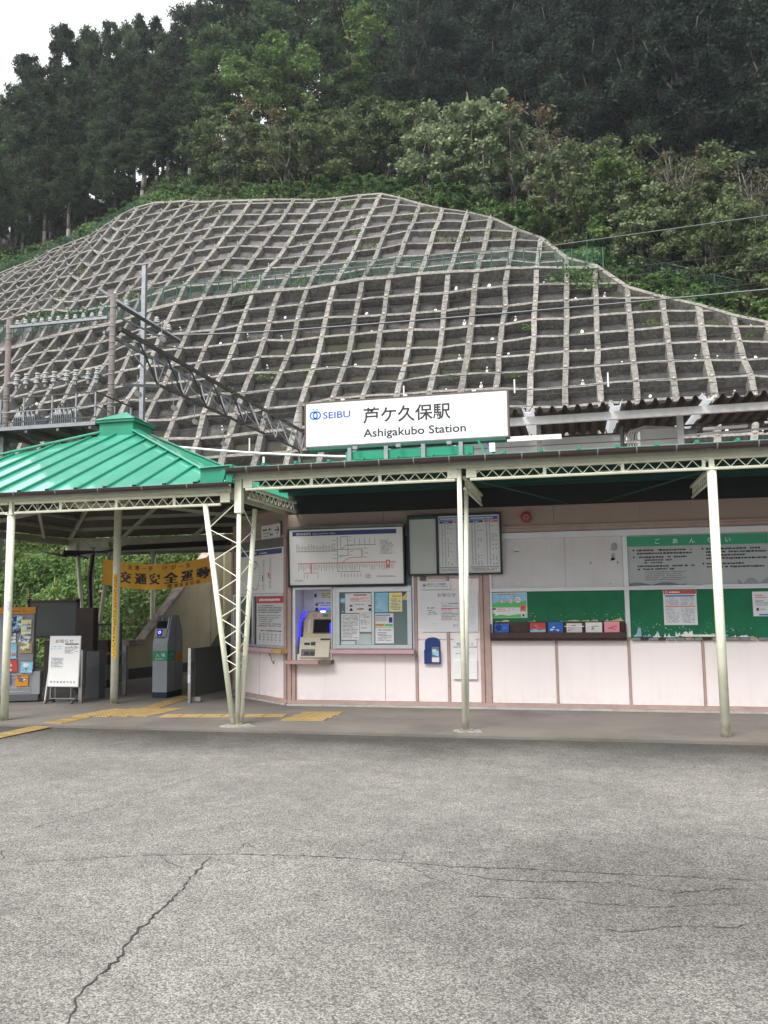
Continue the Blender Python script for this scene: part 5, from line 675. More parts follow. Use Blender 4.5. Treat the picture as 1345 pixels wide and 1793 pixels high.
# anchor bolts, drain pipes and lime marks
bo = MB('bolt')
for i in range(-29, 10):
    for j in range(-10, 11):
        if TR[i] < j-.1: continue
        if j >= 1:
            p = gp(i, j, .02); q = gp(i, j, .16); bo.tube(p, q, .085, 'bolt', 6); bo.tube(q, gp(i, j, .34), .045, 'bolt', 5)
        elif rg.random() < .85:
            bo.tube(gp(i, j, .0), gp(i, j, .07), .11, 'coping', 5); bo.tube(gp(i, j, .06), gp(i, j, .13), .05, 'bolt', 5)
bo.build('anchor_bolt', wall, kind='stuff')
lm = MB('lime')
for c in cells:
    if c[1] < 1 and rg.random() < .42 or rg.random() < .05:
        fa = rg.uniform(.25, .75); fb_ = rg.uniform(.15, .6); p = gp(c[0]+fa, c[1]+fb_, -.40); n_ = gn(*c)
        if rg.random() < .45: lm.tube(p, p+n_*.22+np.array([0, 0, -.02]), .05, 'lime', 6)
        s_ = rg.uniform(.06, .17); hh = s_*rg.uniform(1.2, 2.6)
        U = (gp(c[0]+1, c[1])-gp(c[0], c[1])); U /= np.linalg.norm(U); D = (gp(c[0], c[1])-gp(c[0], c[1]+1)); D /= np.linalg.norm(D); m_ = len(lm.v)
        q = p-n_*.01
        lm.add([q-U*s_*.5-D*hh*.3, q-U*s_*.1-D*hh*.6, q+U*s_*.5-D*hh*.3, q+U*s_*.7+D*hh*.4, q+U*s_*.1+D*hh*.8, q-U*s_*.8+D*hh*.6], [(0, 1, 2, 3, 4, 5)])
lm.build('lime_mark', wall, kind='stuff')

def wire_fence(pts, hgt, label, post_step=1, wires=True):
    """posts with two rails and a wire mesh between them, standing on pts"""
    t = thing('wire_fence', tuple(pts[0]), label, 'fence')
    ms = MB('fence_green')
    for k, p in enumerate(pts):
        p = Vector(p)
        if k % post_step == 0: MB('fence_green').tube(p-Vector((0, 0, .3)), p+Vector((0, 0, hgt+.06)), .05, n=6).build('post', t)
        if k < len(pts)-1:
            q = Vector(pts[k+1])
            ms.tube(p+Vector((0, 0, hgt)), q+Vector((0, 0, hgt)), .025, n=4); ms.tube(p+Vector((0, 0, .1)), q+Vector((0, 0, .1)), .02, n=4)
            nn = 7
            for w_ in range(1, nn): ms.add([p.lerp(q, w_/nn)+Vector((-.005, 0, .1)), p.lerp(q, w_/nn)+Vector((.005, 0, .1)), p.lerp(q, w_/nn)+Vector((.005, 0, hgt)), p.lerp(q, w_/nn)+Vector((-.005, 0, hgt))], [(0, 1, 2, 3)])
            for w_ in range(1, 7):
                z_ = .1+(hgt-.1)*w_/7; ms.add([p+Vector((0, 0, z_-.007)), q+Vector((0, 0, z_-.007)), q+Vector((0, 0, z_+.007)), p+Vector((0, 0, z_+.007))], [(0, 1, 2, 3)])
    ms.build('mesh_panel', t)
    return t
wire_fence([gp(i, .34, .02) for i in np.arange(-21, 4.4, .55)], 1.15, 'green wire mesh fence running level across the middle of the concrete lattice')
wire_fence([terr_pt(i, 3.0)+np.array([0, 0, .1]) for i in np.arange(3.0, 9, .8)], 1.5, 'green wire mesh fence descending through bushes above the right end of the lattice')
wire_fence([terr_pt(i, .7)+np.array([0, 0, .1]) for i in np.arange(-30, -17, .8)], 1.1, 'green wire mesh fence along the left top edge of the lattice below the cedars')

# ------------------------------------------------------------------ undergrowth (nobody could count it)
rs = np.random.RandomState(5)
def scatter_slope(n, i0, i1, s0, s1, power, hum, seed):
    q = np.random.RandomState(seed); I = q.uniform(i0, i1, n); S_ = s0+(s1-s0)*q.rand(n)**power
    P = np.array([terr_pt(i, s) for i, s in zip(I, S_)])
    hgt = hum*(.5+.5*np.sin(P[:, 0]*.9+1.7*np.sin(P[:, 1]*.7)))*(.6+.4*np.sin(P[:, 1]*1.3+P[:, 0]*.37)); hgt = np.abs(hgt)+.15
    P[:, 2] += hgt*(1-.75*q.rand(n)**2.2); P[:, 1] += q.normal(0, .15, n); return P
PU = scatter_slope(52000, -31, 44, -.3, 7, 1.4, 1.3, 1)
V, Q = leaf_quads(PU, .30, flat=.2, seed=2)
mi = (np.sin(PU[:, 0]*.55+2*np.sin(PU[:, 1]*.5))+rs.normal(0, .5, len(PU)) > .45).astype(int)
o = bpy.data.objects.new('undergrowth', quick_mesh('undergrowth', V, Q, ['leaf_bush', 'leaf_olive'], mi)); COL.objects.link(o)
tag(o, 'tangled green undergrowth over the slope directly above the lattice wall', 'undergrowth', kind='stuff')
PU = scatter_slope(60000, -50, 48, 5, 75, 1.2, 1.0, 3)
V, Q = leaf_quads(PU, .55, flat=.2, seed=4)
o = bpy.data.objects.new('forest_floor', quick_mesh('forest_floor', V, Q, ['leaf_dark'])); COL.objects.link(o)
tag(o, 'dark low growth on the forest floor between the trunks', 'undergrowth', kind='stuff')
# ivy bank behind the ticket hall
def bank_pts(n, seed):
    q = np.random.RandomState(seed); t = q.rand(n)**.85; X_ = q.uniform(-30, 0, n)
    Y_ = 18.1+t*6.2; Z_ = np.interp(Y_, [18.3, 20.5, 22.6, 25], [-.05, 1.9, 3.4, 3.6])
    X_ = X_-9.55+.2*np.maximum(0, Y_-17)
    hgt = .30+.38*np.abs(np.sin(X_*1.3+1.2*np.sin(Y_*1.1)))*np.abs(np.cos(Y_*1.5+X_*.4))
    k = 1-.6*q.rand(n)**2.5
    return np.stack([X_, Y_-hgt*k*.7, Z_+hgt*k], 1)
PB = bank_pts(130000, 8); V, Q = leaf_quads(PB, .105, seed=9, flat=-.2, aspect=.85)
mi = (rs.rand(len(PB)) < .35+.3*np.sin(PB[:, 0]*.8)).astype(int)
o = bpy.data.objects.new('ivy_bank', quick_mesh('ivy_bank', V, Q, ['leaf_vine', 'leaf_bush'], mi)); COL.objects.link(o)
tag(o, 'bright green climbing vines covering the bank behind the ticket hall', 'vines', kind='stuff')
PB = bank_pts(2600, 18); PB[:, 2] += .15; V, Q = leaf_quads(PB, .30, seed=19, flat=-.4, aspect=.10)
o = bpy.data.objects.new('tall_grass', quick_mesh('tall_grass', V, Q, ['leaf_straw'])); COL.objects.link(o)
tag(o, 'pale grass blades sticking out of the vines on the bank', 'grass', kind='stuff')

# ------------------------------------------------------------------ trees
def blob(centres, radii, per, seed, squash=.75, shell=.55):
    q = np.random.RandomState(seed); out = []
    for c, r in zip(centres, radii):
        v = q.normal(size=(per, 3)); v /= np.linalg.norm(v, axis=1)[:, None]; k = shell+(1-shell)*q.rand(per)
        v *= (r*k)[:, None]*(1+.25*q.normal(size=per))[:, None]; v[:, 2] *= squash; out.append(v+c)
    return np.concatenate(out)
def limb(mb, a_, b_, r0, r1, rg, bend=.08, n=4):
    pts = [Vector(a_).lerp(Vector(b_), k/n) for k in range(n+1)]; L_ = (Vector(b_)-Vector(a_)).length
    for k in range(1, n): pts[k] += Vector((rg.gauss(0, bend), rg.gauss(0, bend), 0))*L_*.5
    for k in range(n): mb.tube(pts[k], pts[k+1], r0+(r1-r0)*k/n, n=6, r2=r0+(r1-r0)*(k+1)/n)
PROTO = {}
mat('trunk_pale', (.24, .215, .185), .95, .3, 1.2, bump=.03, bscale=5)
def proto(key, name, label, cat, crown, trunk_mb, extra=None):
    root = bpy.data.objects.new(name, None); tag(root, label, cat)
    V, Q, leaf = crown
    c = bpy.data.objects.new('crown', quick_mesh('crown', V, Q, [leaf] if isinstance(leaf, str) else leaf[0], None if isinstance(leaf, str) else leaf[1])); c.parent = root
    me = bpy.data.meshes.new('trunk'); me.from_pydata([tuple(v) for v in trunk_mb.v], [], trunk_mb.f)
    for m in trunk_mb.ms: me.materials.append(MATS[m])
    me.polygons.foreach_set('use_smooth', [True]*len(trunk_mb.f)); me.update()
    t_ = bpy.data.objects.new('trunk', me); t_.parent = root
    PROTO.setdefault(key, []).append(root)
def put(key, k, loc, rz, sc, label, group):
    src = PROTO[key][k % len(PROTO[key])]; c = src.copy(); COL.objects.link(c); c.location = loc; c.rotation_euler = (0, 0, rz); c.scale = sc
    c['label'] = label
    if group: c['group'] = group
    for ch in src.children:
        d = ch.copy(); COL.objects.link(d); d.parent = c
    return c
def make_cedar(seed, leaf='leaf_cedar'):
    rg = random.Random(seed); H = 20; cs = []; rr = []; mb = MB('trunk_pale' if seed % 2 else 'bark')
    limb(mb, (0, 0, -.8), (rg.uniform(-.3, .3), rg.uniform(-.3, .3), H*.97), .30, .04, rg, .006, 6)
    z = H*rg.uniform(.26, .42); z0 = z
    while z < H:
        t = (z-z0)/(H-z0); Rm = (.9+2.5*(1-t)**.6)*(1-.35*(t < .12))*rg.uniform(.7, 1.15); n = 3+int(Rm*2.0)
        for k in range(n):
            a_ = rg.uniform(0, 6.283); r = Rm*rg.uniform(.35, 1)
            cs.append((r*math.cos(a_), r*math.sin(a_), z-.28*r+rg.uniform(-.3, .3))); rr.append(rg.uniform(.5, 1.05)*(1-.35*t))
            if rg.random() < .3: mb.tube((0, 0, z), (r*.9*math.cos(a_), r*.9*math.sin(a_), z-.2*r), .035, n=4, r2=.01)
        z += rg.uniform(.45, .8)
    P = blob(cs, rr, max(40, int(26000/len(cs))), seed, 1.05, .35)
    V, Q = leaf_quads(P, .33, seed=seed+50, aspect=.38, sag=.5)
    proto('c', 'cedar_tree', 'tall dark cedar', 'tree', (V, Q, leaf), mb)
def make_broad(key, seed, leaf, H=14, W=4.2, n=46, per=230, size=.33, low=.30, droop=.85):
    rg = random.Random(seed); mb = MB('bark'); cs = []; rr = []
    top = (rg.uniform(-.5, .5), rg.uniform(-.5, .5), H*.55); limb(mb, (0, 0, -.8), top, .26, .15, rg, .03)
    for k in range(7):
        a_ = k/7*6.283+rg.uniform(-.3, .3); r = W*rg.uniform(.4, .8); b_ = (r*math.cos(a_), r*math.sin(a_), H*rg.uniform(.55, .9)); limb(mb, (top[0]*.7, top[1]*.7, H*rg.uniform(.3, .5)), b_, .12, .03, rg, .07)
    for k in range(n):
        a_ = rg.uniform(0, 6.283); z = H*(low+(1-low)*rg.random()); t = (z/H-low)/(1-low); Rm = W*math.sin(math.pi*min(1, .18+.80*t))**.6
        r = Rm*math.sqrt(rg.random()); cs.append((r*math.cos(a_), r*math.sin(a_), z)); rr.append(rg.uniform(.65, 1.45)*W/4.2)
    P = blob(cs, rr, per, seed, .62, .5); V, Q = leaf_quads(P, size, seed=seed+60, aspect=.62, flat=.3)
    proto(key, 'broadleaf_tree', 'broadleaf tree', 'tree', (V, Q, leaf), mb)
def make_shrub(key, seed, leaf, H=5, W=2.2, n=40, per=170, size=.21, stems=6, twigs=0, tipleaf=None, name='shrub_tree', cat='small tree', bark='bark'):
    rg = random.Random(seed); mb = MB(bark); cs = []; rr = []
    for k in range(stems):
        a_ = k/stems*6.283; r = W*rg.uniform(.15, .8); e = (r*math.cos(a_), r*math.sin(a_), H*rg.uniform(.7, .98)); limb(mb, (rg.uniform(-.2, .2), rg.uniform(-.2, .2), -.4), e, .06, .02, rg, .06)
        for q in range(twigs):
            f = rg.uniform(.35, 1); b_ = Vector(e)*f; mb.tube(b_, b_+Vector((rg.gauss(0, .5), rg.gauss(0, .5), rg.uniform(.2, .9))), .02, n=4, r2=.006)
    for k in range(n):
        a_ = rg.uniform(0, 6.283); z = H*(.12+.86*rg.random()); r = W*math.sqrt(rg.random())*(1 if z < .75*H else .75); cs.append((r*math.cos(a_), r*math.sin(a_), z)); rr.append(rg.uniform(.3, .75)*W/2.2)
    P = blob(cs, rr, per, seed, .55, .3); V, Q = leaf_quads(P, size, seed=seed+70, aspect=.6, flat=.3)
    lf = leaf
    if tipleaf: lf = ([leaf, tipleaf], ((P[:, 2] > H*.93) & (np.random.RandomState(seed).rand(len(P)) < .8)).astype(int))
    proto(key, name, 'small tree', cat, (V, Q, lf), mb)
for s_ in (1, 2, 3, 4): make_cedar(s_)
make_broad('g', 11, 'leaf_mid'); make_broad('g', 12, 'leaf_mid', W=3.8); make_broad('y', 13, 'leaf_bright', W=3.6, n=30, per=200)
make_broad('d', 14, 'leaf_dark', H=18, W=4.4, low=.12, n=60, per=330, size=.26); make_broad('d', 15, 'leaf_dark', H=18, W=3.8, low=.35, n=52, per=330, size=.26); make_broad('d', 16, 'leaf_dark', H=18, W=4.6, low=.2, n=56, per=330, size=.26)
make_shrub('o', 21, 'leaf_olive'); make_shrub('o', 22, 'leaf_olive', W=2.6); make_shrub('p', 23, 'leaf_pale', W=1.9, bark='bark_pale'); make_shrub('p', 24, 'leaf_pale', W=2.3, n=30)
make_shrub('t', 25, 'leaf_dry', stems=14, twigs=12, n=26, per=70, size=.15, bark='bark_pale'); make_shrub('a', 26, 'leaf_pale', tipleaf='leaf_rust', twigs=5)
make_shrub('v', 27, 'leaf_bright', W=1.8); make_shrub('b', 28, 'leaf_bush', H=2, W=1.3, n=20, per=150, size=.2, stems=4, name='bush', cat='bush'); make_shrub('b', 29, 'leaf_olive', H=2, W=1.2, n=18, per=130, size=.17, stems=5, name='bush', cat='bush')
make_shrub('b', 30, 'leaf_bush', H=2, W=1.5, n=24, per=140, size=.22, stems=4, name='bush', cat='bush')
PROTO_H = dict(c=20, g=14, y=14, d=18, o=5, p=5, t=5, a=5, v=5, b=2)
def where(x):
    return 'far left' if x < -48 else 'left' if x < -30 else 'centre' if x < -8 else 'right' if x < 6 else 'far right'
KIND = dict(c=(('tall dark cedar', 'in the dense left stand,'), 'cedars in the dense stand'),
            g=(('rounded mid green tree', 'on the mountainside'), 'green broadleaf trees on the mountainside'),
            y=(('yellow green leafy tree', 'among the darker forest'), 'yellow green trees among the dark ones'),
            d=(('dark shaded forest tree', 'on the mountainside,'), 'dark forest trees on the mountainside'),
            o=(('olive green small tree', 'in the thicket above the lattice'), 'olive green small trees in the thicket'),
            p=(('pale grey green small tree', 'in the thicket above the lattice'), 'pale small trees in the thicket'),
            t=(('sparse brown twiggy shrub', 'in the thicket above the lattice'), 'sparse twiggy shrubs in the thicket'),
            a=(('small tree with rusty tips', 'in the thicket above the lattice'), 'small trees with orange tips'),
            v=(('bright green upright shrub', 'above the right end of the lattice'), None),
            b=(('low leafy bush', 'along the top edge of the lattice'), 'bushes along the top edge of the lattice'))
RANK = []
def nth(n): return str(n)+('th' if 10 < n % 100 < 14 else {1: 'st', 2: 'nd', 3: 'rd'}.get(n % 10, 'th'))
def number_labels():
    """give look-alikes their place, counted from the left as seen in the picture"""
    sets = {}
    for o_, a_, b_ in RANK: sets.setdefault((a_, b_), []).append(o_)
    for (a_, b_), L_ in sets.items():
        def px_(o_): v_ = np.array(o_.location)-camv; return (v_@np.array(rt))/(v_@np.array(fw))
        L_.sort(key=px_)
        for k_, o_ in enumerate(L_): o_['label'] = f'{a_} {b_}, {nth(k_+1)} from the left' if len(L_) > 1 else f'{a_} {b_}'.rstrip(',')
    RANK.clear()
rg = random.Random(99)
for n_, (k, x, y, z, hgt) in enumerate(TREES):
    s_ = hgt/PROTO_H[k]; w_ = s_*rg.uniform(.9, 1.15)
    if k == 'c': w_ = max(.75, min(1.05, s_*.9))*rg.uniform(.85, 1.1)
    if k == 'd': w_ = max(.8, s_*.85)
    lab, grp = KIND[k]
    o_ = put(k, rg.randrange(8), (x, y, z), rg.uniform(0, 6.28), (w_, w_*rg.uniform(.9, 1.1), s_), 'x', grp)
    dep = (np.array([x, y, z])-camv)@np.array(fw)
    RANK.append((o_, lab[0], lab[1]+({'c': (' front row', ' back row')[dep > 84], 'd': (' lower row', ' middle row', ' upper row')[(dep > 76)+(dep > 92)]}.get(k, ''))))
# weeds rooted in the lattice
def tuft(seed, leaf, n=90, size=.13, r=.4, h=.35):
    q = np.random.RandomState(seed); v = q.normal(size=(n, 3))*[r*.5, r*.5, h*.5]; v[:, 2] = np.abs(v[:, 2]); V, Q = leaf_quads(v, size, seed=seed); return quick_mesh('weed', V, Q, [leaf])
TUFT = [tuft(1, 'leaf_bright'), tuft(2, 'leaf_vine', r=.6), tuft(3, 'leaf_straw', r=.6), tuft(4, 'leaf_bush', 260, .18, 1.1, .6)]
spots = [(5.6, -2.4, 0, 1), (3.4, -3.9, 0, .8), (-1.4, 3.3, 2, 1.2), (-.8, 3.1, 2, 1.2), (-7.6, -5.8, 0, .8), (-6.6, -5.2, 1, .8), (3.2, -.6, 3, 1.2), (3.7, -1.2, 3, .9), (-12.3, 7.3, 2, 1.3), (-5.3, 4.6, 1, 1), (-4.5, 3.4, 2, 1), (5.6, -3.5, 1, .7),
         (-13.3, 1.3, 2, 1.6), (-14, 1.2, 2, 1.4), (-8.4, .6, 1, 1.2), (-6.4, .6, 1, 1.2), (-4.4, .7, 1, 1), (-11.3, 6.4, 1, 1), (-9.6, 2.2, 1, .9), (-3.2, 5.6, 1, .9), (.6, 3.4, 1, .8), (-16, .6, 3, 1), (-18, .6, 3, 1.1), (-18.5, 4.5, 2, 1), (-18.5, 2.5, 2, 1.1), (1.4, -.2, 1, .7), (7.6, -4.0, 1, .6), (8.4, -4.4, 0, .5), (1.6, -6.1, 1, .8), (-.3, -6.1, 1, .8), (-2.5, 6.6, 2, 1.1), (-6.3, 7.6, 1, 1.0)]
rw = random.Random(77)
for _ in range(34):
    i_ = rw.uniform(-27, 8); j_ = rw.choice((rw.uniform(1, 8), rw.uniform(1, 8), rw.uniform(-8, 0)))
    if TR[int(i_)] > j_+.3: spots.append((i_, j_, rw.choice((0, 1, 1, 2, 2)), rw.uniform(.4, .9)))
for i, j, k, s_ in spots:
    w_ = thing('weed', tuple(gp(i, j, -.3)), 'x', 'weed', 'weeds growing in the lattice cells'); w_.scale = (s_*1.3,)*3; w_.rotation_euler = (0, 0, i*3.3)
    fo = bpy.data.objects.new('foliage', TUFT[k]); COL.objects.link(fo); fo.parent = w_
    RANK.append((w_, ('bright green weed', 'leafy vine tuft', 'yellowish dry weed', 'dark green bushy weed')[k], 'among those growing in the lattice cells'))
number_labels()

# light valley haze round the camera and everything built, the sky outside it
hz = MB('white'); hz.box(-330, 330, -330, 330, -2, 140); ho = hz.build('haze', kind='stuff')
hm = bpy.data.materials.new('haze'); hm.use_nodes = True; t = hm.node_tree; t.nodes.remove(t.nodes['Principled BSDF'])
pv = t.nodes.new('ShaderNodeVolumePrincipled'); pv.inputs['Color'].default_value = (.82, .88, .95, 1); pv.inputs['Density'].default_value = .00035; pv.inputs['Anisotropy'].default_value = .2
t.links.new(pv.outputs[0], t.nodes['Material Output'].inputs['Volume']); ho.data.materials.clear(); ho.data.materials.append(hm)
tag(ho, 'faint pale haze filling the valley air')
# ------------------------------------------------------------------ station building
WY = 12.48
FW = Fr((0, WY), (1, 0)); BD = (1.11, -.94); FB = Fr((-4.44, WY), BD)      # front wall; angled bay (u runs from -2 at its far end to 0 at the corner)
st = thing('station_building', (0, WY, 0), 'long low pink panelled station building with terracotta battens and a splayed corner bay', 'station building')
def P(name, fn, bevel=0, parent=st, **k):
    mb = MB(); fn(mb); return mb.build(name, parent, bevel=bevel, **k)
# carcass, leaving the ticket machine recess open
def carc(b):
    b.box(-4.43, -4.335, WY+.012, WY+.4, 0, 3.38, 'pink'); b.box(-4.335, -3.725, WY+.012, WY+.4, 0, .71, 'pink'); b.box(-4.335, -3.725, WY+.012, WY+.4, 1.82, 3.38, 'pink')
    b.box(-3.725, 8, WY+.012, WY+.4, 0, 3.38, 'pink'); b.box(-4.4, 8, WY+.41, 16.5, 0, 3.3, 'pink')
P('wall', carc)
P('wall', lambda b: b.hexa([(-4.44, WY+.012, 0), (-5.90, 13.76, 0), (-5.9, 16.5, 0), (-4.44, 16.5, 0), (-4.44, WY+.012, 3.1), (-5.90, 13.76, 3.1), (-5.9, 16.5, 3.1), (-4.44, 16.5, 3.1)], 'fascia_shaded'))
for u0, u1, z0, z1 in [(-4.30, -2.895, .09, .79), (-2.885, -2.425, .09, .79), (-2.375, -1.935, .09, 1.0), (-1.885, -1.435, .09, 1.0), (-2.375, -1.935, 1.02, 1.96), (-1.885, -1.435, 1.02, 1.96),
                       (-1.27, -.345, .09, .99), (-.305, .67, .09, .99), (.71, 1.67, .09, .99), (1.71, 2.65, .09, .99), (2.69, 3.65, .09, .99), (3.69, 4.65, .09, .99), (4.69, 5.65, .09, .99)]:
    P('wall_panel', lambda b: b.fb(FW, u0, u1, z0, z1, -.01, .008, 'pink'))
for u0, u1, z1 in [(-2.42, -2.38, 1.96), (-1.93, -1.89, 1.96), (-.34, -.31, 1.0), (.675, .705, 1.0), (1.675, 1.705, 1.0), (2.655, 2.685, 1.0), (3.655, 3.685, 1.0), (4.655, 4.685, 1.0)]:
    P('batten', lambda b: b.fb(FW, u0, u1, .085, z1, -.01, .024, 'terracotta'), .002)
for u0, u1 in [(-4.455, -4.395), (-4.385, -4.325)]: P('corner_post', lambda b: b.fb(FW, u0, u1, .085, 2.62, -.01, .035, 'terracotta'), .003)
for u0, u1 in [(-1.432, -1.375), (-1.365, -1.275)]: P('post', lambda b: b.fb(FW, u0, u1, .085, 2.62, -.01, .036, 'terracotta'), .003)
P('base_rail', lambda b: b.fb(FW, -4.455, 6, .03, .085, -.01, .034, 'terracotta'), .003)
P('base_rail', lambda b: b.fb(FB, -1.97, -.02, .03, .085, 0, .034, 'terracotta'), .003)
rgp = random.Random(2)
def plinth(b):
    for F, a_, e in ((FW, -4.46, 6.0), (FB, -1.97, -.05)):
        u = a_
        while u < e-.01:
            w = min(rgp.uniform(.25, .6), e-u); b.fb(F, u, u+w, -.02, .029, -.01, .058+rgp.uniform(0, .014), 'plinth_white'); u += w
P('plinth', plinth, .004)
for u0, u1 in [(-4.45, -2.9), (-2.895, -.3), (-.295, .925), (.93, 2.7), (2.705, 6)]: P('fascia_panel', lambda b: b.fb(FW, u0, u1, 2.69, 2.98, -.01, .012, 'fascia_shaded'))
P('fascia_rail', lambda b: b.fb(FW, -4.45, 6, 2.655, 2.688, -.01, .04, 'terracotta'), .003)
P('fascia_rail', lambda b: b.fb(FW, -4.45, 6, 2.595, 2.653, -.01, .028, 'terracotta'), .003)
P('fascia_panel', lambda b: b.fb(FB, -1.96, -.02, 2.685, 2.95, 0, .012, 'fascia_shaded'))
P('fascia_rail', lambda b: b.fb(FB, -1.96, -.02, 2.635, 2.683, 0, .04, 'terracotta'), .003)
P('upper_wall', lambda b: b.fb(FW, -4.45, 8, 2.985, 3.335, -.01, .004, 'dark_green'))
# bay
for u0, u1 in [(-1.9, -.955), (-.945, -.13)]: P('wall_panel', lambda b: b.fb(FB, u0, u1, .09, .79, 0, .01, 'pink'))
P('bay_post', lambda b: b.fb(FB, -1.97, -1.90, .085, 2.63, 0, .035, 'terracotta'), .003)
P('bay_post', lambda b: b.fb(FB, -.12, -.04, .085, 2.63, 0, .034, 'terracotta'), .003)
P('upper_board', lambda b: b.fb(FB, -1.89, -.125, 2.49, 2.63, 0, .008, 'zinc_dark'))
P('counter_shelf', lambda b: (b.fb(FB, -1.7, -.30, .80, .865, 0, .16, 'sill_pink'), b.fb(FB, -.297, .02, .80, .868, 0, .17, 'wood_orange')), .004)
# ticket window
def winframe(b):
    for a in [(-3.66, -2.46, 1.74, 1.82), (-3.66, -2.46, .875, .935), (-3.66, -3.60, .936, 1.739), (-2.53, -2.46, .936, 1.739), (-3.085, -3.045, .936, 1.739)]: b.fb(FW, *a, -.01, .05, 'alu')
    b.fb(FW, -3.72, -3.665, .87, 2.0, -.01, .03, 'alu'); b.fb(FW, -2.455, -2.425, .87, 2.6, -.01, .02, 'alu')
wf = P('ticket_window', winframe, .003)
P('pane', lambda b: b.fb(FW, -3.598, -3.087, .937, 1.738, -.008, .012, 'pane'), parent=wf)
P('pane', lambda b: b.fb(FW, -3.043, -2.532, .937, 1.738, -.008, .024, 'pane'), parent=wf)
P('blind', lambda b: (b.fb(FW, -3.59, -3.36, .937, .99, .0125, .016, 'paper_grey'), b.fb(FW, -3.34, -3.10, .937, 1.10, .0125, .016, 'pane_frost')), parent=wf)
P('window_sill', lambda b: b.fb(FW, -3.72, -2.41, .805, .866, 0, .17, 'sill_pink'), .004)
P('sill_bracket', lambda b: b.fb(FW, -2.44, -2.40, .76, .804, 0, .12, 'steel'))
P('dark_gap', lambda b: b.fb(FW, -2.55, -2.425, 1.84, 2.59, -.005, .006, 'pane'))
# ticket machine recess
def recess(b):
    b.box(-4.335, -4.32, WY-.03, WY+.39, .71, 1.82, 'alu_paint'); b.box(-3.74, -3.725, WY-.03, WY+.39, .71, 1.82, 'alu_paint')
    b.box(-4.319, -3.741, WY-.03, WY+.39, 1.80, 1.82, 'alu_paint'); b.box(-4.319, -3.741, WY+.35, WY+.39, .715, 1.799, 'alu_paint')
    b.fb(FW, -4.36, -4.322, .70, 1.84, .012, .045, 'alu'); b.fb(FW, -3.738, -3.722, .70, 1.84, .012, .045, 'alu'); b.fb(FW, -4.3215, -3.7385, 1.79, 1.84, .013, .045, 'alu')
P('machine_recess', recess, .002)
P('machine_shelf', lambda b: (b.fb(FW, -4.44, -3.90, .645, .70, 0, .20, 'terracotta'), b.fb(FW, -3.897, -3.70, .645, .702, 0, .18, 'rust')), .004)
# notice board range on the right
def boardframe(b):
    b.fb(FW, -1.27, 6, 2.495, 2.585, -.005, .05, 'alu_paint'); b.fb(FW, -1.27, 6, 1.712, 1.765, -.005, .045, 'alu_paint')
    for u0, u1 in ((-1.27, -1.24), (.66, .725), (2.625, 2.69), (4.58, 4.64)):
        b.fb(FW, u0, u1, 1.04, 1.711, -.005, .047, 'alu_paint'); b.fb(FW, u0, u1, 1.766, 2.494, -.005, .047, 'alu_paint')
nb = P('board_frame', boardframe, .002)
P('slide_rail', lambda b: (b.fb(FW, .84, 1.62, 1.738, 1.772, .0451, .062, 'alu'), b.fb(FW, 1.72, 2.58, 1.742, 1.776, .0451, .06, 'alu')), .002)
for u0, u1 in ((-1.239, -.162), (-.158, .659)): P('blank_board', lambda b: b.fb(FW, u0, u1, 1.766, 2.494, -.004, .012, 'old_board'))
def stains(b):
    r_ = random.Random(21)
    for _ in range(26):
        u = r_.uniform(-1.15, .6); z = r_.choice((1.79, 1.8, 1.82, 2.1, 2.15, 2.3)); w = r_.choice((.015, .03, .05)); hh = r_.choice((.012, .03, .09))
        if abs(u+.16) < .07: continue
        b.fpoly(FW, [(u-w, z), (u-w*.2, z-hh*.2), (u+w, z+.004), (u+w*.8, z+hh), (u, z+hh*1.2), (u-w*.8, z+hh*.8)], .0128, 'zinc' if r_.random() < .12 else 'paper_grey')
P('tape_residue', stains)
P('green_board', lambda b: b.fb(FW, -1.239, .659, 1.10, 1.711, -.004, .012, 'board_green'))
P('green_board', lambda b: b.fb(FW, .726, 2.624, 1.035, 1.711, -.004, .012, 'board_green'))
P('green_board', lambda b: b.fb(FW, 2.691, 4.579, 1.035, 1.711, -.004, .012, 'board_green'))
P('blank_board', lambda b: b.fb(FW, 2.691, 4.579, 1.766, 2.494, -.004, .012, 'old_board'))
def peel(u0, u1, z0, zmax, mats, seed, d=.0125):
    """ragged strips of bare board where the green skin has flaked off along the bottom"""
    r_ = random.Random(seed); b = MB()
    u = u0
    while u < u1:
        w = r_.uniform(.05, .30); n = max(6, int(w/.010))
        if r_.random() < .75:
            A = r_.uniform(.25, 1)*zmax; hs = [0]; [hs.append(min(1.0, max(.12, hs[-1]+r_.gauss(0, .30)))) for _ in range(n)]; hs[-1] = .05; top = [(u+w*k/n, z0+max(.004, A*hs[k])) for k in range(n+1)]
            for (a_, za), (c_, zc) in zip(top, top[1:]): b.fpoly(FW, [(a_, z0), (c_, z0), (c_, zc), (a_, za)], d, r_.choice(mats) if r_.random() < .15 else mats[0])
            for _ in range(8):
                x = u+r_.uniform(0, w); zz = z0+A+r_.uniform(0, .1); q = r_.uniform(.002, .007)
                b.fpoly(FW, [(x-q, zz), (x, zz-q), (x+q*1.3, zz), (x, zz+q)], d, mats[0])
        u += w*r_.uniform(.8, 1.5)
    return b
mat('peel_cream', (.55, .52, .30), .8, .3, 20); mat('peel_white', (.72, .74, .76), .8, .12, 15); mat('peel_blue', (.30, .45, .60), .8, .2, 15)
peel(-.72, .64, 1.27, .06, ['peel_cream'], 3).build('flaked_edge', st, kind='stuff'); peel(-1.2, -.72, 1.27, .03, ['peel_cream'], 5).build('flaked_edge', st, kind='stuff')
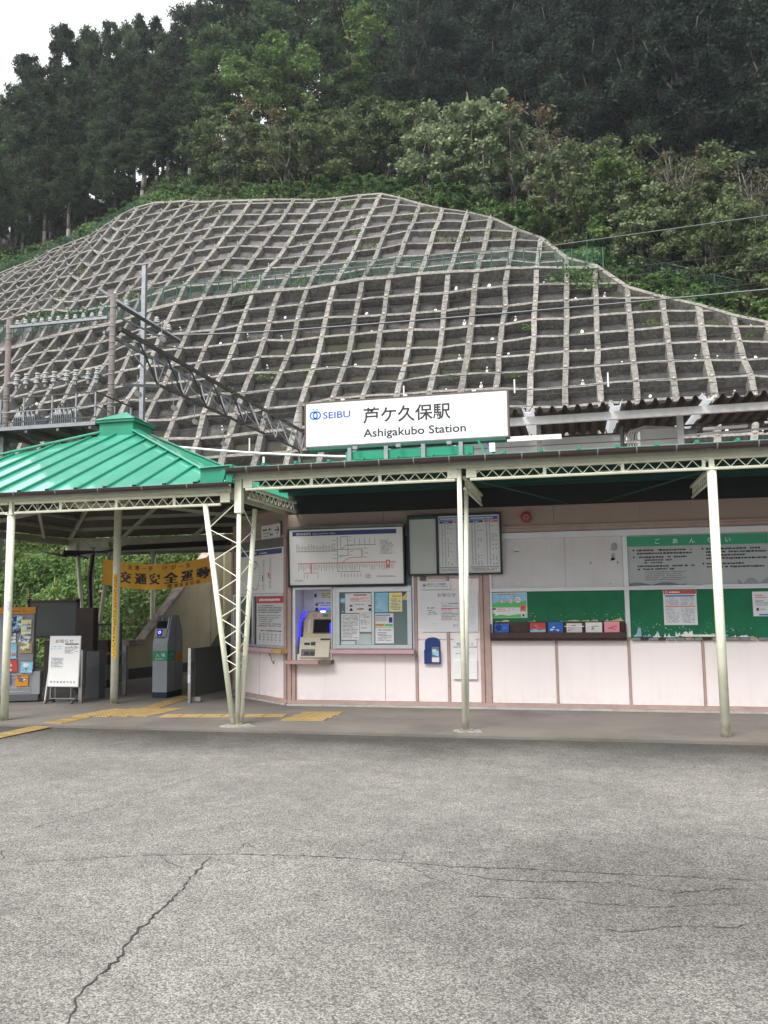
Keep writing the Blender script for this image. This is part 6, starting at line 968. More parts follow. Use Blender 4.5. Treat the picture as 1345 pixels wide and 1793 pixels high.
peel(.74, 1.35, 1.04, .12, ['peel_white', 'peel_blue'], 6).build('flaked_edge', st, kind='stuff'); peel(1.33, 2.2, 1.04, .08, ['peel_white', 'peel_blue'], 9).build('flaked_edge', st, kind='stuff')
peel(1.70, 2.0, 1.05, .17, ['peel_blue', 'peel_white'], 12, .0121).build('flaked_edge', st, kind='stuff'); peel(.76, .95, 1.05, .16, ['peel_blue', 'peel_white'], 13, .0121).build('flaked_edge', st, kind='stuff'); peel(2.9, 4.4, 1.04, .08, ['peel_white'], 10).build('flaked_edge', st, kind='stuff')
P('rough_ledge', lambda b: [b.fb(FW, .74+k*.12, .74+k*.12+rgp.uniform(.09, .118), 1.0, 1.034, 0, .05+rgp.uniform(0, .012), rgp.choice(['coping', 'tray_brown', 'zinc'])) for k in range(31)])
P('batten_cap', lambda b: b.fb(FW, 1.43, 1.86, 1.045, 1.075, .0126, .03, 'cream'), .002)

# leaflet tray
tr = thing('leaflet_tray', (-.31, WY-.1, 1.0), 'dark brown leaflet trough under the green board left of the white mullion', 'leaflet tray')
P('trough', lambda b: (b.fb(FW, -1.275, .665, 1.03, 1.06, .013, .115, 'tray_brown'), b.fb(FW, -1.275, .665, 1.0301, 1.115, .1155, .13, 'tray_brown'), b.fb(FW, -1.275, .665, .995, 1.0299, .013, .10, 'tray_brown')), .003, parent=tr)
P('back_board', lambda b: b.fb(FW, -1.26, .65, 1.0605, 1.268, .013, .026, 'tray_brown'), parent=tr)
for u in (-1.272, .648): P('end_cheek', lambda b: b.fb(FW, u, u+.016, 1.06, 1.24, .0261, .115, 'tray_brown'), parent=tr)
LEAF = [(-1.21, -1.0, 'blue', 'folded leaflet with a dark blue round picture at the left end of the trough', ['navy', 'sky_blue']), (-.69, -.47, 'red', 'leaflet with red top and pale blue foot in the trough', ['sky_blue', 'red_print']),
        (-.43, -.22, 'blue', 'plain mid blue leaflet with white title in the trough', ['white']), (-.17, .05, 'paper_grey', 'grey white photographic leaflet held by a white clip in the trough', ['pink_print', 'ink_grey']),
        (.10, .33, 'paper', 'leaflet with grey and yellow picture in the trough', ['yellow', 'ink_grey']), (.36, .57, 'pink_print', 'bunch of crumpled pink red leaflets at the right end of the trough', ['red', 'pink_print'])]
for k, (u0, u1, m, lab, acc) in enumerate(LEAF):
    F2 = Fr((0, WY), (1, 0), .10); F2.z0 = 1.07; b = MB(m); b.fb(F2, u0, u1, 1.068, 1.245+.01*(k % 3), .055, .062)
    for q in range(7):
        a_ = random.uniform(u0+.01, u1-.08); z_ = random.uniform(1.12, 1.215); b.rect(F2, a_, a_+random.uniform(.02, .07), z_, z_+random.uniform(.005, .02), .0628+.0004*q, random.choice(acc))
    if k == 0: b.disc(F2, u0+.06, 1.19, .045, 'navy', .067)
    if k == 1: b.fpoly(F2, [(u0, 1.12), (u1, 1.12), (u1, 1.17), (u0+.13, 1.14), (u0+.08, 1.165), (u0+.03, 1.14), (u0, 1.16)], .067, 'sky_blue')
    if k == 3: b.fb(F2, u0-.03, u1+.03, 1.195, 1.206, .064, .069, 'white')
    b.build('leaflet', label=lab, cat='leaflet', group='leaflets in the brown trough')

# ------------------------------------------------------------------ canopy in front of the building
cn = thing('station_canopy', (0, 10.35, 0), 'pale cream steel canopy with lattice truss edge, brown gutter and thin green roof edge', 'canopy')
PY = 10.35
def truss(root, p, q, zb, zt, plates, first='gusset_plate'):
    """light lattice girder: pipe below, bar above, bent rod web"""
    p = Vector((*p, 0)); q = Vector((*q, 0)); L_ = (q-p).length; dr = (q-p)/L_; side = Vector((-dr.y, dr.x, 0))
    at = lambda s, z, o=0: tuple(p+dr*s+side*o+Vector((0, 0, z)))
    bm = MB('cream').tube(at(0, zb), at(L_, zb), .019, n=8); bm = bm.build('bottom_chord', root, smooth=False)
    MB('cream').beam(at(0, zt+.018), at(L_, zt+.018), .05, .036).build('top_chord', root, bevel=.002)
    w = MB('cream'); s = .03; pitch = .085; upf = False; prev = at(s, zb+.012)
    while s+pitch < L_-.03:
        s += pitch; nxt = at(s, zt-.004 if not upf else zb+.012); w.tube(prev, nxt, .0058, n=5); prev = nxt; upf = not upf
    w.build('web_bar', root)
    for s in plates:
        MB('cream').beam(at(s-.02, (zb+zt)/2), at(s+.02, (zb+zt)/2), .012, zt-zb).build('web_plate', root)
def pipe(root, x, y, z0, z1, r, name='post', m='cream', n=16, x2=None, y2=None):
    o = MB(m).tube((x, y, z0), (x if x2 is None else x2, y if y2 is None else y2, z1), r, n=n).build(name, root, smooth=False)
    o.data.polygons.foreach_set('use_smooth', [len(p_.vertices) == 4 for p_ in o.data.polygons]); return o
for (xa, xb) in ((-4.30, -1.46), (-1.27, 4.5)):
    truss(cn, (xa, PY), (xb, PY), 3.115, 3.225, [s_ for s_ in np.arange(.93, xb-xa-.2, .93)])
def gusset(root, x0, x1, z0, z1, y=PY-.012, m='cream'):
    g_ = MB(m).box(x0, x1, y-.006, y+.006, z0, z1).build('gusset_plate', root, bevel=.001)
    b = MB(m)
    for zz in (z0+.025, z1-.025): b.tube(((x0+x1)/2, y-.006, zz), ((x0+x1)/2, y-.014, zz), .011, n=6)
    b.build('bolt', g_)
for x0 in (-4.33, -1.555, -1.315): gusset(cn, x0, x0+.13, 3.135, 3.255)
P('edge_beam', lambda b: b.box(-4.45, 6, 10.295, 10.40, 3.262, 3.285, 'cream'), .003, parent=cn)
P('fascia_board', lambda b: b.box(-4.45, 6, 10.27, 10.293, 3.25, 3.33, 'cream_dark'), parent=cn)
def halfgutter(x0, x1, y, z, r, root):
    b = MB('gutter'); n = 10; vs = []
    for x in (x0, x1):
        for k in range(n+1): t = math.pi*k/n; vs.append((x, y-r*math.cos(t), z-r*math.sin(t)*1.0))
        for k in range(n+1): t = math.pi*(1-k/n); vs.append((x, y-(r-.004)*math.cos(t), z-(r-.004)*math.sin(t)))
    m_ = 2*(n+1); b.add(vs, [(i, (i+1) % m_, (i+1) % m_+m_, i+m_) for i in range(m_)]+[tuple(range(m_-1, -1, -1)), tuple(range(m_, 2*m_))])
    b.tube((x0, y-r, z), (x1, y-r, z), .007, n=6)
    return b.build('gutter', root)
def gbracket(x, y, z, r, root):
    b = MB('zinc'); n = 8; pts = [(y-(r+.003)*math.cos(math.pi*k/n), z-(r+.003)*math.sin(math.pi*k/n)) for k in range(n+1)]; pts = [(pts[0][0], z+.018)]+pts
    for (ya, za), (yb, zb_) in zip(pts, pts[1:]): b.beam((x, ya, za), (x, yb, zb_), .014, .004, up=(1, 0, 0)) if False else b.hexa([(x-.008, ya, za), (x+.008, ya, za), (x+.008, yb, zb_), (x-.008, yb, zb_), (x-.008, ya-.003, za-.002), (x+.008, ya-.003, za-.002), (x+.008, yb-.003, zb_-.002), (x-.008, yb-.003, zb_-.002)])
    b.build('gutter_bracket', root)
halfgutter(-4.5, 6, 10.185, 3.375, .062, cn)
for x in np.arange(-4.2, 5, .45): gbracket(x, 10.185, 3.375, .062, cn)
# roof sheet: edge lips with battens, rising a little towards the building
def lip(b):
    x = -4.42; r_ = random.Random(6)
    while x < 6:
        z = 3.388+r_.uniform(-.003, .004); b.hexa([(x, 10.15, z), (x+.43, 10.15, z), (x+.43, 10.9, z+.025), (x, 10.9, z+.025), (x, 10.15, z+.006), (x+.43, 10.15, z+.006), (x+.43, 10.9, z+.031+r_.uniform(0, .006)), (x, 10.9, z+.031+r_.uniform(0, .01))], 'roof_green'); x += .45
P('roof_sheet', lip, parent=cn)
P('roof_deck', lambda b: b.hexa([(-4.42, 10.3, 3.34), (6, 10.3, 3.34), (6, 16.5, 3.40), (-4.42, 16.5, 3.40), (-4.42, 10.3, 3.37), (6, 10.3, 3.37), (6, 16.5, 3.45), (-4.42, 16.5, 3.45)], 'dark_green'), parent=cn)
for x in np.arange(-4.42, 6, .45):
    MB('roof_green_plain').box(x-.02, x+.02, 10.13, 10.9, 3.386, 3.43).build('roof_batten', cn, bevel=.002)
for y in (10.7, 11.1, 11.5, 11.9, 12.3): MB('mid_green').box(-4.4, 6, y, y+.03, 3.27, 3.338).build('purlin', cn)
# ribbed underside
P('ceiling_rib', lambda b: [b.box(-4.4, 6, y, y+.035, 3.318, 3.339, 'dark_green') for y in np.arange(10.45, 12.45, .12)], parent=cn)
for x in (-4.36, -1.40, 1.61, 4.6):
    truss(cn, (x+.04, 10.5), (x+.04, 12.44), 3.02, 3.15, [.6, 1.2])
for xa, xb in ((-1.30, -.1), (1.7, .4)):
    MB('mid_green').tube((xa, 10.45, 3.14), (xb, 12.4, 3.0), .012, n=5).build('brace_rod', cn)
MB('cream').box(-4.33, -1.5, 11.1, 11.16, 3.215, 3.26).build('strip_lamp', cn); MB('cream').box(.3, 1.3, 11.1, 11.16, 3.215, 3.26).build('strip_lamp', cn)
# posts
p4 = pipe(cn, 1.605, PY, 0, 3.10, .054); pipe(cn, 4.62, PY, 0, 3.10, .054)
MB('cream').box(1.545, 1.665, PY-.06, PY+.06, 3.098, 3.108).build('cap_plate', cn); MB('cream').box(1.575, 1.635, PY-.03, PY+.03, 3.109, 3.262).build('post_head', cn)
pipe(cn, -1.405, PY, 0.021, 3.262, .031); pipe(cn, -1.385, PY+.035, 0.021, 3.05, .030, x2=-1.375, y2=PY+.42)
def footing(x, y, s, seed, root):
    r_ = random.Random(seed); n = 12; b = MB('footing'); top = [(x+s*r_.uniform(.75, 1.2)*math.cos(6.283*k/n), y+s*.75*r_.uniform(.75, 1.2)*math.sin(6.283*k/n), .012) for k in range(n)]
    bot = [(x+(a_-x)*1.12, y+(c_-y)*1.12, -.03) for a_, c_, _ in top]
    b.add(top+bot, [tuple(range(n))]+[(n+k, n+(k+1) % n, (k+1) % n, k) for k in range(n)]); return b.build('footing', root)
footing(-1.36, 10.33, .17, 1, cn); footing(-4.38, 10.32, .22, 2, cn)
MB('zinc').box(-1.46, -1.30, PY-.07, PY+.13, .0121, .021).build('base_plate', cn)
# three-legged lattice column at the corner
cx_, cy_ = -4.41, 10.38
pipe(cn, -4.405, cy_, 0.012, 3.02, .030, 'column_leg'); pipe(cn, -4.47, cy_, 0.012, 2.94, .036, 'column_leg', x2=-4.885, y2=PY); pipe(cn, -4.37, cy_+.02, 0.012, 2.90, .034, 'column_leg', x2=-4.37, y2=10.86)
MB('cream').box(-4.455, -4.355, cy_-.05, cy_+.05, 2.80, 3.34).build('column_head', cn, bevel=.004)
def lacing(b):
    # rods zigzag between the upright leg and the leaning ones, tighter towards the foot
    zs = [2.98, 2.60, 2.38, 2.16, 1.93, 1.74, 1.55, 1.40, 1.25, 1.11, .98, .86, .76, .66]
    A = lambda z: Vector((-4.405, cy_, z)); B_ = lambda z: Vector((-4.47-.415*z/2.94, cy_+(PY-cy_)*z/2.94, z)); C_ = lambda z: Vector((-4.37, cy_+.02+.46*z/2.9, z))
    for k, (z0, z1) in enumerate(zip(zs, zs[1:])):
        for S_ in (B_, C_):
            p_, q_ = (A(z0), S_(min(z1, 2.85))) if k % 2 == 0 else (S_(min(z0, 2.85)), A(z1)); b.tube(p_, q_, .0065, 'cream', 5)
P('lacing_rod', lacing, parent=cn)

# ------------------------------------------------------------------ ticket hall with pyramid roof
CX, CY, HW, ZE, SL = -8.14, 13.88, 3.66, 3.19, .46
hall = thing('ticket_hall_roof', (CX, CY, 0), 'green standing seam pyramid roof with a small capped vent on cream steel posts', 'pavilion roof')
ZA = ZE+SL*HW
def face(ax_):
    c, s_ = math.cos(ax_*math.pi/2), math.sin(ax_*math.pi/2)
    return lambda x, y, z: (CX+c*x-s_*y, CY+s_*x+c*y, z)
for k in range(4):
    T_ = face(k)
    N = 22; vs = []; fs = []
    rows_ = 12
    for r_ in range(rows_+1):
        f = r_/rows_; yy = -HW*(1-f); hw = HW*(1-f)
        for q in range(N+1):
            x = -hw+2*hw*q/N; vs.append(T_(x, yy, ZE+SL*(HW+yy)+.004*math.sin(x*9+yy*3)*math.sin(yy*5)))
    for r_ in range(rows_):
        for q in range(N): fs.append((r_*(N+1)+q, r_*(N+1)+q+1, (r_+1)*(N+1)+q+1, (r_+1)*(N+1)+q))
    o = MB('roof_green').add(vs, fs).build('roof_slope', hall, smooth=True)
    for q in range(-8, 9):
        x = q*.4525+(-.0) ; xx = x+.0
        if abs(xx) > HW-.25: continue
        yt = -abs(xx)-.06 if abs(xx) > .34 else -.36
        p_ = Vector(T_(xx, -HW-.015, ZE+.012)); e_ = Vector(T_(xx, yt, ZE+SL*(HW+yt)+.018))
        if k in (1, 2) and False: continue
        MB('roof_green_plain').beam(p_, e_, .036, .042).build('standing_seam', hall, bevel=.003)
        MB('dark_green').beam(p_+Vector((0, 0, .0)), p_+(e_-p_).normalized()*.02, .05, .05).build('seam_cap', hall)
    # hip capping between this face and the next
    p_ = Vector(T_(HW, -HW, ZE+.02)); e_ = Vector(T_(.25, -.25, ZA-.05)); MB('roof_green').beam(p_, e_, .14, .03).build('hip_cap', hall, bevel=.006)
    MB('cream_dark').beam(Vector(T_(HW-.06, -HW+.06, ZE-.06)), Vector(T_(.1, -.1, ZA-.16)), .06, .10).build('hip_rafter', hall)
    for z_ in range(1, 8):
        f = z_/8.5; hw = HW*(1-f); zz = ZE+SL*HW*f-.055; MB('cream_dark').beam(Vector(T_(-hw, -hw, zz)), Vector(T_(hw, -hw, zz)), .05, .07).build('purlin', hall)
    MB('roof_brown').add([T_(-HW+.03, -HW+.03, ZE-.012), T_(HW-.03, -HW+.03, ZE-.012), T_(0, 0, ZA-.03)], [(0, 1, 2)]).build('soffit', hall)
# vent on the top
cz = 4.62; cxx, cyy, cr = -8.14, 13.80, .36
def vent(b):
    b.box(cxx-cr, cxx+cr, cyy-cr, cyy+cr, cz, cz+.08, 'roof_green_plain')
    b.box(cxx-cr+.02, cxx+cr-.02, cyy-cr+.02, cyy+cr-.02, cz+.081, cz+.30, 'roof_green_plain')
    b.box(cxx-cr-.03, cxx+cr+.03, cyy-cr-.03, cyy+cr+.03, cz+.301, cz+.35, 'roof_green_plain')
P('vent_box', vent, .004, parent=hall)
e_ = cr+.055; P('vent_cap', lambda b: b.add([(cxx-e_, cyy-e_, cz+.351), (cxx+e_, cyy-e_, cz+.351), (cxx+e_, cyy+e_, cz+.351), (cxx-e_, cyy+e_, cz+.351), (cxx, cyy, cz+.351+.22)], [(0, 1, 4), (1, 2, 4), (2, 3, 4), (3, 0, 4), (3, 2, 1, 0)], 'roof_green'), parent=hall)
# junction flashing where the two roofs meet
def flash(b):
    b.box(-4.885, -4.43, 10.19, 10.215, 3.20, 3.425, 'roof_green_plain'); b.box(-4.885, -4.86, 10.216, 11.6, 3.20, 3.40, 'roof_green_plain')
    b.hexa([(-4.60, 10.165, 3.20), (-4.55, 10.165, 3.20), (-4.55, 10.189, 3.20), (-4.60, 10.189, 3.20), (-4.56, 10.165, 3.37), (-4.50, 10.165, 3.37), (-4.50, 10.189, 3.37), (-4.56, 10.189, 3.37)], 'roof_green_plain')
    b.hexa([(-4.885, 10.216, 3.402), (-4.43, 10.216, 3.402), (-4.43, 10.8, 3.402), (-4.885, 10.8, 3.402), (-4.885, 10.216, 3.426), (-4.43, 10.216, 3.426), (-4.43, 10.8, 3.45), (-4.885, 10.8, 3.45)], 'roof_green')
    b.hexa([(-4.9, 10.14, 3.40), (-4.42, 10.14, 3.42), (-4.42, 10.188, 3.42), (-4.9, 10.188, 3.40), (-4.9, 10.14, 3.41), (-4.42, 10.14, 3.43), (-4.42, 10.188, 3.43), (-4.9, 10.188, 3.41)], 'roof_green')
P('junction_flashing', flash, parent=hall)
halfgutter(-12.0, -4.45, 10.17, 3.185, .05, hall)
for x in np.arange(-11.7, -4.4, .665): gbracket(x, 10.17, 3.185, .05, hall)
P('fascia_board', lambda b: b.box(-11.8, -4.47, 10.235, 10.26, 3.09, 3.175, 'cream_dark'), parent=hall)
P('edge_beam', lambda b: b.box(-11.8, -4.52, 10.30, 10.40, 3.085, 3.12, 'cream'), .003, parent=hall)
truss(hall, (-11.8, PY), (-7.955, PY), 2.925, 3.045, [.5, 1.3, 2.2, 3.1]); truss(hall, (-7.845, PY), (-4.66, PY), 2.925, 3.045, [.74, 1.62, 2.5])
gusset(hall, -4.66, -4.52, 2.95, 3.08); 
for x in (-11.75, -7.9): pass
P('side_beam', lambda b: b.box(-4.56, -4.50, 10.42, 17.5, 3.0, 3.15, 'cream_dark'), parent=hall); P('side_beam', lambda b: b.box(-11.8, -11.74, 10.42, 17.5, 3.0, 3.15, 'cream_dark'), parent=hall)
P('rear_beam', lambda b: (b.box(-11.8, -4.5, 17.44, 17.5, 2.78, 3.15, 'cream_dark'), b.box(-11.8, -4.5, 17.40, 17.439, 2.74, 2.80, 'zinc_dark')), parent=hall)
pipe(hall, -7.90, PY, 0, 2.905, .055); pipe(hall, -11.75, PY, 0, 2.905, .055)
MB('cream').box(-7.965, -7.835, PY-.065, PY+.065, 2.896, 2.906).build('cap_plate', hall); MB('cream').box(-7.925, -7.875, PY-.03, PY+.03, 2.907, 3.085).build('post_head', hall)
ip = pipe(hall, -7.37, 12.31, 0, 4.02, .062)
pipe(hall, -9.50, 17.42, 0, 2.80, .055)
for a_, b_ in (((-10.62, 16.6), (-10.95, 16.6)), ((-10.55, 16.6), (-10.55, 16.6)), ((-10.48, 16.6), (-10.1, 16.6))): pipe(hall, a_[0], a_[1], 0, 2.95, .045, 'column_leg', x2=b_[0], y2=b_[1])
P('lacing_rod', lambda b: [b.tube((-10.55, 16.6, z), (-10.50+.11*(z-.3), 16.6, z-.3), .007, 'cream', 5) or 1 for z in np.arange(.6, 2.9, .35)], parent=hall)
pipe(hall, -6.35, 17.3, 0, 2.8, .03)
# tie bars under the roof
for a_, b_ in (((-9.6, 12.2, 3.02), (-7.37, 12.31, 3.42)), ((-7.37, 12.31, 3.30), (-5.0, 13.6, 2.98)), ((-9.4, 15.8, 2.95), (-6.6, 12.5, 3.35)), ((-11.0, 13, 3.0), (-8.9, 12.1, 3.6)), ((-8.2, 16.5, 2.95), (-6.2, 14.2, 3.35)), ((-9.95, 14.0, 2.9), (-9.2, 12.6, 3.7))):
    MB('cream_dark').beam(a_, b_, .05, .05).build('tie_bar', hall)
cb = MB('cable'); 
for k in range(5): cb.path([(-11.6+k*.3, 16.2, 2.80-.05*k), (-10.6, 15.6, 2.62+.03*k), (-10.2+.1*k, 16.0, 2.72), (-9.3, 15.9, 2.75+.02*k), (-6.5, 15.8, 2.80+.02*k)], .018, n=5)
cb.path([(-10.35, 16.3, 2.7), (-10.45, 16.35, 2.2), (-10.40, 16.4, .9)], .05, n=6); cb.build('cable_bundle', hall)
P('hanging_lamp', lambda b: (b.box(-9.9, -9.3, 15.2, 15.3, 2.78, 2.88, 'cream_dark'), b.box(-8.6, -7.6, 12.9, 13.0, 3.30, 3.36, 'cream')), parent=hall)

# ------------------------------------------------------------------ cream stair wall, fence and barriers behind the gate
sw = thing('stair_wall', (-9.3, 16.3, 0), 'stained cream wall with a sloping stone coping rising behind the ticket gate', 'wall')
FS = Fr((-9.40, 16.23), (.2, 1.0)); # u runs away from the camera
P('wall_body', lambda b: b.add([FS.p(u, z, d) for d in (0, -.18) for u, z in ((0, .22), (0, .72), (.45, .72), (1.95, 1.99), (3.6, 3.4), (5.6, 3.4), (5.6, .22))], [tuple(range(7)), tuple(range(13, 6, -1))]+[(i, i+7, (i+1) % 7+7, (i+1) % 7) for i in range(7)], 'creamwall'), parent=sw)
P('plinth', lambda b: b.fb(FS, -.01, 5.6, 0, .219, -.18, .03, 'plinth_grey'), parent=sw)
def cop(b):
    r_ = random.Random(4); pts = [(-.02, .735), (.45, .735), (1.95, 2.01), (3.6, 3.42)]
    for (u0, z0), (u1, z1) in zip(pts, pts[1:]):
        n = max(1, int(math.hypot(u1-u0, z1-z0)/.3))
        for k in range(n):
            f0, f1 = k/n, (k+.96)/n; a_ = (u0+(u1-u0)*f0, z0+(z1-z0)*f0); c_ = (u0+(u1-u0)*f1, z0+(z1-z0)*f1); j_ = r_.uniform(0, .02)
            b.hexa([FS.p(a_[0], a_[1]-.01, .03+j_), FS.p(c_[0], c_[1]-.01, .03+j_), FS.p(c_[0], c_[1]-.01, -.21), FS.p(a_[0], a_[1]-.01, -.21), FS.p(a_[0], a_[1]+.09+j_, .03+j_), FS.p(c_[0], c_[1]+.09+j_, .03+j_), FS.p(c_[0], c_[1]+.09+j_, -.21), FS.p(a_[0], a_[1]+.09+j_, -.21)], 'coping')
P('coping', cop, parent=sw)
P('wall_joint', lambda b: b.fb(FS, 2.915, 2.925, .22, 3.3, .0005, .004, 'black'), parent=sw)
P('drain_pipe', lambda b: b.tube(FS.p(3.35, .2, .08), FS.p(3.35, 3.2, .08), .03, 'creamwall'), parent=sw)
bw = MB('creamwall').box(-5.86, -5.80, 14.0, 16.4, 0, 2.95).build('side_wall', st)
fe = thing('green_gate', (-9.6, 15.6, 0), 'low green steel mesh gate in front of the vine bank left of the stair wall', 'gate')
P('frame', lambda b: [b.beam(p_, q_, .04, .04, 'fence_green') for p_, q_ in (((-10.1, 15.6, 0), (-10.1, 15.6, 1.2)), ((-9.30, 15.75, 0), (-9.30, 15.75, 1.2)), ((-10.1, 15.6, 1.18), (-9.3, 15.75, 1.18)), ((-10.1, 15.6, .1), (-9.3, 15.75, .1)))], parent=fe)
P('mesh', lambda b: [b.tube((-10.1+.8*k/12, 15.6+.15*k/12, .1), (-10.1+.8*k/12, 15.6+.15*k/12, 1.18), .006, 'fence_green', 4) for k in range(1, 12)], parent=fe)
P('sign_plate', lambda b: (b.box(-9.82, -9.74, 15.58, 15.60, .62, .98, 'brown_wood'), b.box(-9.81, -9.75, 15.575, 15.579, .64, .96, 'paper_grey')), parent=fe)
# ------------------------------------------------------------------ station name sign on its frame
FSG = Fr((0, PY), (1, 0))
sg = thing('station_sign', (-2.1, PY, 3.6), 'long white station name sign with a blue ring logo standing on the canopy edge', 'station sign')
P('sign_case', lambda b: b.fb(FSG, -3.455, -.765, 3.635, 4.245, -.17, -.004, 'zinc_dark'), .003, parent=sg)
def sgf(b):
    b.fb(FSG, -3.44, -.78, 3.65, 4.23, -.0035, .004, 'white_sign')
    BOLD[0] = .014
    b.fit(FSG, '芦ケ久保駅', -2.655, -1.50, 3.935, .222, 'black', .006)
    b.fit(FSG, 'Ashigakubo Station', -2.655, -1.305, 3.735, .150, 'black', .006)
    b.fit(FSG, 'SEIBU', -3.205, -2.83, 4.015, .125, 'seibu_blue', .006)
    BOLD[0] = 0
    for u in (-3.335, -3.29): b.ring(FSG, u, 4.065, .058, .019, 'logo_blue', .006, 28)
    for s_ in (-1, 1): b.fpoly(FSG, [(-3.312, 4.133), (-3.312+s_*.02, 4.152), (-3.312+s_*.05, 4.158), (-3.312+s_*.034, 4.139), (-3.312+s_*.012, 4.131)][::s_], .006, 'logo_green')
P('sign_face', sgf, parent=sg)
P('sign_trim', lambda b: (b.fb(FSG, -3.46, -.76, 4.231, 4.247, -.17, .012, 'rust'), b.fb(FSG, -3.46, -.76, 3.632, 3.648, -.17, .012, 'zinc_dark'), b.fb(FSG, -3.46, -3.444, 3.6485, 4.2305, -.17, .012, 'rust'), b.fb(FSG, -.776, -.76, 3.6485, 4.2305, -.17, .012, 'rust')), .002, parent=sg)
P('lamp_tray', lambda b: b.fb(FSG, -3.40, -.80, 3.59, 3.631, -.14, .02, 'mid_green'), .004, parent=sg)
for u in (-2.84, -2.35, -1.86, -1.375): P('bracket', lambda b: (b.fb(FSG, u-.027, u+.027, 3.40, 3.60, -.004, .03, 'zinc'), b.tube(FSG.p(u, 3.43, .03), FSG.p(u, 3.43, .04), .01, 'steel')), .002, parent=sg)
P('support_beam', lambda b: b.fb(FSG, -2.90, -1.22, 3.44, 3.555, -.10, -.005, 'roof_green_plain'), .004, parent=sg)
P('support_foot', lambda b: [b.box(u-.03, u+.03, PY-.02, PY+.1, 3.392, 3.439, 'roof_green_plain') for u in (-2.8, -2.35, -1.86, -1.4)], .003, parent=sg)
for u in (-2.72, -2.15, -1.5): P('lamp_arm', lambda b: (b.beam((u, PY-.03, 3.575), (u, PY-.16, 3.56), .015, .015, 'zinc'), b.box(u-.03, u+.03, PY-.20, PY-.15, 3.545, 3.585, 'zinc')), parent=sg)
P('diagonal_strut', lambda b: (b.beam((-1.15, PY-.05, 3.60), (-1.05, PY-.05, 3.40), .025, .025, 'roof_green_plain'), b.beam((-1.2, PY+.3, 3.9), (-.95, PY+.8, 3.42), .025, .025, 'roof_green_plain')), parent=sg)
for u in (-2.95, -2.1, -1.2): P('lifting_eye', lambda b: b.fb(FSG, u-.025, u+.025, 4.2475, 4.28, -.1, -.05, 'white'), parent=sg)
vm = MB('white').box(-1.00, -.93, PY-.15, PY-.11, 3.43, 3.54); vm.box(-1.015, -1.001, PY-.149, PY-.111, 3.43, 3.54, 'blue'); vm.build('roof_marker', label='small white and blue marker block on the canopy edge right of the name sign', cat='marker')
MB('white').box(-4.0, -3.975, PY-.15, PY-.13, 3.42, 3.52).build('roof_marker', label='tiny white upright marker on the canopy edge left of the name sign', cat='marker')

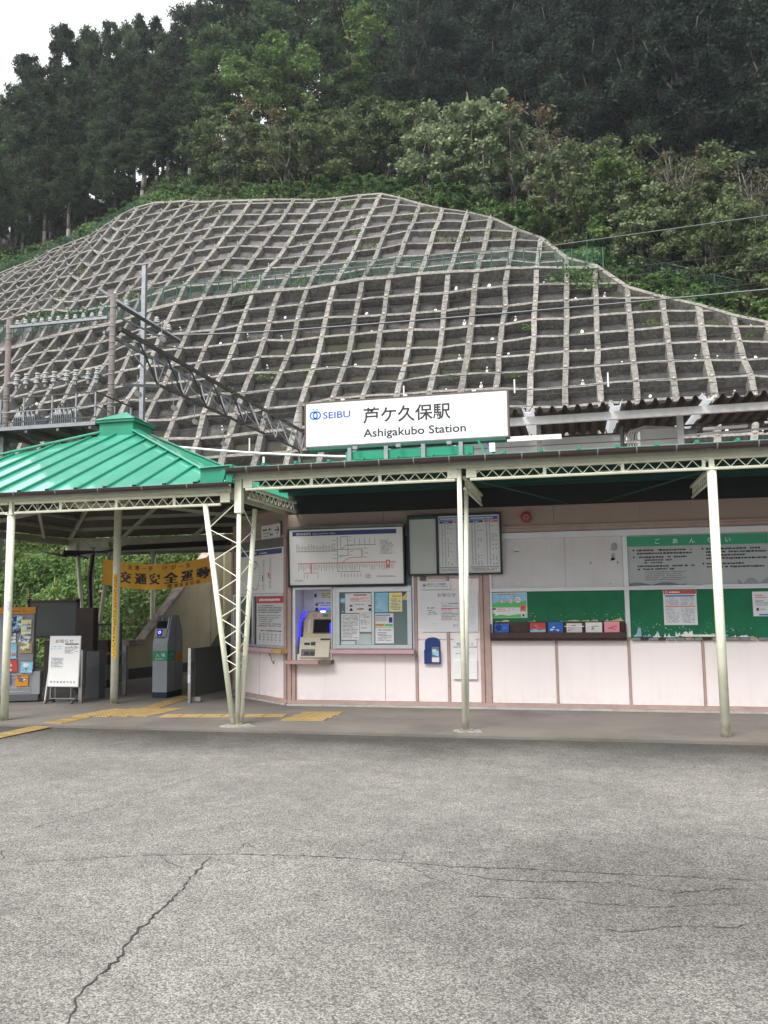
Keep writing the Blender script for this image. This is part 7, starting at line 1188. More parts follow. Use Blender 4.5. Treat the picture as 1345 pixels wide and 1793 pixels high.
# ------------------------------------------------------------------ fare board
FF = Fr((0, WY), (1, 0), .05); FF.z0 = 1.83
fb_ = thing('fare_board', (-3.47, WY, 1.83), 'large framed white railway fare map with a navy heading above the ticket window', 'fare board')
def ffr(b):
    b.fb(FF, -4.41, -2.535, 1.825, 1.86, .04, .13, 'black'); b.fb(FF, -4.41, -2.535, 2.735, 2.775, .04, .13, 'zinc_dark')
    b.fb(FF, -4.41, -4.385, 1.8605, 2.7345, .04, .13, 'black'); b.fb(FF, -2.56, -2.535, 1.8605, 2.7345, .04, .13, 'black')
P('frame', ffr, .003, parent=fb_)
P('frame_gloss', lambda b: b.fb(FF, -4.40, -2.55, 2.722, 2.7345, .09, .131, 'mid_green'), parent=fb_)
def ffs(b):
    b.fb(FF, -4.384, -2.561, 1.861, 2.721, .05, .11, 'white'); D = .1115
    b.rect(FF, -4.33, -2.66, 2.625, 2.695, D, 'navy'); b.fit(FF, '西武線運賃表', -4.27, -4.03, 2.64, .042, 'white', D+.001); b.fit(FF, 'Seibu Line Fare Table', -4.0, -3.63, 2.645, .034, 'white', D+.001)
    X_ = lambda x: -4.40+(x-75)*.00163; Z_ = lambda z: 2.775-(z-148)*.00156
    def ln(x0, z0, x1, z1, w, m, dd=0):
        a_ = Vector((X_(x0), Z_(z0))); c_ = Vector((X_(x1), Z_(z1))); n_ = (c_-a_).normalized(); q = Vector((-n_.y, n_.x))*w/2
        b.fpoly(FF, [a_-q, c_-q, c_+q, a_+q][::1], D+dd, m)
    for k in range(26):
        x = 160+k*15; ln(x, 388, x, 388-random.choice((35, 40, 48, 60)), .006, 'ink_grey', .0004)
    ln(155, 400, 560, 400, .022, 'paper_grey'); ln(155, 400, 560, 400, .006, 'ink_grey', .0006)
    for q in ((567, 260, 567, 610), (600, 262, 600, 385), (670, 262, 670, 450), (600, 262, 670, 262), (560, 388, 805, 388), (567, 450, 670, 450), (610, 385, 650, 346), (650, 346, 945, 346), (805, 388, 805, 470), (565, 608, 790, 608), (585, 470, 620, 447)): ln(*q, .008, 'ink_grey', .0002)
    ln(168, 522, 1130, 522, .020, 'red_print', .0003); ln(168, 522, 1130, 522, .007, 'paper', .0008)
    for k in range(61): ln(172+k*15.8, 519, 172+k*15.8, 526, .010, 'red_print', .0011)
    for k in range(58):
        x = 175+k*16.3; ln(x, 536, x, 536+random.choice((28, 34, 42, 50, 60)), .0058, 'ink_grey', .0004)
    ln(300, 522, 300, 622, .018, 'red_print', .0004); ln(225, 615, 370, 615, .009, 'red_print', .0005); ln(640, 495, 690, 470, .01, 'red_print', .0005); ln(690, 470, 805, 470, .01, 'red_print', .0005); ln(610, 522, 640, 495, .01, 'red_print', .0005); ln(808, 395, 808, 470, .016, 'red_print', .0005)
    b.rect(FF, X_(1036), X_(1076), Z_(578), Z_(500), D+.0015, 'red_print'); b.rect(FF, X_(1050), X_(1064), Z_(545), Z_(512), D+.002, 'white')
    for x in (230, 262, 368): ln(x, 628, x, 670, .007, 'ink_grey', .0004)
    for k in range(7): ln(600+k*32, 625, 600+k*32, 662, .007, 'ink_grey', .0004)
    for k in range(5): ln(735+k*50, 285, 735+k*50, 335, .006, 'ink_grey', .0004); b.disc(FF, X_(735+k*50), Z_(346), .008, 'ink_grey', D+.0006, 8)
    for k in range(12): b.rows(FF, X_(985), X_(1115), Z_(310+k*12), Z_(302+k*12), 1, 'ink_grey', D+.0004, .8)
    for zz in (262, 300, 350, 405, 440): b.rows(FF, X_(680), X_(720), Z_(zz+8), Z_(zz), 1, 'ink_grey', D+.0004, .8); b.rows(FF, X_(515), X_(560), Z_(zz+38), Z_(zz+30), 1, 'ink_grey', D+.0004, .8)
    for zz in (375, 425, 465): b.rows(FF, X_(825), X_(868), Z_(zz+10), Z_(zz), 2, 'ink_grey', D+.0004, .8)
    b.ring(FF, X_(146), Z_(688), .011, .004, 'ink', D+.0005, 12); b.fit(FF, '西武鉄道', X_(160), X_(215), Z_(695), .022, 'ink', D+.0005)
    b.rows(FF, X_(835), X_(920), Z_(675), Z_(632), 3, 'ink_grey', D+.0004); b.rows(FF, X_(945), X_(1130), Z_(670), Z_(652), 2, 'ink_grey', D+.0004)
P('map_face', ffs, parent=fb_)

# ------------------------------------------------------------------ timetable case
FT = Fr((0, WY), (1, 0), .04); FT.z0 = 1.98
tt = thing('timetable_case', (-1.78, WY, 1.98), 'black framed case with a blank left part and a four column train timetable at right', 'timetable')
def ttf(b):
    for a_ in ((-2.495, -1.07, 1.975, 2.0), (-2.495, -1.07, 2.865, 2.895), (-2.495, -2.47, 2.0005, 2.8645), (-1.095, -1.07, 2.0005, 2.8645), (-2.055, -2.02, 2.0005, 2.8645)): b.fb(FT, *a_, .02, .10, 'black')
    b.fb(FT, -2.469, -2.056, 2.83, 2.8645, .06, .101, 'mid_green')
P('frame', ttf, .003, parent=tt)
P('blank_sheet', lambda b: b.fb(FT, -2.469, -2.056, 2.001, 2.829, .02, .07, 'glass_board'), parent=tt)
def tts(b):
    b.fb(FT, -2.019, -1.096, 2.001, 2.864, .02, .075, 'paper_grey'); D = .0765
    for u in (-2.0, -1.545):
        b.rect(FT, u, u+.43, 2.795, 2.845, D, 'blue'); b.rows(FT, u+.02, u+.36, 2.805, 2.835, 1, 'paper', D+.001, .8, .05)
        b.rect(FT, u, u+.205, 2.755, 2.787, D, 'navy'); b.rect(FT, u+.22, u+.43, 2.755, 2.787, D, 'red_print'); b.rows(FT, u+.06, u+.15, 2.763, 2.779, 1, 'paper', D+.001, .8, 0); b.rows(FT, u+.27, u+.37, 2.763, 2.779, 1, 'paper', D+.001, .8, 0)
        for c in (0, .22):
            for k in range(20):
                z = 2.735-k*.0315; b.rect(FT, u+c, u+c+.205, z-.014, z+.0, D+.0002, 'paper')
                for q in range(random.randint(2, 4)): b.rect(FT, u+c+.03+q*.045, u+c+.045+q*.045+random.uniform(0, .008), z-.010, z+.004, D+.0006, 'ink_grey')
        b.rect(FT, u, u+.43, 2.085, 2.092, D+.0006, 'ink'); b.rows(FT, u+.02, u+.40, 2.03, 2.075, 2, 'ink_grey', D+.0006)
P('timetable_sheet', tts, parent=tt)
for u in (-2.3, -1.35): P('hanger_bracket', lambda b: b.tube(FT.p(u, 2.90, -.02), FT.p(u, 2.90, .06), .022, 'coping', 8), parent=tt)

def poster(u0, u1, z0, z1, m, label, cat, fn=None, d=.0, F=FW, name='poster', tilt=0, curl=0, group=None):
    """a sheet of paper with its own thickness and print"""
    b = MB(m); b.fb(F, u0, u1, z0, z1, d, d+.004+curl)
    if fn: fn(b, d+.0052+curl)
    return b.build(name, label=label, cat=cat, group=group)
# ------------------------------------------------------------------ posters and notices on the front wall
def pn(b, D):
    b.fit(FW, 'お知らせ', -2.06, -1.78, 1.655, .062, 'ink', D)
    b.fb(FW, -2.04, -1.74, 1.575, 1.577, D-.0005, D, 'pink_print'); b.fb(FW, -2.01, -1.745, 1.30, 1.545, D-.002, D, 'paper')
    for a_ in ((-2.01, -1.745, 1.298, 1.304), (-2.01, -1.745, 1.476, 1.482), (-2.01, -2.005, 1.304, 1.476), (-1.75, -1.745, 1.304, 1.476)): b.rect(FW, *a_, D+.0006, 'pink_print')
    b.rect(FW, -2.008, -1.747, 1.468, 1.481, D+.001, 'magenta'); b.rect(FW, -2.008, -1.747, 1.535, 1.56, D+.0004, 'paper'); b.rows(FW, -2.005, -1.91, 1.54, 1.557, 1, 'red_print', D+.001, .8, .05); b.rows(FW, -1.90, -1.75, 1.54, 1.557, 1, 'ink', D+.001, .9, .03)
    b.rows(FW, -2.0, -1.755, 1.44, 1.465, 1, 'magenta', D+.001, .7); b.rows(FW, -2.0, -1.755, 1.305, 1.43, 6, 'ink_grey', D+.001); b.rows(FW, -1.99, -1.76, 1.50, 1.53, 2, 'ink_grey', D+.001)
    b.rows(FW, -2.22, -2.06, 1.47, 1.50, 1, 'ink', D, .6); b.rows(FW, -2.22, -2.07, 1.38, 1.46, 3, 'ink_grey', D); b.rows(FW, -2.15, -2.08, 1.24, 1.25, 1, 'ink_grey', D); b.rows(FW, -1.83, -1.76, 1.20, 1.24, 2, 'ink_grey', D)
    b.rows(FW, -1.63, -1.50, 1.20, 1.50, 9, 'paper_grey', D)
    r_ = random.Random(8); e = MB
    for u, z in ((-2.32, 1.14), (-1.47, 1.73)): b.fpoly(FW, [(u, z-.03), (u+.03, z-.035), (u+.03, z+.02), (u, z+.03)], D-.001, 'white')
poster(-2.325, -1.455, 1.125, 1.752, 'paper', 'large crumpled white notice headed in black on pink wall behind the middle canopy post', 'notice', pn, .0245, name='notice')
def cam_sign(b, D):
    b.ring(FW, -2.26, 1.825, .028, .005, 'ink', D, 18); b.rect(FW, -2.278, -2.245, 1.815, 1.835, D, 'ink')
    b.fit(FW, '防犯カメラ作動中', -2.215, -1.93, 1.828, .036, 'ink', D); b.fit(FW, 'Security Cameras in Operation', -2.215, -1.90, 1.80, .022, 'ink', D)
    for a_ in ((-2.325, -1.865, 1.757, 1.761), (-2.325, -1.865, 1.889, 1.893)): b.rect(FW, *a_, D, 'ink_grey')
poster(-2.325, -1.865, 1.757, 1.893, 'paper', 'small white sign about security cameras under the timetable case', 'sign', cam_sign, .0245, name='camera_sign')
MB('rust').fb(FW, -2.325, -2.235, 1.90, 1.965, .009, .04).build('junction_box', label='small dark brown box directly under the timetable case', cat='junction box')
MB('terracotta').fb(FW, -2.2, -1.44, 1.925, 1.94, .009, .03).build('wall_conduit', label='thin horizontal conduit between the timetable case and the notices', cat='conduit')
MB('pink').fb(FW, -1.62, -1.55, 1.80, 1.93, .009, .025).build('wall_plate', label='small blank pink plate above the large white notice', cat='wall plate')
# ticket window sheets, on the glass
G1, G2 = .0125, .0245
def s1(b, D):
    b.rect(FW, -3.38, -3.17, 1.685, 1.705, D, 'red'); b.rows(FW, -3.50, -3.41, 1.70, 1.71, 1, 'ink_grey', D); b.rows(FW, -3.43, -3.12, 1.59, 1.66, 3, 'red_print', D)
    for u in (-3.42, -3.12): b.disc(FW, u, 1.515, .026, 'paper', D, 12); b.disc(FW, u, 1.53, .026, 'ink', D+.0006, 12, .014); b.fpoly(FW, [(u-.028, 1.45), (u+.028, 1.45), (u+.012, 1.493), (u-.012, 1.493)], D, 'ink')
    b.rows(FW, -3.36, -3.2, 1.54, 1.56, 1, 'ink', D); b.fb(FW, -3.33, -3.22, 1.47, 1.49, D-.001, D, 'orange'); b.rect(FW, -3.29, -3.22, 1.475, 1.488, D+.001, 'ink')
poster(-3.515, -3.10, 1.42, 1.722, 'paper', 'white poster with two cartoon station staff on the left ticket window pane', 'poster', s1, G1)
poster(-3.58, -3.29, 1.01, 1.405, 'paper', 'white densely printed sheet at lower left of the ticket window', 'poster', lambda b, D: b.rows(FW, -3.56, -3.31, 1.03, 1.39, 17, 'ink_grey', D), G1+.004)
poster(-3.285, -3.10, 1.13, 1.415, 'paper', 'narrow cream white printed sheet hanging below the staff poster in the left pane', 'poster', lambda b, D: (b.rows(FW, -3.27, -3.12, 1.34, 1.40, 3, 'ink_grey', D), b.rows(FW, -3.27, -3.12, 1.24, 1.32, 5, 'ink_grey', D), b.rows(FW, -3.27, -3.12, 1.18, 1.20, 1, 'ink', D)), G1)
poster(-3.596, -3.517, 1.575, 1.65, 'sky_blue', 'small pale blue sticker at the left edge of the ticket window', 'sticker', lambda b, D: b.rows(FW, -3.59, -3.53, 1.60, 1.63, 1, 'white', D, .7, 0), G1, name='sticker')
poster(-3.58, -3.517, 1.425, 1.46, 'blue', 'small dark blue sticker under the pale blue one at the ticket window', 'sticker', lambda b, D: b.rows(FW, -3.57, -3.53, 1.435, 1.45, 1, 'white', D, .7, 0), G1, name='sticker')
poster(-3.04, -2.83, 1.43, 1.725, 'sky_blue', 'wrinkled pale blue film sheet at upper left of the right ticket window pane', 'poster', lambda b, D: [b.fpoly(FW, [(-3.03+.02*k, 1.5+.03*k), (-2.86+.005*k, 1.47+.03*k), (-2.86, 1.475+.03*k), (-3.03+.02*k, 1.508+.03*k)], D, 'paper') for k in range(6)], G2)
def yl(b, D): b.rect(FW, -2.77, -2.63, 1.655, 1.69, D, 'yellow'); b.rows(FW, -2.79, -2.63, 1.46, 1.64, 8, 'ink_grey', D)
poster(-2.815, -2.61, 1.435, 1.722, 'yellow_paper', 'pale yellow notice sheet in the right pane of the ticket window', 'poster', yl, G2)
def tri(b, D): b.fpoly(FW, [(-2.605, 1.655), (-2.53, 1.735), (-2.605, 1.735)], D, 'navy'); b.rect(FW, -2.605, -2.53, 1.61, 1.64, D, 'paper'); b.rows(FW, -2.60, -2.54, 1.615, 1.635, 1, 'ink', D+.001)
poster(-2.605, -2.53, 1.61, 1.735, 'yellow', 'small yellow and navy sticker in the top right corner of the ticket window', 'sticker', tri, G2, name='sticker')
def bl(b, D):
    b.rect(FW, -3.02, -2.80, 1.375, 1.39, D, 'blue'); b.rows(FW, -3.02, -2.85, 1.29, 1.365, 5, 'ink_grey', D); b.rect(FW, -2.82, -2.765, 1.27, 1.35, D, 'navy'); b.rect(FW, -3.03, -2.90, 1.215, 1.25, D, 'orange'); b.rect(FW, -2.89, -2.76, 1.215, 1.25, D, 'logo_green')
poster(-3.035, -2.75, 1.20, 1.41, 'paper', 'white leaflet with blue bar and small dark photo in the right window pane', 'poster', bl, G2)
poster(-3.035, -2.745, .955, 1.195, 'paper', 'white typed sheet at the bottom of the right ticket window pane', 'poster', lambda b, D: (b.rows(FW, -2.99, -2.78, 1.145, 1.17, 1, 'ink', D), b.rows(FW, -3.0, -2.78, .99, 1.13, 6, 'ink_grey', D)), .030)
# hanging racks
def archrack(u0, u1, z0, z1, zs, m, lab, fn):
    t = thing('leaflet_holder', ((u0+u1)/2, WY, z0), lab, 'leaflet holder'); b = MB(m); n = 14; um = (u0+u1)/2; hw = (u1-u0)/2
    pts = [(u0, z0), (u1, z0)]+[(um+hw*math.cos(math.pi*k/n), zs+(z1-zs)*math.sin(math.pi*k/n)**.8) for k in range(n+1)]
    N = len(pts); b.add([FW.p(u, z, .024) for u, z in pts]+[FW.p(u, z, .009) for u, z in pts], [tuple(range(N))]+[(i, i+N, (i+1) % N+N, (i+1) % N) for i in range(N)]); b.build('back_plate', t)
    fn(t); return t
def bl1(t):
    MB('navy').fb(FW, -2.275, -2.03, .655, .86, .0245, .028).fb(FW, -2.275, -2.03, .655, .68, .0285, .075).fb(FW, -2.275, -2.03, .6805, .84, .068, .075).fb(FW, -2.275, -2.268, .6805, .86, .0285, .0675).fb(FW, -2.037, -2.03, .6805, .86, .0285, .0675).build('pocket', t, bevel=.003)
archrack(-2.27, -2.035, .66, 1.045, .96, 'navy', 'royal blue leaflet holder with an arched back on the pink wall', bl1)
b = MB('paper'); b.fb(FW, -2.155, -2.045, .68, .905, .0765, .08); b.rect(FW, -2.155, -2.045, .75, .905, .081, 'ink_grey'); b.fpoly(FW, [(-2.15, .80), (-2.05, .76), (-2.05, .84), (-2.12, .87)], .0815, 'sky_blue'); b.rect(FW, -2.15, -2.09, .83, .87, .082, 'paper_grey')
b.build('leaflet', label='photo leaflet standing in the royal blue holder', cat='leaflet')
def wr(t):
    b = MB('white'); b.fb(FW, -1.835, -1.485, .43, .70, .0245, .05); b.fit(FW, '西武ニュース', -1.785, -1.54, .925, .050, 'navy', .026); b.rect(FW, -1.84, -1.66, .895, .905, .0255, 'ink_grey'); b.rect(FW, -1.6, -1.48, .895, .905, .0255, 'ink_grey')
    b.ring(FW, -1.655, 1.0, .032, .010, 'sign_green', .026, 16); b.rows(FW, -1.80, -1.53, .80, .815, 1, 'blue', .026, .8, .3); b.build('pocket', t, bevel=.006)
archrack(-1.845, -1.48, .42, 1.05, .98, 'white', 'white arched news holder with a green ring behind the middle canopy post', wr)
# board posters
def summer(b, D):
    b.rect(FW, -1.255, -.735, 1.49, 1.69, D, 'sky_blue'); b.fpoly(FW, [(-1.25, 1.52), (-1.16, 1.565), (-1.08, 1.545), (-.98, 1.58), (-.86, 1.55), (-.74, 1.585), (-.74, 1.48), (-1.25, 1.48)], D+.0008, 'logo_green')
    b.fpoly(FW, [(-1.25, 1.33), (-.74, 1.33), (-.74, 1.40), (-1.0, 1.36), (-1.25, 1.40)], D+.0008, 'logo_green'); b.fpoly(FW, [(-1.2, 1.36), (-.95, 1.42), (-.95, 1.44), (-1.2, 1.385)], D+.0012, 'white')
    b.rect(FW, -1.25, -.84, 1.41, 1.475, D+.001, 'paper'); b.rows(FW, -1.17, -.86, 1.42, 1.435, 1, 'red_print', D+.002, .8, .1); b.rows(FW, -1.17, -.86, 1.445, 1.465, 1, 'red_print', D+.002, .8, .3); b.rect(FW, -1.24, -1.185, 1.45, 1.47, D+.002, 'ink')
    b.rows(FW, -1.16, -.88, 1.66, 1.69, 1, 'red_print', D+.0012, .8, .1)
    for u, r_, m in ((-1.10, .035, 'ink_grey'), (-.97, .035, 'red_print'), (-.86, .055, 'blue')): b.disc(FW, u, 1.595 if r_ > .05 else 1.575, r_, 'paper', D+.0016); b.ring(FW, u, 1.595 if r_ > .05 else 1.575, r_, .006, m, D+.0022, 20); b.rows(FW, u-r_*.6, u+r_*.6, (1.595 if r_ > .05 else 1.575)-.02, (1.595 if r_ > .05 else 1.575)+.02, 2, 'red_print', D+.0026, .7, 0)
    b.rect(FW, -.83, -.745, 1.42, 1.52, D+.0018, 'orange'); b.disc(FW, -.79, 1.475, .03, 'magenta', D+.0024); b.rect(FW, -.82, -.75, 1.335, 1.40, D+.0018, 'paper'); b.rect(FW, -.80, -.77, 1.345, 1.38, D+.0024, 'ink')
poster(-1.262, -.728, 1.325, 1.70, 'paper', 'colourful illustrated event poster with round badges at the left end of the green board', 'poster', summer, .012)
def sched(b, D):
    b.rect(FW, 1.195, 1.635, 1.645, 1.70, D, 'red'); b.ring(FW, 1.235, 1.672, .016, .005, 'white', D+.001, 12); b.rows(FW, 1.27, 1.42, 1.66, 1.685, 1, 'white', D+.001, .8, .1)
    b.rect(FW, 1.215, 1.615, 1.61, 1.63, D, 'blue'); b.rect(FW, 1.215, 1.615, 1.465, 1.48, D, 'red_print')
    for u in (1.22, 1.425): b.rows(FW, u, u+.18, 1.49, 1.60, 7, 'ink_grey', D, .5, .25); b.rows(FW, u, u+.18, 1.235, 1.455, 14, 'ink_grey', D, .5, .25)
poster(1.19, 1.64, 1.21, 1.702, 'paper', 'white printed schedule sheet with a red heading bar on the right green board', 'poster', sched, .012)
def sm(b, D): b.rows(FW, 2.41, 2.58, 1.57, 1.63, 2, 'red_print', D); b.rows(FW, 2.41, 2.58, 1.47, 1.55, 5, 'ink_grey', D); b.rect(FW, 2.42, 2.45, 1.40, 1.44, D, 'ink'); b.rows(FW, 2.47, 2.57, 1.41, 1.43, 1, 'ink', D); b.rect(FW, 2.45, 2.60, 1.335, 1.355, D, 'blue')
poster(2.375, 2.61, 1.325, 1.665, 'paper', 'small white notice at the far right edge of the green board', 'poster', sm, .012)
def goan(b, D):
    b.rect(FW, .728, 2.622, 2.335, 2.48, D, 'sign_green')
    for ch, u in zip('ごあんない', (1.15, 1.39, 1.62, 1.86, 2.10)): b.text(FW, ch, u, 2.372, .085, 'white', D+.001, 'C')
    def para(u0, z, n, w=.75, h=.045, bul=True):
        if bul: b.disc(FW, u0-.045, z-.02, .014, 'ink', D, 10)
        b.rows(FW, u0, u0+w, z-n*h, z, n, 'ink', D, .62, .10)
    para(.86, 2.30, 2); para(.86, 2.20, 1, .68); para(.96, 2.155, 2, .38, .038, False); para(.86, 2.07, 2, .78, .042, False); b.rows(FW, .96, 1.52, 1.84, 1.98, 5, 'ink_grey', D, .5)
    para(1.80, 2.30, 4, .80); para(1.80, 2.09, 2, .76)
    r_ = random.Random(3)
    for (a_, c_) in ((.73, 1.5), (2.2, 2.62)):
        n = 12; zz = [1.775+.09*abs(math.sin(k*.5+a_))*(1 if a_ > 1 else .5) for k in range(n+1)]
        for k in range(n): u0 = a_+(c_-a_)*k/n; u1 = a_+(c_-a_)*(k+1)/n; b.fpoly(FW, [(u0, 1.772), (u1, 1.772), (u1, zz[k+1]), (u0, zz[k])], D-.0006, 'zinc' if a_ > 1 else 'ink_grey')
poster(.727, 2.623, 1.77, 2.485, 'goannai_grey', 'grey passenger information panel with a green heading band behind the right canopy post', 'information board', goan, .008, name='information_panel')
b = MB('red'); n = 20; c_ = FW.p(-.70, 2.815, .012)
b.tube(c_, FW.p(-.70, 2.815, .06), .085, 'bell_red', 20); b.tube(FW.p(-.70, 2.815, .06), FW.p(-.70, 2.815, .075), .07, 'bell_red', 20, .05)
for k in range(6): a_ = k*math.pi/3; b.fb(Fr((0, WY), (1, 0)), -.70+.035*math.cos(a_)-.006, -.70+.035*math.cos(a_)+.006, 2.815+.035*math.sin(a_)-.012, 2.815+.035*math.sin(a_)+.012, .0755, .078, 'terracotta')
b.build('alarm_bell', label='round faded red alarm bell high on the wall above the blank boards', cat='alarm bell')

# ------------------------------------------------------------------ things on the angled bay
def dirs(b, D):
    F = FB; b.rows(F, -.77, -.48, 2.765, 2.815, 1, 'ink', D, .8, .1); b.rows(F, -.77, -.53, 2.72, 2.745, 1, 'ink_grey', D, .7, .1); b.rows(F, -.77, -.53, 2.675, 2.70, 1, 'ink_grey', D, .7, .1); b.rows(F, -.52, -.43, 2.675, 2.73, 1, 'ink', D, .7, 0)
    for p_, q_ in (((-.38, 2.765), (-.23, 2.765)), ((-.30, 2.83), (-.23, 2.765)), ((-.30, 2.70), (-.23, 2.765))):
        v_ = (Vector(q_)-Vector(p_)).normalized(); n_ = Vector((-v_.y, v_.x))*.009; b.fpoly(F, [Vector(p_)-n_, Vector(q_)-n_, Vector(q_)+n_, Vector(p_)+n_], D, 'ink')
poster(-.82, -.19, 2.645, 2.865, 'paper', 'small white direction sign with a black arrow pointing right at top of the corner bay', 'sign', dirs, .05, FB, 'direction_sign')
MB('zinc').fb(FB, -.40, -.2, 2.866, 2.90, .03, .06).build('sign_bracket', label='grey bracket above the direction sign on the corner bay', cat='bracket')
def tmap(b, D):
    F = FB; b.rect(F, -1.62, -.20, 2.385, 2.47, D, 'navy'); b.rows(F, -1.2, -.98, 2.40, 2.45, 1, 'white', D+.001, .8, 0); b.rows(F, -.95, -.70, 2.405, 2.43, 1, 'white', D+.001, .8, .1)
    r_ = random.Random(4)
    def loop(cu, cz, ru, rz, n=34):
        for k in range(n):
            a_ = 6.283*k/n; u = cu+ru*math.cos(a_)*(1+.1*math.sin(3*a_)); z = cz+rz*math.sin(a_); b.rect(F, u-.006, u+.006, z-.006, z+.006, D, 'ink_grey'); b.rect(F, u+.012, u+.05, z-.004, z+.004, D, 'ink_grey')
    loop(-1.13, 2.05, .17, .24); loop(-1.18, 2.22, .10, .06, 14)
    for u, z0, z1 in ((-.83, 1.80, 2.30), (-.60, 1.82, 2.32)):
        z = z1
        while z > z0: b.rect(F, u-.012+r_.uniform(-.01, .01), u+.012, z-.008, z, D, 'ink_grey'); b.rect(F, u+.02, u+.05, z-.006, z, D, 'ink_grey'); z -= .022
    b.rect(F, -.66, -.63, 2.0, 2.09, D+.001, 'red'); b.rect(F, -.60, -.575, 1.99, 2.06, D+.001, 'red'); b.rect(F, -.85, -.825, 1.95, 2.05, D+.001, 'ink'); b.disc(F, -1.25, 2.09, .02, 'ink', D+.001, 10); b.rows(F, -1.55, -1.25, 1.80, 1.81, 1, 'ink_grey', D)
poster(-1.66, -.13, 1.745, 2.488, 'white', 'white route map with a navy heading on the angled corner bay', 'route map', tmap, .012, FB, 'route_map')
bw_ = thing('bay_window', tuple(FB.p(-.9, .87)), 'aluminium framed window of the corner bay with a dark half and a printed panel', 'window')
P('frame', lambda b: [b.fb(FB, *a_, .0, .045, 'alu') for a_ in ((-1.87, -.125, 1.70, 1.74), (-1.87, -.125, .87, .905), (-1.17, -1.12, .906, 1.699), (-1.87, -1.83, .906, 1.699))], .002, parent=bw_)
P('pane', lambda b: b.fb(FB, -1.829, -1.171, .906, 1.699, .0, .010, 'pane'), parent=bw_)
def gp1(b, D):
    F = FB; b.rect(F, -1.04, -.14, 1.585, 1.70, D, 'red'); b.rows(F, -.95, -.25, 1.615, 1.665, 1, 'white', D+.001, .85, .04)
    b.rows(F, -1.0, -.2, 1.42, 1.56, 5, 'ink', D, .5, .06); b.rows(F, -.98, -.22, 1.20, 1.40, 6, 'ink_grey', D, .5); b.rows(F, -.98, -.3, 1.19, 1.25, 2, 'red_print', D+.0004, .4, .5); b.rows(F, -.9, -.2, 1.125, 1.15, 1, 'ink', D, .8, .25)
    for k in range(6): b.rows(F, -.95+k*.135, -.90+k*.135, .97, 1.10, 3, 'ink_grey', D, .6, 0)
    b.ring(F, -.945, 1.03, .03, .005, 'navy', D+.001, 14)
poster(-1.05, -.135, .908, 1.698, 'paper_grey', 'pale printed guide panel with a red heading in the corner bay window', 'information board', gp1, .012, FB, 'guide_panel')
ph = thing('wall_phone', tuple(FB.p(-1.4, .9, .05)), 'dark wall telephone set with a curved handset and red label inside the bay window', 'telephone')
P('body', lambda b: b.fb(FB, -1.56, -1.25, 1.0, 1.36, .0105, .05, 'gate_dark'), .01, parent=ph)
P('handset', lambda b: b.path([FB.p(-1.33, 1.06, .07), FB.p(-1.28, 1.12, .08), FB.p(-1.27, 1.22, .085), FB.p(-1.28, 1.32, .08), FB.p(-1.33, 1.37, .07)], .016, 'zinc', 6), parent=ph)
P('label_plate', lambda b: (b.fb(FB, -1.5, -1.33, 1.38, 1.48, .0105, .016, 'red'), b.fb(FB, -1.5, -1.24, 1.01, 1.04, .051, .054, 'paper')), parent=ph)
h_ = MB('zinc_dark').path([FB.p(-.55, .79, .06), FB.p(-.45, .74, .08), FB.p(-.40, .66, .08), FB.p(-.34, .62, .08), FB.p(-.33, .68, .08)], .008, n=5); h_.path([FB.p(-1.42, .79, .05), FB.p(-1.38, .70, .07), FB.p(-1.34, .74, .07)], .008, n=5); h_.build('umbrella_hook', label='bent dark wire hooks under the counter shelf of the corner bay', cat='hook')

# ------------------------------------------------------------------ ticket vending machine
vmch = thing('ticket_machine', (-4.03, WY+.1, .715), 'beige ticket vending machine with dark screen and blue light strips in a wall recess', 'ticket machine')
FM = Fr((0, WY+.16), (1, 0), -.22); FM.z0 = .73
def vb(b):
    b.hexa([(-4.25, WY+.02, .72), (-3.76, WY+.02, .72), (-3.76, WY+.34, .72), (-4.25, WY+.34, .72), (-4.245, WY+.20, 1.44), (-3.76, WY+.20, 1.44), (-3.76, WY+.34, 1.44), (-4.245, WY+.34, 1.44)], 'beige_metal')
P('body', vb, .006, parent=vmch)
FV = Fr((0, WY+.02), (1, 0), -.25); FV.z0 = .72   # the machine's sloping front
P('screen', lambda b: (b.fb(FV, -4.09, -3.762, 1.10, 1.33, .001, .008, 'gate_dark'), b.fb(FV, -4.075, -3.765, 1.115, 1.315, .0085, .010, 'screen')), .002, parent=vmch)
def lower(b):
    b.fb(FV, -4.27, -3.762, .735, 1.05, .001, .07, 'beige_plastic'); b.fb(FV, -4.0, -3.765, .74, .99, .071, .10, 'beige_plastic')
P('coin_unit', lower, .006, parent=vmch)
for a_ in ((-4.19, -4.10, .93, .965, .071, .078, 'black'), (-4.08, -4.005, .925, .975, .071, .078, 'black'), (-3.93, -3.77, 1.005, 1.03, .071, .076, 'black')): P('coin_slot', lambda b: b.fb(FV, *a_), parent=vmch)
P('change_tray', lambda b: (b.fb(FV, -4.23, -4.0, .765, .865, .071, .078, 'gate_dark'), b.fb(FV, -4.18, -4.10, .775, .83, .0785, .083, 'black'), b.fb(FV, -4.08, -4.01, .775, .83, .0785, .083, 'black')), parent=vmch)
P('button_row', lambda b: (b.fb(FV, -4.11, -4.05, 1.36, 1.41, .001, .006, 'rack_grey'), b.fb(FV, -4.03, -3.96, 1.36, 1.41, .001, .006, 'pink_print'), b.fb(FV, -3.94, -3.86, 1.36, 1.41, .001, .006, 'sign_green'), b.fb(FV, -3.84, -3.77, 1.36, 1.41, .001, .006, 'red_print'), b.fb(FV, -4.17, -4.14, 1.10, 1.32, .001, .005, 'paper_grey')), parent=vmch)
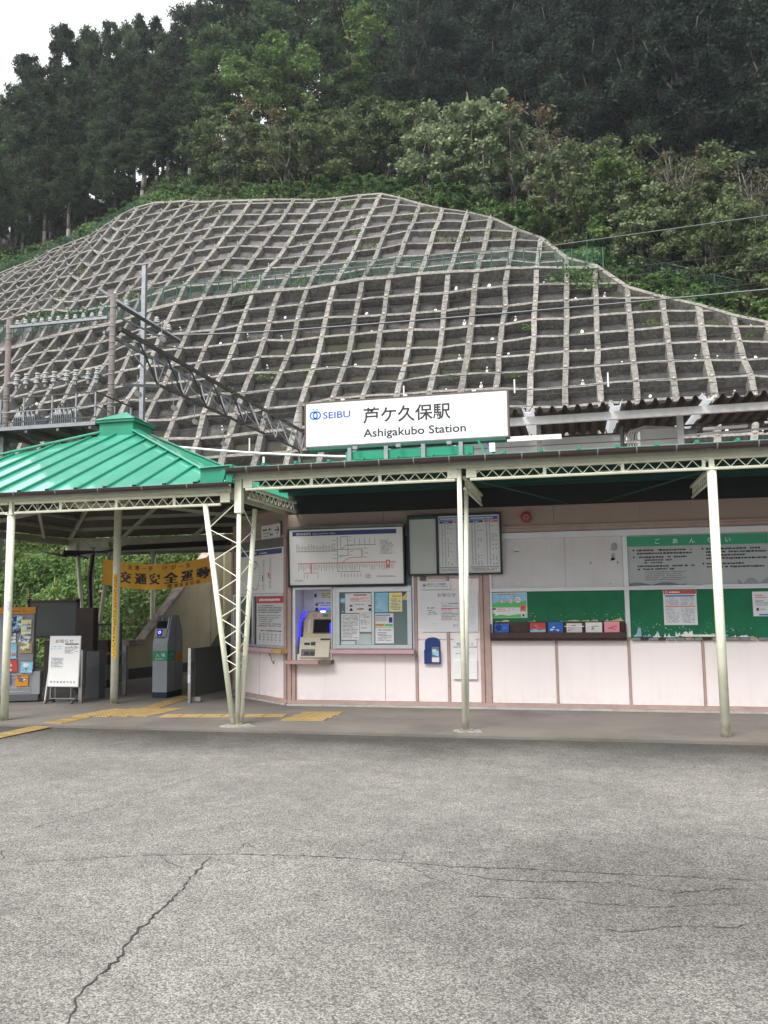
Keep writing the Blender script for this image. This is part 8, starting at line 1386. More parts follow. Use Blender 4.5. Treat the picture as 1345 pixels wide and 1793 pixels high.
def arcs(b):
    pts = [(-4.20, 1.46), (-4.235, 1.42), (-4.262, 1.34), (-4.285, 1.25), (-4.298, 1.14), (-4.296, 1.06), (-4.28, .98), (-4.262, .93)]
    for (u0, z0), (u1, z1) in zip(pts, pts[1:]): b.tube((u0, WY+.11, z0), (u1, WY+.11, z1), .0085, 'led', 6)
    b.tube((-4.205, WY+.12, 1.45), (-4.25, WY+.12, 1.36), .015, 'led', 6, .010)
    b.tube((-3.768, WY+.02, 1.27), (-3.768, WY+.02, 1.10), .009, 'led', 6); b.fb(FV, -3.99, -3.88, 1.50-.035, 1.50, .04, .06, 'led')
P('light_strip', arcs, parent=vmch, kind='stuff')
P('display_lamp', lambda b: b.fb(FV, -3.98, -3.90, 1.435, 1.455, .002, .01, 'led_white'), parent=vmch)
def vp(b, D):
    F = Fr((0, WY+.34), (1, 0)); b.rows(F, -4.10, -3.79, 1.565, 1.59, 1, 'ink', D, .8, .05); b.rows(F, -4.02, -3.82, 1.53, 1.55, 1, 'ink', D, .7); b.rect(F, -4.12, -3.77, 1.45, 1.50, D, 'sky_blue'); b.disc(F, -4.09, 1.535, .028, 'paper', D+.001, 12); b.disc(F, -4.09, 1.55, .028, 'ink', D+.002, 12, .015); b.fpoly(F, [(-4.12, 1.455), (-4.06, 1.455), (-4.075, 1.505), (-4.105, 1.505)], D+.001, 'ink')
    b.rect(F, -4.02, -3.83, 1.64, 1.76, D, 'yellow_paper'); b.rect(F, -4.13, -4.09, 1.67, 1.73, D, 'navy'); b.rect(F, -3.81, -3.77, 1.67, 1.73, D, 'navy'); b.rows(F, -4.0, -3.85, 1.66, 1.74, 3, 'ink_grey', D+.001)
poster(-4.14, -3.745, 1.45, 1.78, 'paper', 'pale blue and cream poster with a small cartoon figure above the ticket machine', 'poster', vp, 0, Fr((0, WY+.34), (1, 0)))

# ------------------------------------------------------------------ stickers on posts
def no_smoking(x, y, r, z, ang, lab):
    F = Cyl(x, y, r, ang); b = MB('paper')
    n = 8
    for k in range(n): b.add([F.p(-.04+.08*k/n, z-.075, .001), F.p(-.04+.08*(k+1)/n, z-.075, .001), F.p(-.04+.08*(k+1)/n, z+.06, .001), F.p(-.04+.08*k/n, z+.06, .001)], [(0, 1, 2, 3)])
    b.ring(F, 0, z+.015, .036, .005, 'pink_print', .002, 24); c = .026; b.fpoly(F, [(-c, z+.015+c-.003), (-c+.004, z+.015+c), (c, z+.015-c+.003), (c-.004, z+.015-c)], .0022, 'pink_print'); b.rect(F, -.018, .016, z+.008, z+.014, .0021, 'ink_grey'); b.fit(F, '終日禁煙', -.034, .034, z-.055, .020, 'pink_print', .002)
    b.build('sticker', label=lab, cat='sticker')
no_smoking(1.605, PY, .054, 1.615, -math.pi/2-.25, 'pink no smoking sticker on the thick post at right'); no_smoking(-7.90, PY, .055, 1.60, -math.pi/2+.55, 'pink no smoking sticker on the post at the left edge')
F = Cyl(-7.37, 12.31, .062, -math.pi/2+.25); b = MB('yellow')
for k in range(6):
    a_, c_ = -.035+.07*k/6, -.035+.07*(k+1)/6; b.add([F.p(a_, .73, .001), F.p(c_, .73, .001), F.p(c_, 2.09, .001), F.p(a_, 2.09, .001)], [(0, 1, 2, 3)])
r_ = random.Random(5); z = 2.06
while z > .78:
    m = 'red' if z > 1.45 else 'ink'; q = r_.uniform(.035, .06)
    for _ in range(4): w_ = r_.uniform(.008, .02); a_ = r_.uniform(-.025, .005); zz = z-r_.uniform(0, q*.8); b.rect(F, a_, a_+w_, zz-r_.uniform(.004, .02), zz, .002, m)
    z -= q*1.15
b.build('warning_strip', label='tall yellow strip with red and black lettering wrapped on the inner hall post', cat='sign')

# ------------------------------------------------------------------ ticket gate
gt = thing('ticket_gate', (-7.01, 13.43, 0), 'grey IC card entry gate with a blue lit reader and green entry label', 'ticket gate')
def gbody(b):
    prof = [(13.14, .09), (13.14, .92), (13.22, 1.17), (13.30, 1.40), (13.56, 1.40), (13.70, 1.10), (13.72, .8), (13.72, .09)]; n = len(prof)
    for x0, x1, m in ((-7.15, -6.872, 'gate_grey'),):
        b.add([(x0, y, z) for y, z in prof]+[(x1, y, z) for y, z in prof], [tuple(range(n)), tuple(range(2*n-1, n-1, -1))]+[(i, i+n, (i+1) % n+n, (i+1) % n) for i in range(n)], m)
P('body', gbody, .008, parent=gt)
P('base', lambda b: b.box(-7.145, -6.877, 13.145, 13.715, 0, .089, 'gate_base'), parent=gt); MATS['navy_dark'] = MATS['navy']
FG = Fr((0, 13.14), (1, 0)); FG2 = Fr((0, 13.14), (1, 0), -.32); FG2.z0 = .92
P('head_panel', lambda b: (b.fb(FG2, -7.14, -6.905, 1.17, 1.395, .004, .012, 'gate_dark'), b.fb(FG2, -7.12, -6.925, 1.18, 1.30, .0125, .018, 'screen'), b.fb(FG2, -6.915, -6.90, 1.17, 1.37, .0125, .03, 'alu')), .003, parent=gt)
P('head_sign', lambda b: (b.fb(FG2, -7.09, -6.98, 1.315, 1.355, .0125, .015, 'black'), b.text(FG2, '入場', -7.07, 1.322, .028, 'white', .016)), parent=gt)
P('card_reader', lambda b: (b.fb(FG2, -7.125, -6.915, 1.03, 1.155, .004, .02, 'gate_grey'), b.fb(FG2, -7.085, -6.995, 1.05, 1.15, .0205, .026, 'black'), b.disc(FG2, -7.042, 1.108, .030, 'led', .027, 20, .034), b.ring(FG2, -7.042, 1.108, .020, .004, 'led_white', .0275, 16), b.fb(FG2, -7.11, -6.93, 1.02, 1.035, .004, .035, 'gate_dark')), .002, parent=gt)
def entry(b):
    b.fb(FG, -7.149, -6.873, .625, .795, .0, .003, 'sign_green'); MATS['sign_dk'] = MATS['sign_green']
    b.text(FG, '入', -7.09, .695, .075, 'white', .0045); b.text(FG, '場', -6.985, .695, .075, 'white', .0045); b.fit(FG, 'ENTRY', -7.09, -6.95, .645, .038, 'white', .0045)
    b.fpoly(FG, [(-7.10, .825), (-7.09, .84), (-7.09, .81)][::-1], .002, 'ink')
    FSd = Fr((-6.872, 13.14), (0, 1)); b.fb(FSd, .005, .26, .625, .795, 0, .003, 'sign_green'); b.text(FSd, '入', .04, .70, .07, 'white', .0045); b.text(FSd, '場', .14, .70, .07, 'white', .0045); b.fit(FSd, 'ENTRY', .06, .2, .65, .03, 'white', .0045)
    b.fb(FSd, .32, .56, .60, .74, 0, .003, 'orange'); b.text(FSd, '出', .35, .645, .07, 'red', .0045); b.text(FSd, '場', .45, .645, .07, 'red', .0045)
P('entry_label', entry, parent=gt)
P('side_seam', lambda b: b.fb(Fr((-6.872, 13.14), (0, 1)), .30, .306, .12, 1.36, 0, .002, 'black'), parent=gt)
mat('smoke', (.03, .034, .032), .5, .2, 3, spec=.3)
br = thing('gate_barrier', (-6.1, 13.1, 0), 'dark barrier panel with a printed white strip on its post, right of the gate', 'barrier')
P('panel', lambda b: b.hexa([(-6.13, 12.60, .10), (-6.09, 12.60, .10), (-5.98, 13.75, .10), (-6.02, 13.75, .10), (-6.13, 12.60, .87), (-6.09, 12.60, .87), (-5.98, 13.75, .87), (-6.02, 13.75, .87)], 'smoke'), .003, parent=br)
P('post', lambda b: b.box(-6.185, -6.135, 12.53, 12.60, 0, .88, 'steel'), .004, parent=br)
FP_ = Fr((0, 12.53), (1, 0)); P('printed_strip', lambda b: (b.fb(FP_, -6.184, -6.142, .32, .875, .0, .002, 'paper'), b.vtext(FP_, 'きっぷ・定期券をお持ちの方はこちらへ', -6.163, .33, .87, .03, 'ink', .003)), parent=br)
P('foot_rail', lambda b: b.box(-6.12, -6.0, 12.61, 12.66, .02, .09, 'steel'), parent=br)
lb = thing('gate_barrier', (-7.84, 13.44, 0), 'steel posted barrier with dark green rails between the brown cabinet and the inner post', 'barrier')
P('post', lambda b: b.box(-7.875, -7.805, 13.40, 13.47, 0, .86, 'steel'), .004, parent=lb)
P('rail_panel', lambda b: (b.box(-8.5, -7.88, 13.43, 13.46, .70, .76, 'panel_green'), b.box(-8.5, -7.88, 13.425, 13.465, .26, .53, 'panel_green')), .003, parent=lb)

# ------------------------------------------------------------------ left side furniture
rk = thing('brochure_rack', (-9.22, 12.35, 0), 'grey brochure rack with an orange top band at the left edge', 'brochure rack')
FR = Fr((-9.62, 12.02), (.64, .30))     # front of the rack, turned a little
LEN = .78
mat('rack_panel', (.27, .28, .31), .5, .08, 4)
P('body', lambda b: b.fb(FR, 0, LEN, .12, 1.55, -.22, 0, 'rack_panel'), .006, parent=rk)
P('side_bin', lambda b: b.fb(FR, LEN-.1, LEN+.12, .12, .50, -.3, -.002, 'rack_grey'), .005, parent=rk)
P('plinth', lambda b: b.fb(FR, .0, LEN+.10, .02, .119, -.28, .02, 'gate_dark'), .004, parent=rk)
P('top_band', lambda b: (b.fb(FR, -.01, LEN+.02, 1.46, 1.555, .0005, .03, 'orange'), b.fb(FR, -.01, LEN+.02, 1.5555, 1.57, -.23, .03, 'orange'), b.rows(FR, .42, .66, 1.49, 1.52, 1, 'rust', .031, .8, .1)), parent=rk)
BRO = [(.33, .55, 1.13, 1.40, 'navy', 14, 'ink_grey', 'dark blue and white tilted brochure at the top left of the rack'), (.50, .60, 1.22, 1.43, 'sky_blue', -6, 'white', 'pale blue brochure tucked behind at the top of the rack'), (.58, .74, 1.12, 1.36, 'yellow_paper', 0, 'red_print', 'yellow and red picture brochure at the top right of the rack'),
       (.32, .50, .98, 1.14, 'white', 2, 'navy', 'white leaflet below the dark brochure on the rack'), (.56, .72, .97, 1.11, 'paper', -22, 'ink', 'crooked white leaflet with dark shapes on the rack'), (.33, .52, .72, .97, 'sky_blue', 0, 'red_print', 'light blue brochure in the middle of the rack'), (.55, .76, .80, .98, 'beige_metal', 2, 'yellow_paper', 'brown toned brochure in the middle right of the rack'),
       (.32, .54, .50, .70, 'red', 3, 'paper', 'bright red brochure in the lower row of the rack'), (.60, .78, .48, .66, 'sky_blue', -4, 'white', 'sky blue brochure in the lower right of the rack'), (.30, .44, .30, .52, 'blue', 5, 'white', 'blue brochure with a white figure at the bottom of the rack'), (.52, .72, .26, .46, 'orange', 0, 'rust', 'orange brochure with a small photograph at the bottom of the rack')]
for k, (u0, u1, z0, z1, m, rot, acc, lab) in enumerate(BRO):
    b = MB(m); c = math.cos(R(rot)); s_ = math.sin(R(rot)); um, zm = (u0+u1)/2, (z0+z1)/2
    def tp(u, z): return (um+(u-um)*c-(z-zm)*s_, zm+(u-um)*s_+(z-zm)*c)
    d0 = .012+.004*(k % 3); pts = [tp(u0, z0), tp(u1, z0), tp(u1, z1), tp(u0, z1)]
    b.add([FR.p(*p_, d0+.006) for p_ in pts]+[FR.p(*p_, d0) for p_ in pts], [(0, 1, 2, 3), (7, 6, 5, 4), (0, 4, 5, 1), (1, 5, 6, 2), (2, 6, 7, 3), (3, 7, 4, 0)])
    r_ = random.Random(k)
    for q in range(9):
        a_ = r_.uniform(u0+.01, u1-.06); z_ = r_.uniform(z0+.01, z1-.05); w_, h_ = r_.uniform(.02, .07), r_.uniform(.008, .05)
        b.fpoly(FR, [tp(a_, z_), tp(min(a_+w_, u1-.005), z_), tp(min(a_+w_, u1-.005), z_+h_), tp(a_, z_+h_)], d0+.0065+.0003*q, r_.choice([acc, acc, 'paper', 'ink_grey', 'sky_blue']))
    b.build('brochure', label=lab, cat='brochure', group='brochures on the grey rack')
for z in (1.10, .78, .46, .24): P('pocket_wire', lambda b: (b.tube(FR.p(.28, z, .035), FR.p(LEN-.02, z, .035), .004, 'zinc', 5), b.tube(FR.p(.28, z-.06, .03), FR.p(LEN-.02, z-.06, .03), .004, 'zinc', 5)), parent=rk)
nbd = thing('notice_stand', (-8.27, 12.25, 0), 'white standing notice board headed in black on a thin wheeled frame', 'notice board')
FN = Fr((0, 12.25), (1, 0), -.05); FN.z0 = .25
P('board', lambda b: b.fb(FN, -8.565, -7.985, .26, 1.09, -.02, 0, 'alu'), .004, parent=nbd)
def nbf(b):
    b.fb(FN, -8.548, -8.0, .278, 1.072, .0004, .003, 'white'); b.fit(FN, 'お知らせ', -8.45, -8.12, .98, .062, 'ink', .005)
    b.rect(FN, -8.27, -8.02, .945, .965, .004, 'ink'); b.rows(FN, -8.27, -8.02, .80, .93, 6, 'ink', .004, .5); b.rows(FN, -8.52, -8.30, .86, .93, 2, 'sky_blue', .004, .4)
    b.fb(FN, -8.52, -8.28, .56, .74, .0035, .004, 'paper'); b.rows(FN, -8.51, -8.29, .58, .735, 7, 'ink_grey', .005)
    for k, ch in enumerate('西武鉄道株式会社'): b.text(FN, ch, -8.49+k*.061, .325, .042, 'ink', .005, 'C')
P('face', nbf, parent=nbd)
P('frame', lambda b: (b.tube((-8.62, 12.28, .0), (-8.56, 12.34, .86), .012, 'white', 8), b.beam((-8.55, 12.33, .02), (-8.5, 12.33, 1.0), .03, .02, 'steel'), b.tube((-8.42, 12.27, .07), (-8.42, 12.27, .26), .008, 'zinc', 6), b.tube((-8.13, 12.27, .07), (-8.13, 12.27, .26), .008, 'zinc', 6), b.tube((-8.5, 12.27, .07), (-8.05, 12.27, .07), .010, 'zinc', 6)), parent=nbd)
for x in (-8.52, -8.04): P('caster', lambda b: (b.beam((x, 12.15, .04), (x, 12.40, .04), .03, .03, 'gate_dark'), b.tube((x-.012, 12.17, .018), (x+.012, 12.17, .018), .018, 'black', 8), b.tube((x-.012, 12.38, .018), (x+.012, 12.38, .018), .018, 'black', 8)), parent=nbd)
MB('steel').box(-8.01, -7.945, 12.29, 12.35, 0, .86).build('steel_post', label='square grey steel post at the right edge of the white notice board', cat='post', bevel=.004)
cbt = thing('brown_cabinet', (-8.66, 13.5, 0), 'tall dark brown board cabinet between the grey notice board and the barrier', 'cabinet')
P('body', lambda b: b.box(-8.86, -8.50, 13.45, 13.62, .55, 1.54, 'brown_wood'), .005, parent=cbt); P('leg', lambda b: b.box(-8.84, -8.79, 13.5, 13.56, 0, .549, 'brown_wood'), parent=cbt); P('leg', lambda b: b.box(-8.57, -8.52, 13.5, 13.56, 0, .549, 'brown_wood'), parent=cbt)
MB('gate_dark').box(-8.30, -8.05, 12.95, 13.15, 0, .80).build('dark_box', label='dark waist high box behind the steel post left of the inner hall post', cat='box', bevel=.005)
ck = thing('grey_board', (-9.7, 14.0, 0), 'blank dark grey announcement board in a brown frame behind the brochure rack', 'notice board')
def ckf(b):
    for a_ in ((-10.25, -9.16, .98, 1.02), (-10.25, -9.16, 1.64, 1.69), (-10.25, -10.20, 1.0205, 1.72), (-9.21, -9.16, 1.0205, 1.72)): b.box(a_[0], a_[1], 13.98, 14.04, a_[2], a_[3]+.001, 'brown_wood')
P('frame', ckf, .003, parent=ck); P('panel', lambda b: b.box(-10.199, -9.211, 13.995, 14.02, 1.021, 1.64, 'chalk'), parent=ck)
for x in (-10.22, -9.20): P('leg', lambda b: b.box(x-.025, x+.025, 14.0, 14.05, 0, .979, 'brown_wood'), parent=ck)
MB('brown_wood').box(-10.3, -8.9, 14.6, 14.9, 0, .9).build('low_cupboard', label='low dark brown cupboard under the grey announcement board', cat='cupboard', bevel=.006)

# ------------------------------------------------------------------ banner
def bp_(f, g):   # f across 0..1, g up 0..1
    x = -8.40+2.15*f; sag = -.13*math.sin(math.pi*f)**.9; z = 2.43+sag+(.46-.02*f)*(g-1); y = 13.55+.035*math.sin(f*21)*(1-g*.5)+.03*math.sin(f*9)
    return x, y, z
class Ban:
    def p(s, u, z, d=0): x, y, zz = bp_(u, z); return (x, y-d, zz)
bn = thing('safety_banner', (-7.3, 13.55, 1.95), 'orange cloth traffic safety banner with black brush lettering hung across the ticket hall', 'banner')
N, M = 60, 8; b = MB('orange_cloth'); b.add([Ban().p(i/N, j/M) for j in range(M+1) for i in range(N+1)], [(j*(N+1)+i, j*(N+1)+i+1, (j+1)*(N+1)+i+1, (j+1)*(N+1)+i) for j in range(M) for i in range(N)]); b.build('cloth', bn, smooth=True)
b = MB('ink'); B_ = Ban()
def btext(t, u0, u1, g0, size_g):
    n = len(t); 
    for k, ch in enumerate(t):
        if ch == '　': continue
        v, f = text_geo(ch); um = u0+(u1-u0)*(k+.5)/n; xs = [a_ for a_, _ in v]; w_ = max(xs)-min(xs); su = size_g*.46/2.15
        for dx in (((0, 0), (.05, 0), (-.05, 0)) if size_g > .3 else ((0, 0),)):
            b.add([B_.p(um+(a_-min(xs)-w_/2+dx[0])*su*1.1, g0+c_*size_g, .004+dx[0]*.01) for a_, c_ in v], f, 'ink')
BOLD[0] = .012; btext('交通安全運動', .145, .985, .24, .47); btext('注意一秒　けが一生', .22, .82, .765, .19); btext('関東鉄道協会', .60, .90, .04, .17); BOLD[0] = 0
b.build('lettering', bn)
MB('cable_grey').tube(B_.p(0, 1), (-8.9, 13.4, 2.95), .005, n=4).tube(B_.p(1, 1), (-5.9, 13.7, 2.75), .005, n=4).build('cord', bn)

# ------------------------------------------------------------------ tactile paving
def tile_mesh(kind):
    b = MB('tactile'); s_ = .149; b.hexa([(-s_, -s_, 0), (s_, -s_, 0), (s_, s_, 0), (-s_, s_, 0), (-s_+.002, -s_+.002, .006), (s_-.002, -s_+.002, .006), (s_-.002, s_-.002, .006), (-s_+.002, s_-.002, .006)])
    if kind == 'bar':
        for k in range(4): y = -.105+.07*k; b.hexa([(-.13, y-.013, .006), (.13, y-.013, .006), (.13, y+.013, .006), (-.13, y+.013, .006), (-.125, y-.007, .011), (.125, y-.007, .011), (.125, y+.007, .011), (-.125, y+.007, .011)])
    else:
        for i in range(5):
            for j in range(5): b.tube((-.12+.06*i, -.12+.06*j, .006), (-.12+.06*i, -.12+.06*j, .011), .015, None, 6, .009)
    me = bpy.data.meshes.new('tactile_tile'); me.from_pydata([tuple(v) for v in b.v], [], b.f); me.materials.append(MATS['tactile']); me.update(); return me
TM = {k: tile_mesh(k) for k in ('bar', 'dot')}
def tile(x, y, a_, kind, z=.001): o = bpy.data.objects.new('tactile_tile', TM[kind]); COL.objects.link(o); o.parent = apron; o.location = (x, y, z); o.rotation_euler = (0, 0, a_)
def tiles(p, q, kind, z=.001):
    p, q = Vector(p), Vector(q); L_ = (q-p).length; n = int(round(L_/.30)); a_ = math.atan2(q.y-p.y, q.x-p.x)
    for k in range(n): c = p+(q-p)/L_*(.30*(k+.5)); tile(c.x, c.y, a_, kind, z if c.y > 10.15 else -.016)
tiles((-7.20, 7.9), (-7.02, 10.0), 'bar', -.014); tiles((-7.01, 10.17), (-6.94, 10.77), 'bar')
for k in range(4): tiles((-7.06+.295*k*.93+.05, 10.80+.06*k), (-6.94+.295*k*.93+.05, 11.55+.06*k), 'dot')
tiles((-5.86, 11.06), (-4.16, 11.32), 'bar')
for k in range(3): tiles((-4.0+.02*k, 11.02+.30*k), (-3.4+.02*k, 11.06+.30*k), 'dot')
tiles((-6.45, 11.75), (-6.62, 13.3), 'bar'); tiles((-6.62, 13.3), (-6.95, 15.5), 'bar'); tiles((-7.0, 15.5), (-8.4, 17.0), 'bar')

# ------------------------------------------------------------------ platform shelter above and behind the building
PL = 18.0
pf = thing('platform_shelter', (1.4, PL, 0), 'platform shelter with ribbed brown roof and pale edge beam seen above the station canopy', 'platform shelter')
P('edge_beam', lambda b: b.hexa([(-2.6, PL-.05, 5.36), (8, PL-.05, 5.42), (8, PL+.05, 5.42), (-2.6, PL+.05, 5.36), (-2.6, PL-.05, 5.54), (8, PL-.05, 5.57), (8, PL+.05, 5.57), (-2.6, PL+.05, 5.54)], 'siding'), .004, parent=pf)
pitch = .262
for k in range(40):
    x = -2.6+k*pitch; z = 5.56+.012*k*pitch; clear = k in (6, 13, 20, 27); m = 'panel_transl_glow' if clear else 'roof_brown'
    def rib(b, y0=PL-.34, y1=PL+3.2):
        f = [(0, 0), (.06, .015), (.10, .105), (.15, .105), (.20, .015), (pitch, 0)] if not clear else [(0, .14), (.05, .12), (.08, .0), (.20, .0), (.23, .12), (pitch, .14)]
        vs = [(x+a_, y, z+c_+(y-PL)*.03) for y in (y0, y1) for a_, c_ in f]; n = len(f); vs += [(vx, vy, vz+.008) for vx, vy, vz in vs]
        b.add(vs, [(i, i+1, n+i+1, n+i) for i in range(n-1)]+[(3*n+i, 3*n+i+1, 2*n+i+1, 2*n+i) for i in range(n-1)]+[(2*n+i, 2*n+i+1, i+1, i) for i in range(n-1)], m)
    P('roof_panel', rib, parent=pf)
for k in (6, 13, 20, 27):
    x = -2.6+(k+.5)*pitch; z = 5.56+.012*k*pitch
    for s_ in (-.12, .12): P('clip_bar', lambda b: b.beam((x+s_, PL-.36, z+.13), (x+s_*.2, PL-.30, z+.02), .012, .012, 'black'), parent=pf)
P('wall', lambda b: (b.box(-2.3, 1.15, PL+1.0, PL+1.1, 3.4, 5.25, 'siding'), b.box(1.5, 2.35, PL+1.0, PL+1.1, 3.4, 5.30, 'siding')), parent=pf)
P('wall_seam', lambda b: [b.box(-2.3, 2.35, PL+.985, PL+.999, z, z+.012, 'zinc_dark') for z in (4.85, 5.08)], parent=pf)
P('wall_cap', lambda b: (b.box(-2.3, 1.15, PL+.96, PL+1.1, 5.2505, 5.28, 'brown_wood'), b.box(1.5, 2.35, PL+.96, PL+1.1, 5.3005, 5.33, 'siding')), parent=pf)
for a_ in ((2.25, 2.38, PL+.7, PL+.85, 3.4, 5.55, 'siding'), (-.75, -.65, PL+.3, PL+.4, 3.4, 5.5, 'coping'), (4.6, 4.75, PL+1.4, PL+1.55, 3.4, 5.5, 'coping')): P('post', lambda b: b.box(*a_), .004, parent=pf)
def pipes(b):
    for k in range(4): b.path([(1.22+.055*k, PL+.92, 3.4), (1.22+.055*k, PL+.92, 5.18-.01*k), (1.26+.055*k, PL+.92, 5.28), (1.6, PL+1.0, 5.40-.03*k), (2.3, PL+1.6, 5.45-.02*k)], .018, 'siding', 6)
P('conduit', pipes, parent=pf); P('downpipe', lambda b: b.tube((1.10, PL+.9, 3.4), (1.10, PL+.9, 5.4), .045, 'zinc_dark', 10), parent=pf)
P('strip_lamp', lambda b: b.beam((2.75, PL+.6, 5.18), (3.65, PL+.6, 5.20), .10, .06, 'white'), .01, parent=pf)
P('cross_rail', lambda b: (b.tube((2.3, PL+.8, 5.10), (6, PL+.8, 5.22), .025, 'siding', 6), b.tube((2.3, PL+1.2, 5.40), (6, PL+1.2, 5.44), .02, 'brown_wood', 6)), parent=pf)
P('rafter', lambda b: [b.beam((x, PL, 5.50), (x, PL+3, 5.52), .06, .10, 'roof_brown') for x in (-1.5, 0, 1.5, 3, 4.5, 6)], parent=pf)
P('deck', lambda b: b.box(-6, 8, PL+.4, PL+6, 2.2, 3.4, 'coping'), parent=pf)
P('gutter_box', lambda b: b.box(-2.4, -.2, PL-.9, PL-.75, 4.86, 4.96, 'siding'), parent=pf)

# ------------------------------------------------------------------ overhead line structures
def cpole(x, y, z0, z1, r0, r1, lab, bands=()):
    t = thing('line_pole', (x, y, z0), lab, 'utility pole')
    b = MB('conc_pole').tube((x, y, z0), (x, y, z1), r0, n=14, r2=r1); o = b.build('pole', t); o.data.polygons.foreach_set('use_smooth', [len(p_.vertices) == 4 for p_ in o.data.polygons])
    for z in bands: MB('zinc').tube((x, y, z), (x, y, z+.03), r0*(1+(r1/r0-1)*(z-z0)/(z1-z0))+.012, n=14).build('band', t)
    MB('zinc').tube((x+.17, y-.05, z0), (x+.17, y-.05, z0+(z1-z0)*.55), .02, n=6).build('cable_pipe', t)
    return t
QY = 22.0
cpole(-13.50, QY, 3.2, 11.05, .115, .085, 'weathered concrete line pole above the green hall roof carrying the lattice beam', (7.5, 7.6, 7.9, 8.2, 8.5, 8.62, 9.1, 9.3, 9.5, 9.7, 10.0, 10.6))
cpole(-17.12, QY, 3.2, 10.6, .105, .085, 'weathered concrete line pole at the left edge of the picture', (7.4, 7.9, 8.1, 8.4, 9.9, 10.1))
cpole(-13.62, 40.0, 3.4, 11.9, .13, .10, 'dark line pole beyond the tracks just left of the station sign', (9.0, 10.4))
mt = thing('steel_mast', (-15.85, 28, 3.5), 'slim grey steel mast with short crossarms standing behind the left line poles', 'mast')
P('mast', lambda b: b.box(-15.93, -15.77, 27.92, 28.08, 3.5, 14.6, 'zinc'), parent=mt)
P('crossarm', lambda b: (b.beam((-17.4, 27.3, 13.6), (-14.6, 28.6, 11.7), .08, .08, 'zinc'),), parent=mt)
def insul(b, x, y, z, s=1.0, up=True):
    for k in range(3): b.tube((x, y, z+.05*k*s), (x, y, z+.03*s+.05*k*s), (.085-.012*k)*s, 'insulator', 10, (.06-.01*k)*s)
for x, z in ((-17.1, 13.45), (-16.6, 13.1), (-15.3, 12.3), (-14.8, 11.95)): P('insulator', lambda b: insul(b, x, 28, z, 1.6), parent=mt)
ca = thing('insulator_crossarm', (-15.3, QY, 10.2), 'upper grey crossarm with a row of white pin insulators between the two left poles', 'crossarm')
P('arm', lambda b: b.box(-17.0, -13.60, QY-.15, QY-.05, 10.22, 10.31, 'zinc'), .004, parent=ca)
for k in range(11): P('insulator', lambda b: (insul(b, -16.75+.29*k, QY-.1, 10.33), b.tube((-16.75+.29*k, QY-.1, 10.15), (-16.75+.29*k, QY-.1, 10.33), .015, 'zinc', 5)), parent=ca)
cb2 = thing('insulator_crossarm', (-15.3, QY, 8.4), 'lower grey crossarm with white ribbed bushings above the transformer platform', 'crossarm')
P('arm', lambda b: b.box(-17.0, -13.62, QY-.15, QY-.05, 8.43, 8.50, 'zinc'), .004, parent=cb2)
for x in (-16.62, -16.28, -15.9, -15.62, -15.32, -14.88, -14.58, -14.15, -13.86):
    P('bushing', lambda b: ([b.tube((x+.015*k, QY-.22-.01*k, 8.36+.065*k), (x+.015*k, QY-.22-.01*k, 8.40+.065*k), .065 if k % 2 else .085, 'insulator', 10) for k in range(5)], b.tube((x, QY-.2, 8.22), (x, QY-.2, 8.36), .05, 'zinc', 8)), parent=cb2)
pfm = thing('transformer_platform', (-14.4, 20.5, 3.3), 'steel pole platform with handrails carrying transformer boxes at the left edge', 'platform')
P('deck', lambda b: (b.box(-17.2, -12.75, 20.0, 21.9, 6.56, 6.62, 'zinc_dark'), b.box(-17.2, -12.72, 19.97, 20.0, 6.50, 6.60, 'zinc')), .004, parent=pfm)
P('joist', lambda b: [b.beam((x, 20.0, 6.48), (x, 21.9, 6.48), .08, .14, 'zinc_dark') for x in (-16.9, -15.9, -14.9, -13.9, -12.9)], parent=pfm)
for a_ in (((-13.2, 20.1, 6.45), (-13.5, 21.9, 5.3)), ((-15.2, 20.1, 6.45), (-13.6, 21.9, 5.2)), ((-16.9, 20.1, 6.4), (-17.1, 21.9, 5.2))): P('brace', lambda b: b.beam(*a_, .08, .08, 'dark_steel'), parent=pfm)
for x in (-17.0, -15.75, -15.0, -14.1, -13.35, -12.75):
    P('rail_post', lambda b: b.box(x-.02, x+.02, 20.0, 20.04, 6.60, 7.42, 'zinc'), parent=pfm)
P('handrail', lambda b: (b.box(-17.2, -12.72, 20.0, 20.045, 7.42, 7.455, 'dark_steel'), b.box(-17.2, -12.72, 20.0, 20.03, 7.02, 7.045, 'zinc'), b.box(-17.2, -12.72, 20.0, 20.03, 6.72, 6.75, 'dark_steel'), b.box(-12.76, -12.72, 20.05, 21.9, 7.42, 7.455, 'dark_steel'), b.box(-12.76, -12.72, 20.05, 21.9, 7.02, 7.045, 'zinc')), parent=pfm)
P('rail_post', lambda b: b.box(-12.76, -12.72, 21.85, 21.9, 6.6, 7.42, 'zinc'), parent=pfm)
for a_ in ((-16.0, -15.85, 20.3, 20.45, 1.5, 6.5, 'zinc_dark'), (-13.3, -13.2, 21.6, 21.7, 3.0, 6.5, 'zinc_dark')): P('support_column', lambda b: b.box(*a_), parent=pfm)
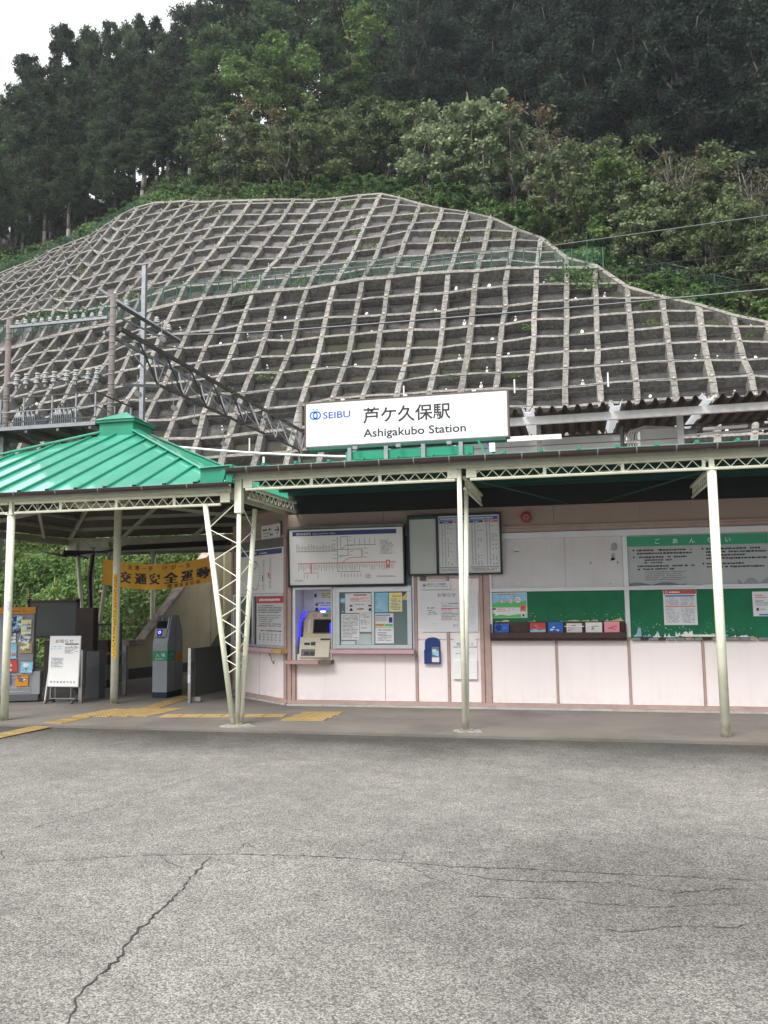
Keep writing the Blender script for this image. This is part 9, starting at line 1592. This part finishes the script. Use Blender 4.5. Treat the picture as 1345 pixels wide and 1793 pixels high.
for x in (-15.35, -14.15):
    tf = thing('transformer', (x, 20.8, 6.62), ('left' if x < -15 else 'right')+' of two grey box transformers on the pole platform', 'transformer', 'transformers on the pole platform')
    P('tank', lambda b: b.box(x-.42, x+.30, 20.6, 21.1, 6.63, 7.10, 'zinc'), .02, parent=tf)
    P('bushing', lambda b: [b.tube((x-.3+.13*k, 20.7, 7.10), (x-.3+.13*k, 20.7, 7.22), .03, 'insulator', 8) for k in range(4)], parent=tf)
    P('cable', lambda b: [b.path([(x-.3+.15*k, 20.7, 7.22), (x-.28+.15*k, 20.65, 7.34), (x-.18+.15*k, 20.6, 7.36), (x-.05+.15*k, 20.6, 7.2), (x+.02+.15*k, 20.6, 6.9)], .018, 'cable', 5) for k in range(4)], parent=tf)
    P('fin', lambda b: [b.box(x-.40+.07*k, x-.385+.07*k, 20.56, 20.6, 6.68, 7.02, 'zinc_dark') for k in range(10)], parent=tf)
# lattice beam over the tracks
lb_ = thing('catenary_beam', (-13.4, 31, 8.6), 'long steel lattice beam running from the left pole towards the station sign', 'catenary beam')
XA, XB = -13.30, -13.85; YA, YB = 22.1, 40.0; ZT, ZBm = 9.92, 8.62
P('top_chord', lambda b: b.beam((XA, YA, ZT+.04), (XA, YB, ZT+.30), .09, .13, 'dark_steel'), parent=lb_)
P('top_chord', lambda b: b.beam((XB, YA, ZT-.02), (XB, YB, ZT+.24), .08, .10, 'zinc'), parent=lb_)
P('bottom_chord', lambda b: (b.beam((XA+.2, 24.2, ZBm+.10), (XA, YB-1.2, ZBm+.55), .07, .08, 'dark_steel'), b.beam((XA+.1, YA, ZBm-.42), (XA+.2, 24.2, ZBm+.06), .06, .08, 'zinc'), b.beam((XA, YB-1.2, ZBm+.55), (XA, YB+.3, ZBm-1.0), .06, .08, 'dark_steel')), parent=lb_)
ys = np.linspace(24.2, YB-1.2, 9)
for k in range(9):
    y = ys[k]; z = ZBm+.12+.45*(y-24.2)/(YB-1.2-24.2); mm = 'dark_steel' if k < 5 else 'siding'
    for yy, m2 in ((y-1.0, mm), (y+.95, 'dark_steel' if k < 5 else 'zinc')):
        if yy < YA: yy = YA+.1
        P('web_bar', lambda b: (b.beam((XA+.15, y, z), (XA, yy, ZT+.26*(yy-YA)/18), .045, .045, m2), b.beam((XA+.15, y, z), (XB, yy, ZT+.26*(yy-YA)/18), .035, .035, 'zinc')), parent=lb_)
P('upper_arm', lambda b: (b.beam((-13.4, YA, 10.75), (-13.3, 26.0, 10.75), .06, .10, 'dark_steel'), b.beam((-13.4, YA, 10.35), (-13.3, 24.8, 10.5), .05, .05, 'zinc')), parent=lb_)
for y, z in ((24.5, 10.4), (23.0, 8.15), (25.4, 8.25), (27.0, 8.1), (29.5, 7.75), (33, 7.9), (36.5, 7.7)):
    P('insulator', lambda b: [b.tube((XA+.1, y+.13*q, z), (XA+.1, y+.05+.13*q, z+.03), .10, 'insulator', 10, .07) for q in range(2)]+[b.tube((XA+.1, y, z+.1), (XA+.1, y, z+.6), .015, 'zinc', 5)], parent=lb_)
# wires
def wire(pts, r, lab, m='cable_grey', sag=.0, grp=None):
    b = MB(m); out = []
    for a_, c_ in zip(pts, pts[1:]):
        for k in range(12): f = k/12; out.append((a_[0]+(c_[0]-a_[0])*f, a_[1]+(c_[1]-a_[1])*f, a_[2]+(c_[2]-a_[2])*f-sag*4*f*(1-f)))
    out.append(pts[-1]); b.path(out, r, n=5); b.build('overhead_wire', label=lab, cat='wire', group=grp)
wire([(-17.3, 30, 12.62), (-10.8, 30, 12.24), (6.8, 30, 12.16), (30, 30, 12.7)], .032, 'thick grey messenger wire running across the whole lattice wall', sag=.06)
wire([(-40, 30, 14.6), (-1.84, 30, 14.5), (6.96, 30, 14.82), (30, 30, 15.8)], .018, 'thin topmost wire passing over the green fence at right')
ORD = ('first', 'second', 'third', 'fourth', 'fifth', 'sixth', 'seventh')
for k, z in enumerate((13.83, 13.5, 13.2, 12.7)): wire([(-40, 31, z+.2), (-2, 31, z-.05), (30, 31, z+.4)], .011, ORD[k]+' very thin dark wire below the topmost one, above the thick messenger wire', 'cable', grp='thin wires in front of the lattice')
for k, (z, y) in enumerate(((10.9, 34), (10.3, 29), (9.9, 34), (9.6, 29), (8.9, 29), (8.3, 29), (7.9, 29))): wire([(-40, y, z+.1), (-13.3, y, z-.03), (30, y, z+.25)], .011, ORD[k]+' very thin dark wire below the thick messenger wire', 'cable', grp='thin wires in front of the lattice')
wire([(-22, 26, 9.6), (-17.1, 22, 9.1), (-13.5, 22, 9.6), (-4, 30, 9.9)], .014, 'slack wire passing between the two left poles', 'cable', sag=.1)
wire([(-11.5, 19, 5.95), (-9.5, 18.5, 5.45), (-4.6, 18, 4.86), (2, 17.5, 4.6)], .028, 'pale sheathed cable passing low behind the green roofs', 'siding', sag=.05)
for y, z in ((29, 9.9), (29, 9.3)):
    for x in (-11.8, -9.4, -1.2, 1.5, 4.5): pass
for k, (x, z) in enumerate(((-11.9, 7.55), (-5.9, 9.15), (-1.9, 9.1), (1.3, 9.1), (8.1, 10.0))): MB('white').tube((x, 29, z-.25), (x, 29, z+.25), .028, n=6).build('wire_tag', label=ORD[k]+' from the left of five short white tubes hanging on the thin wires', cat='wire tag', group='white hanger tubes on the wires')
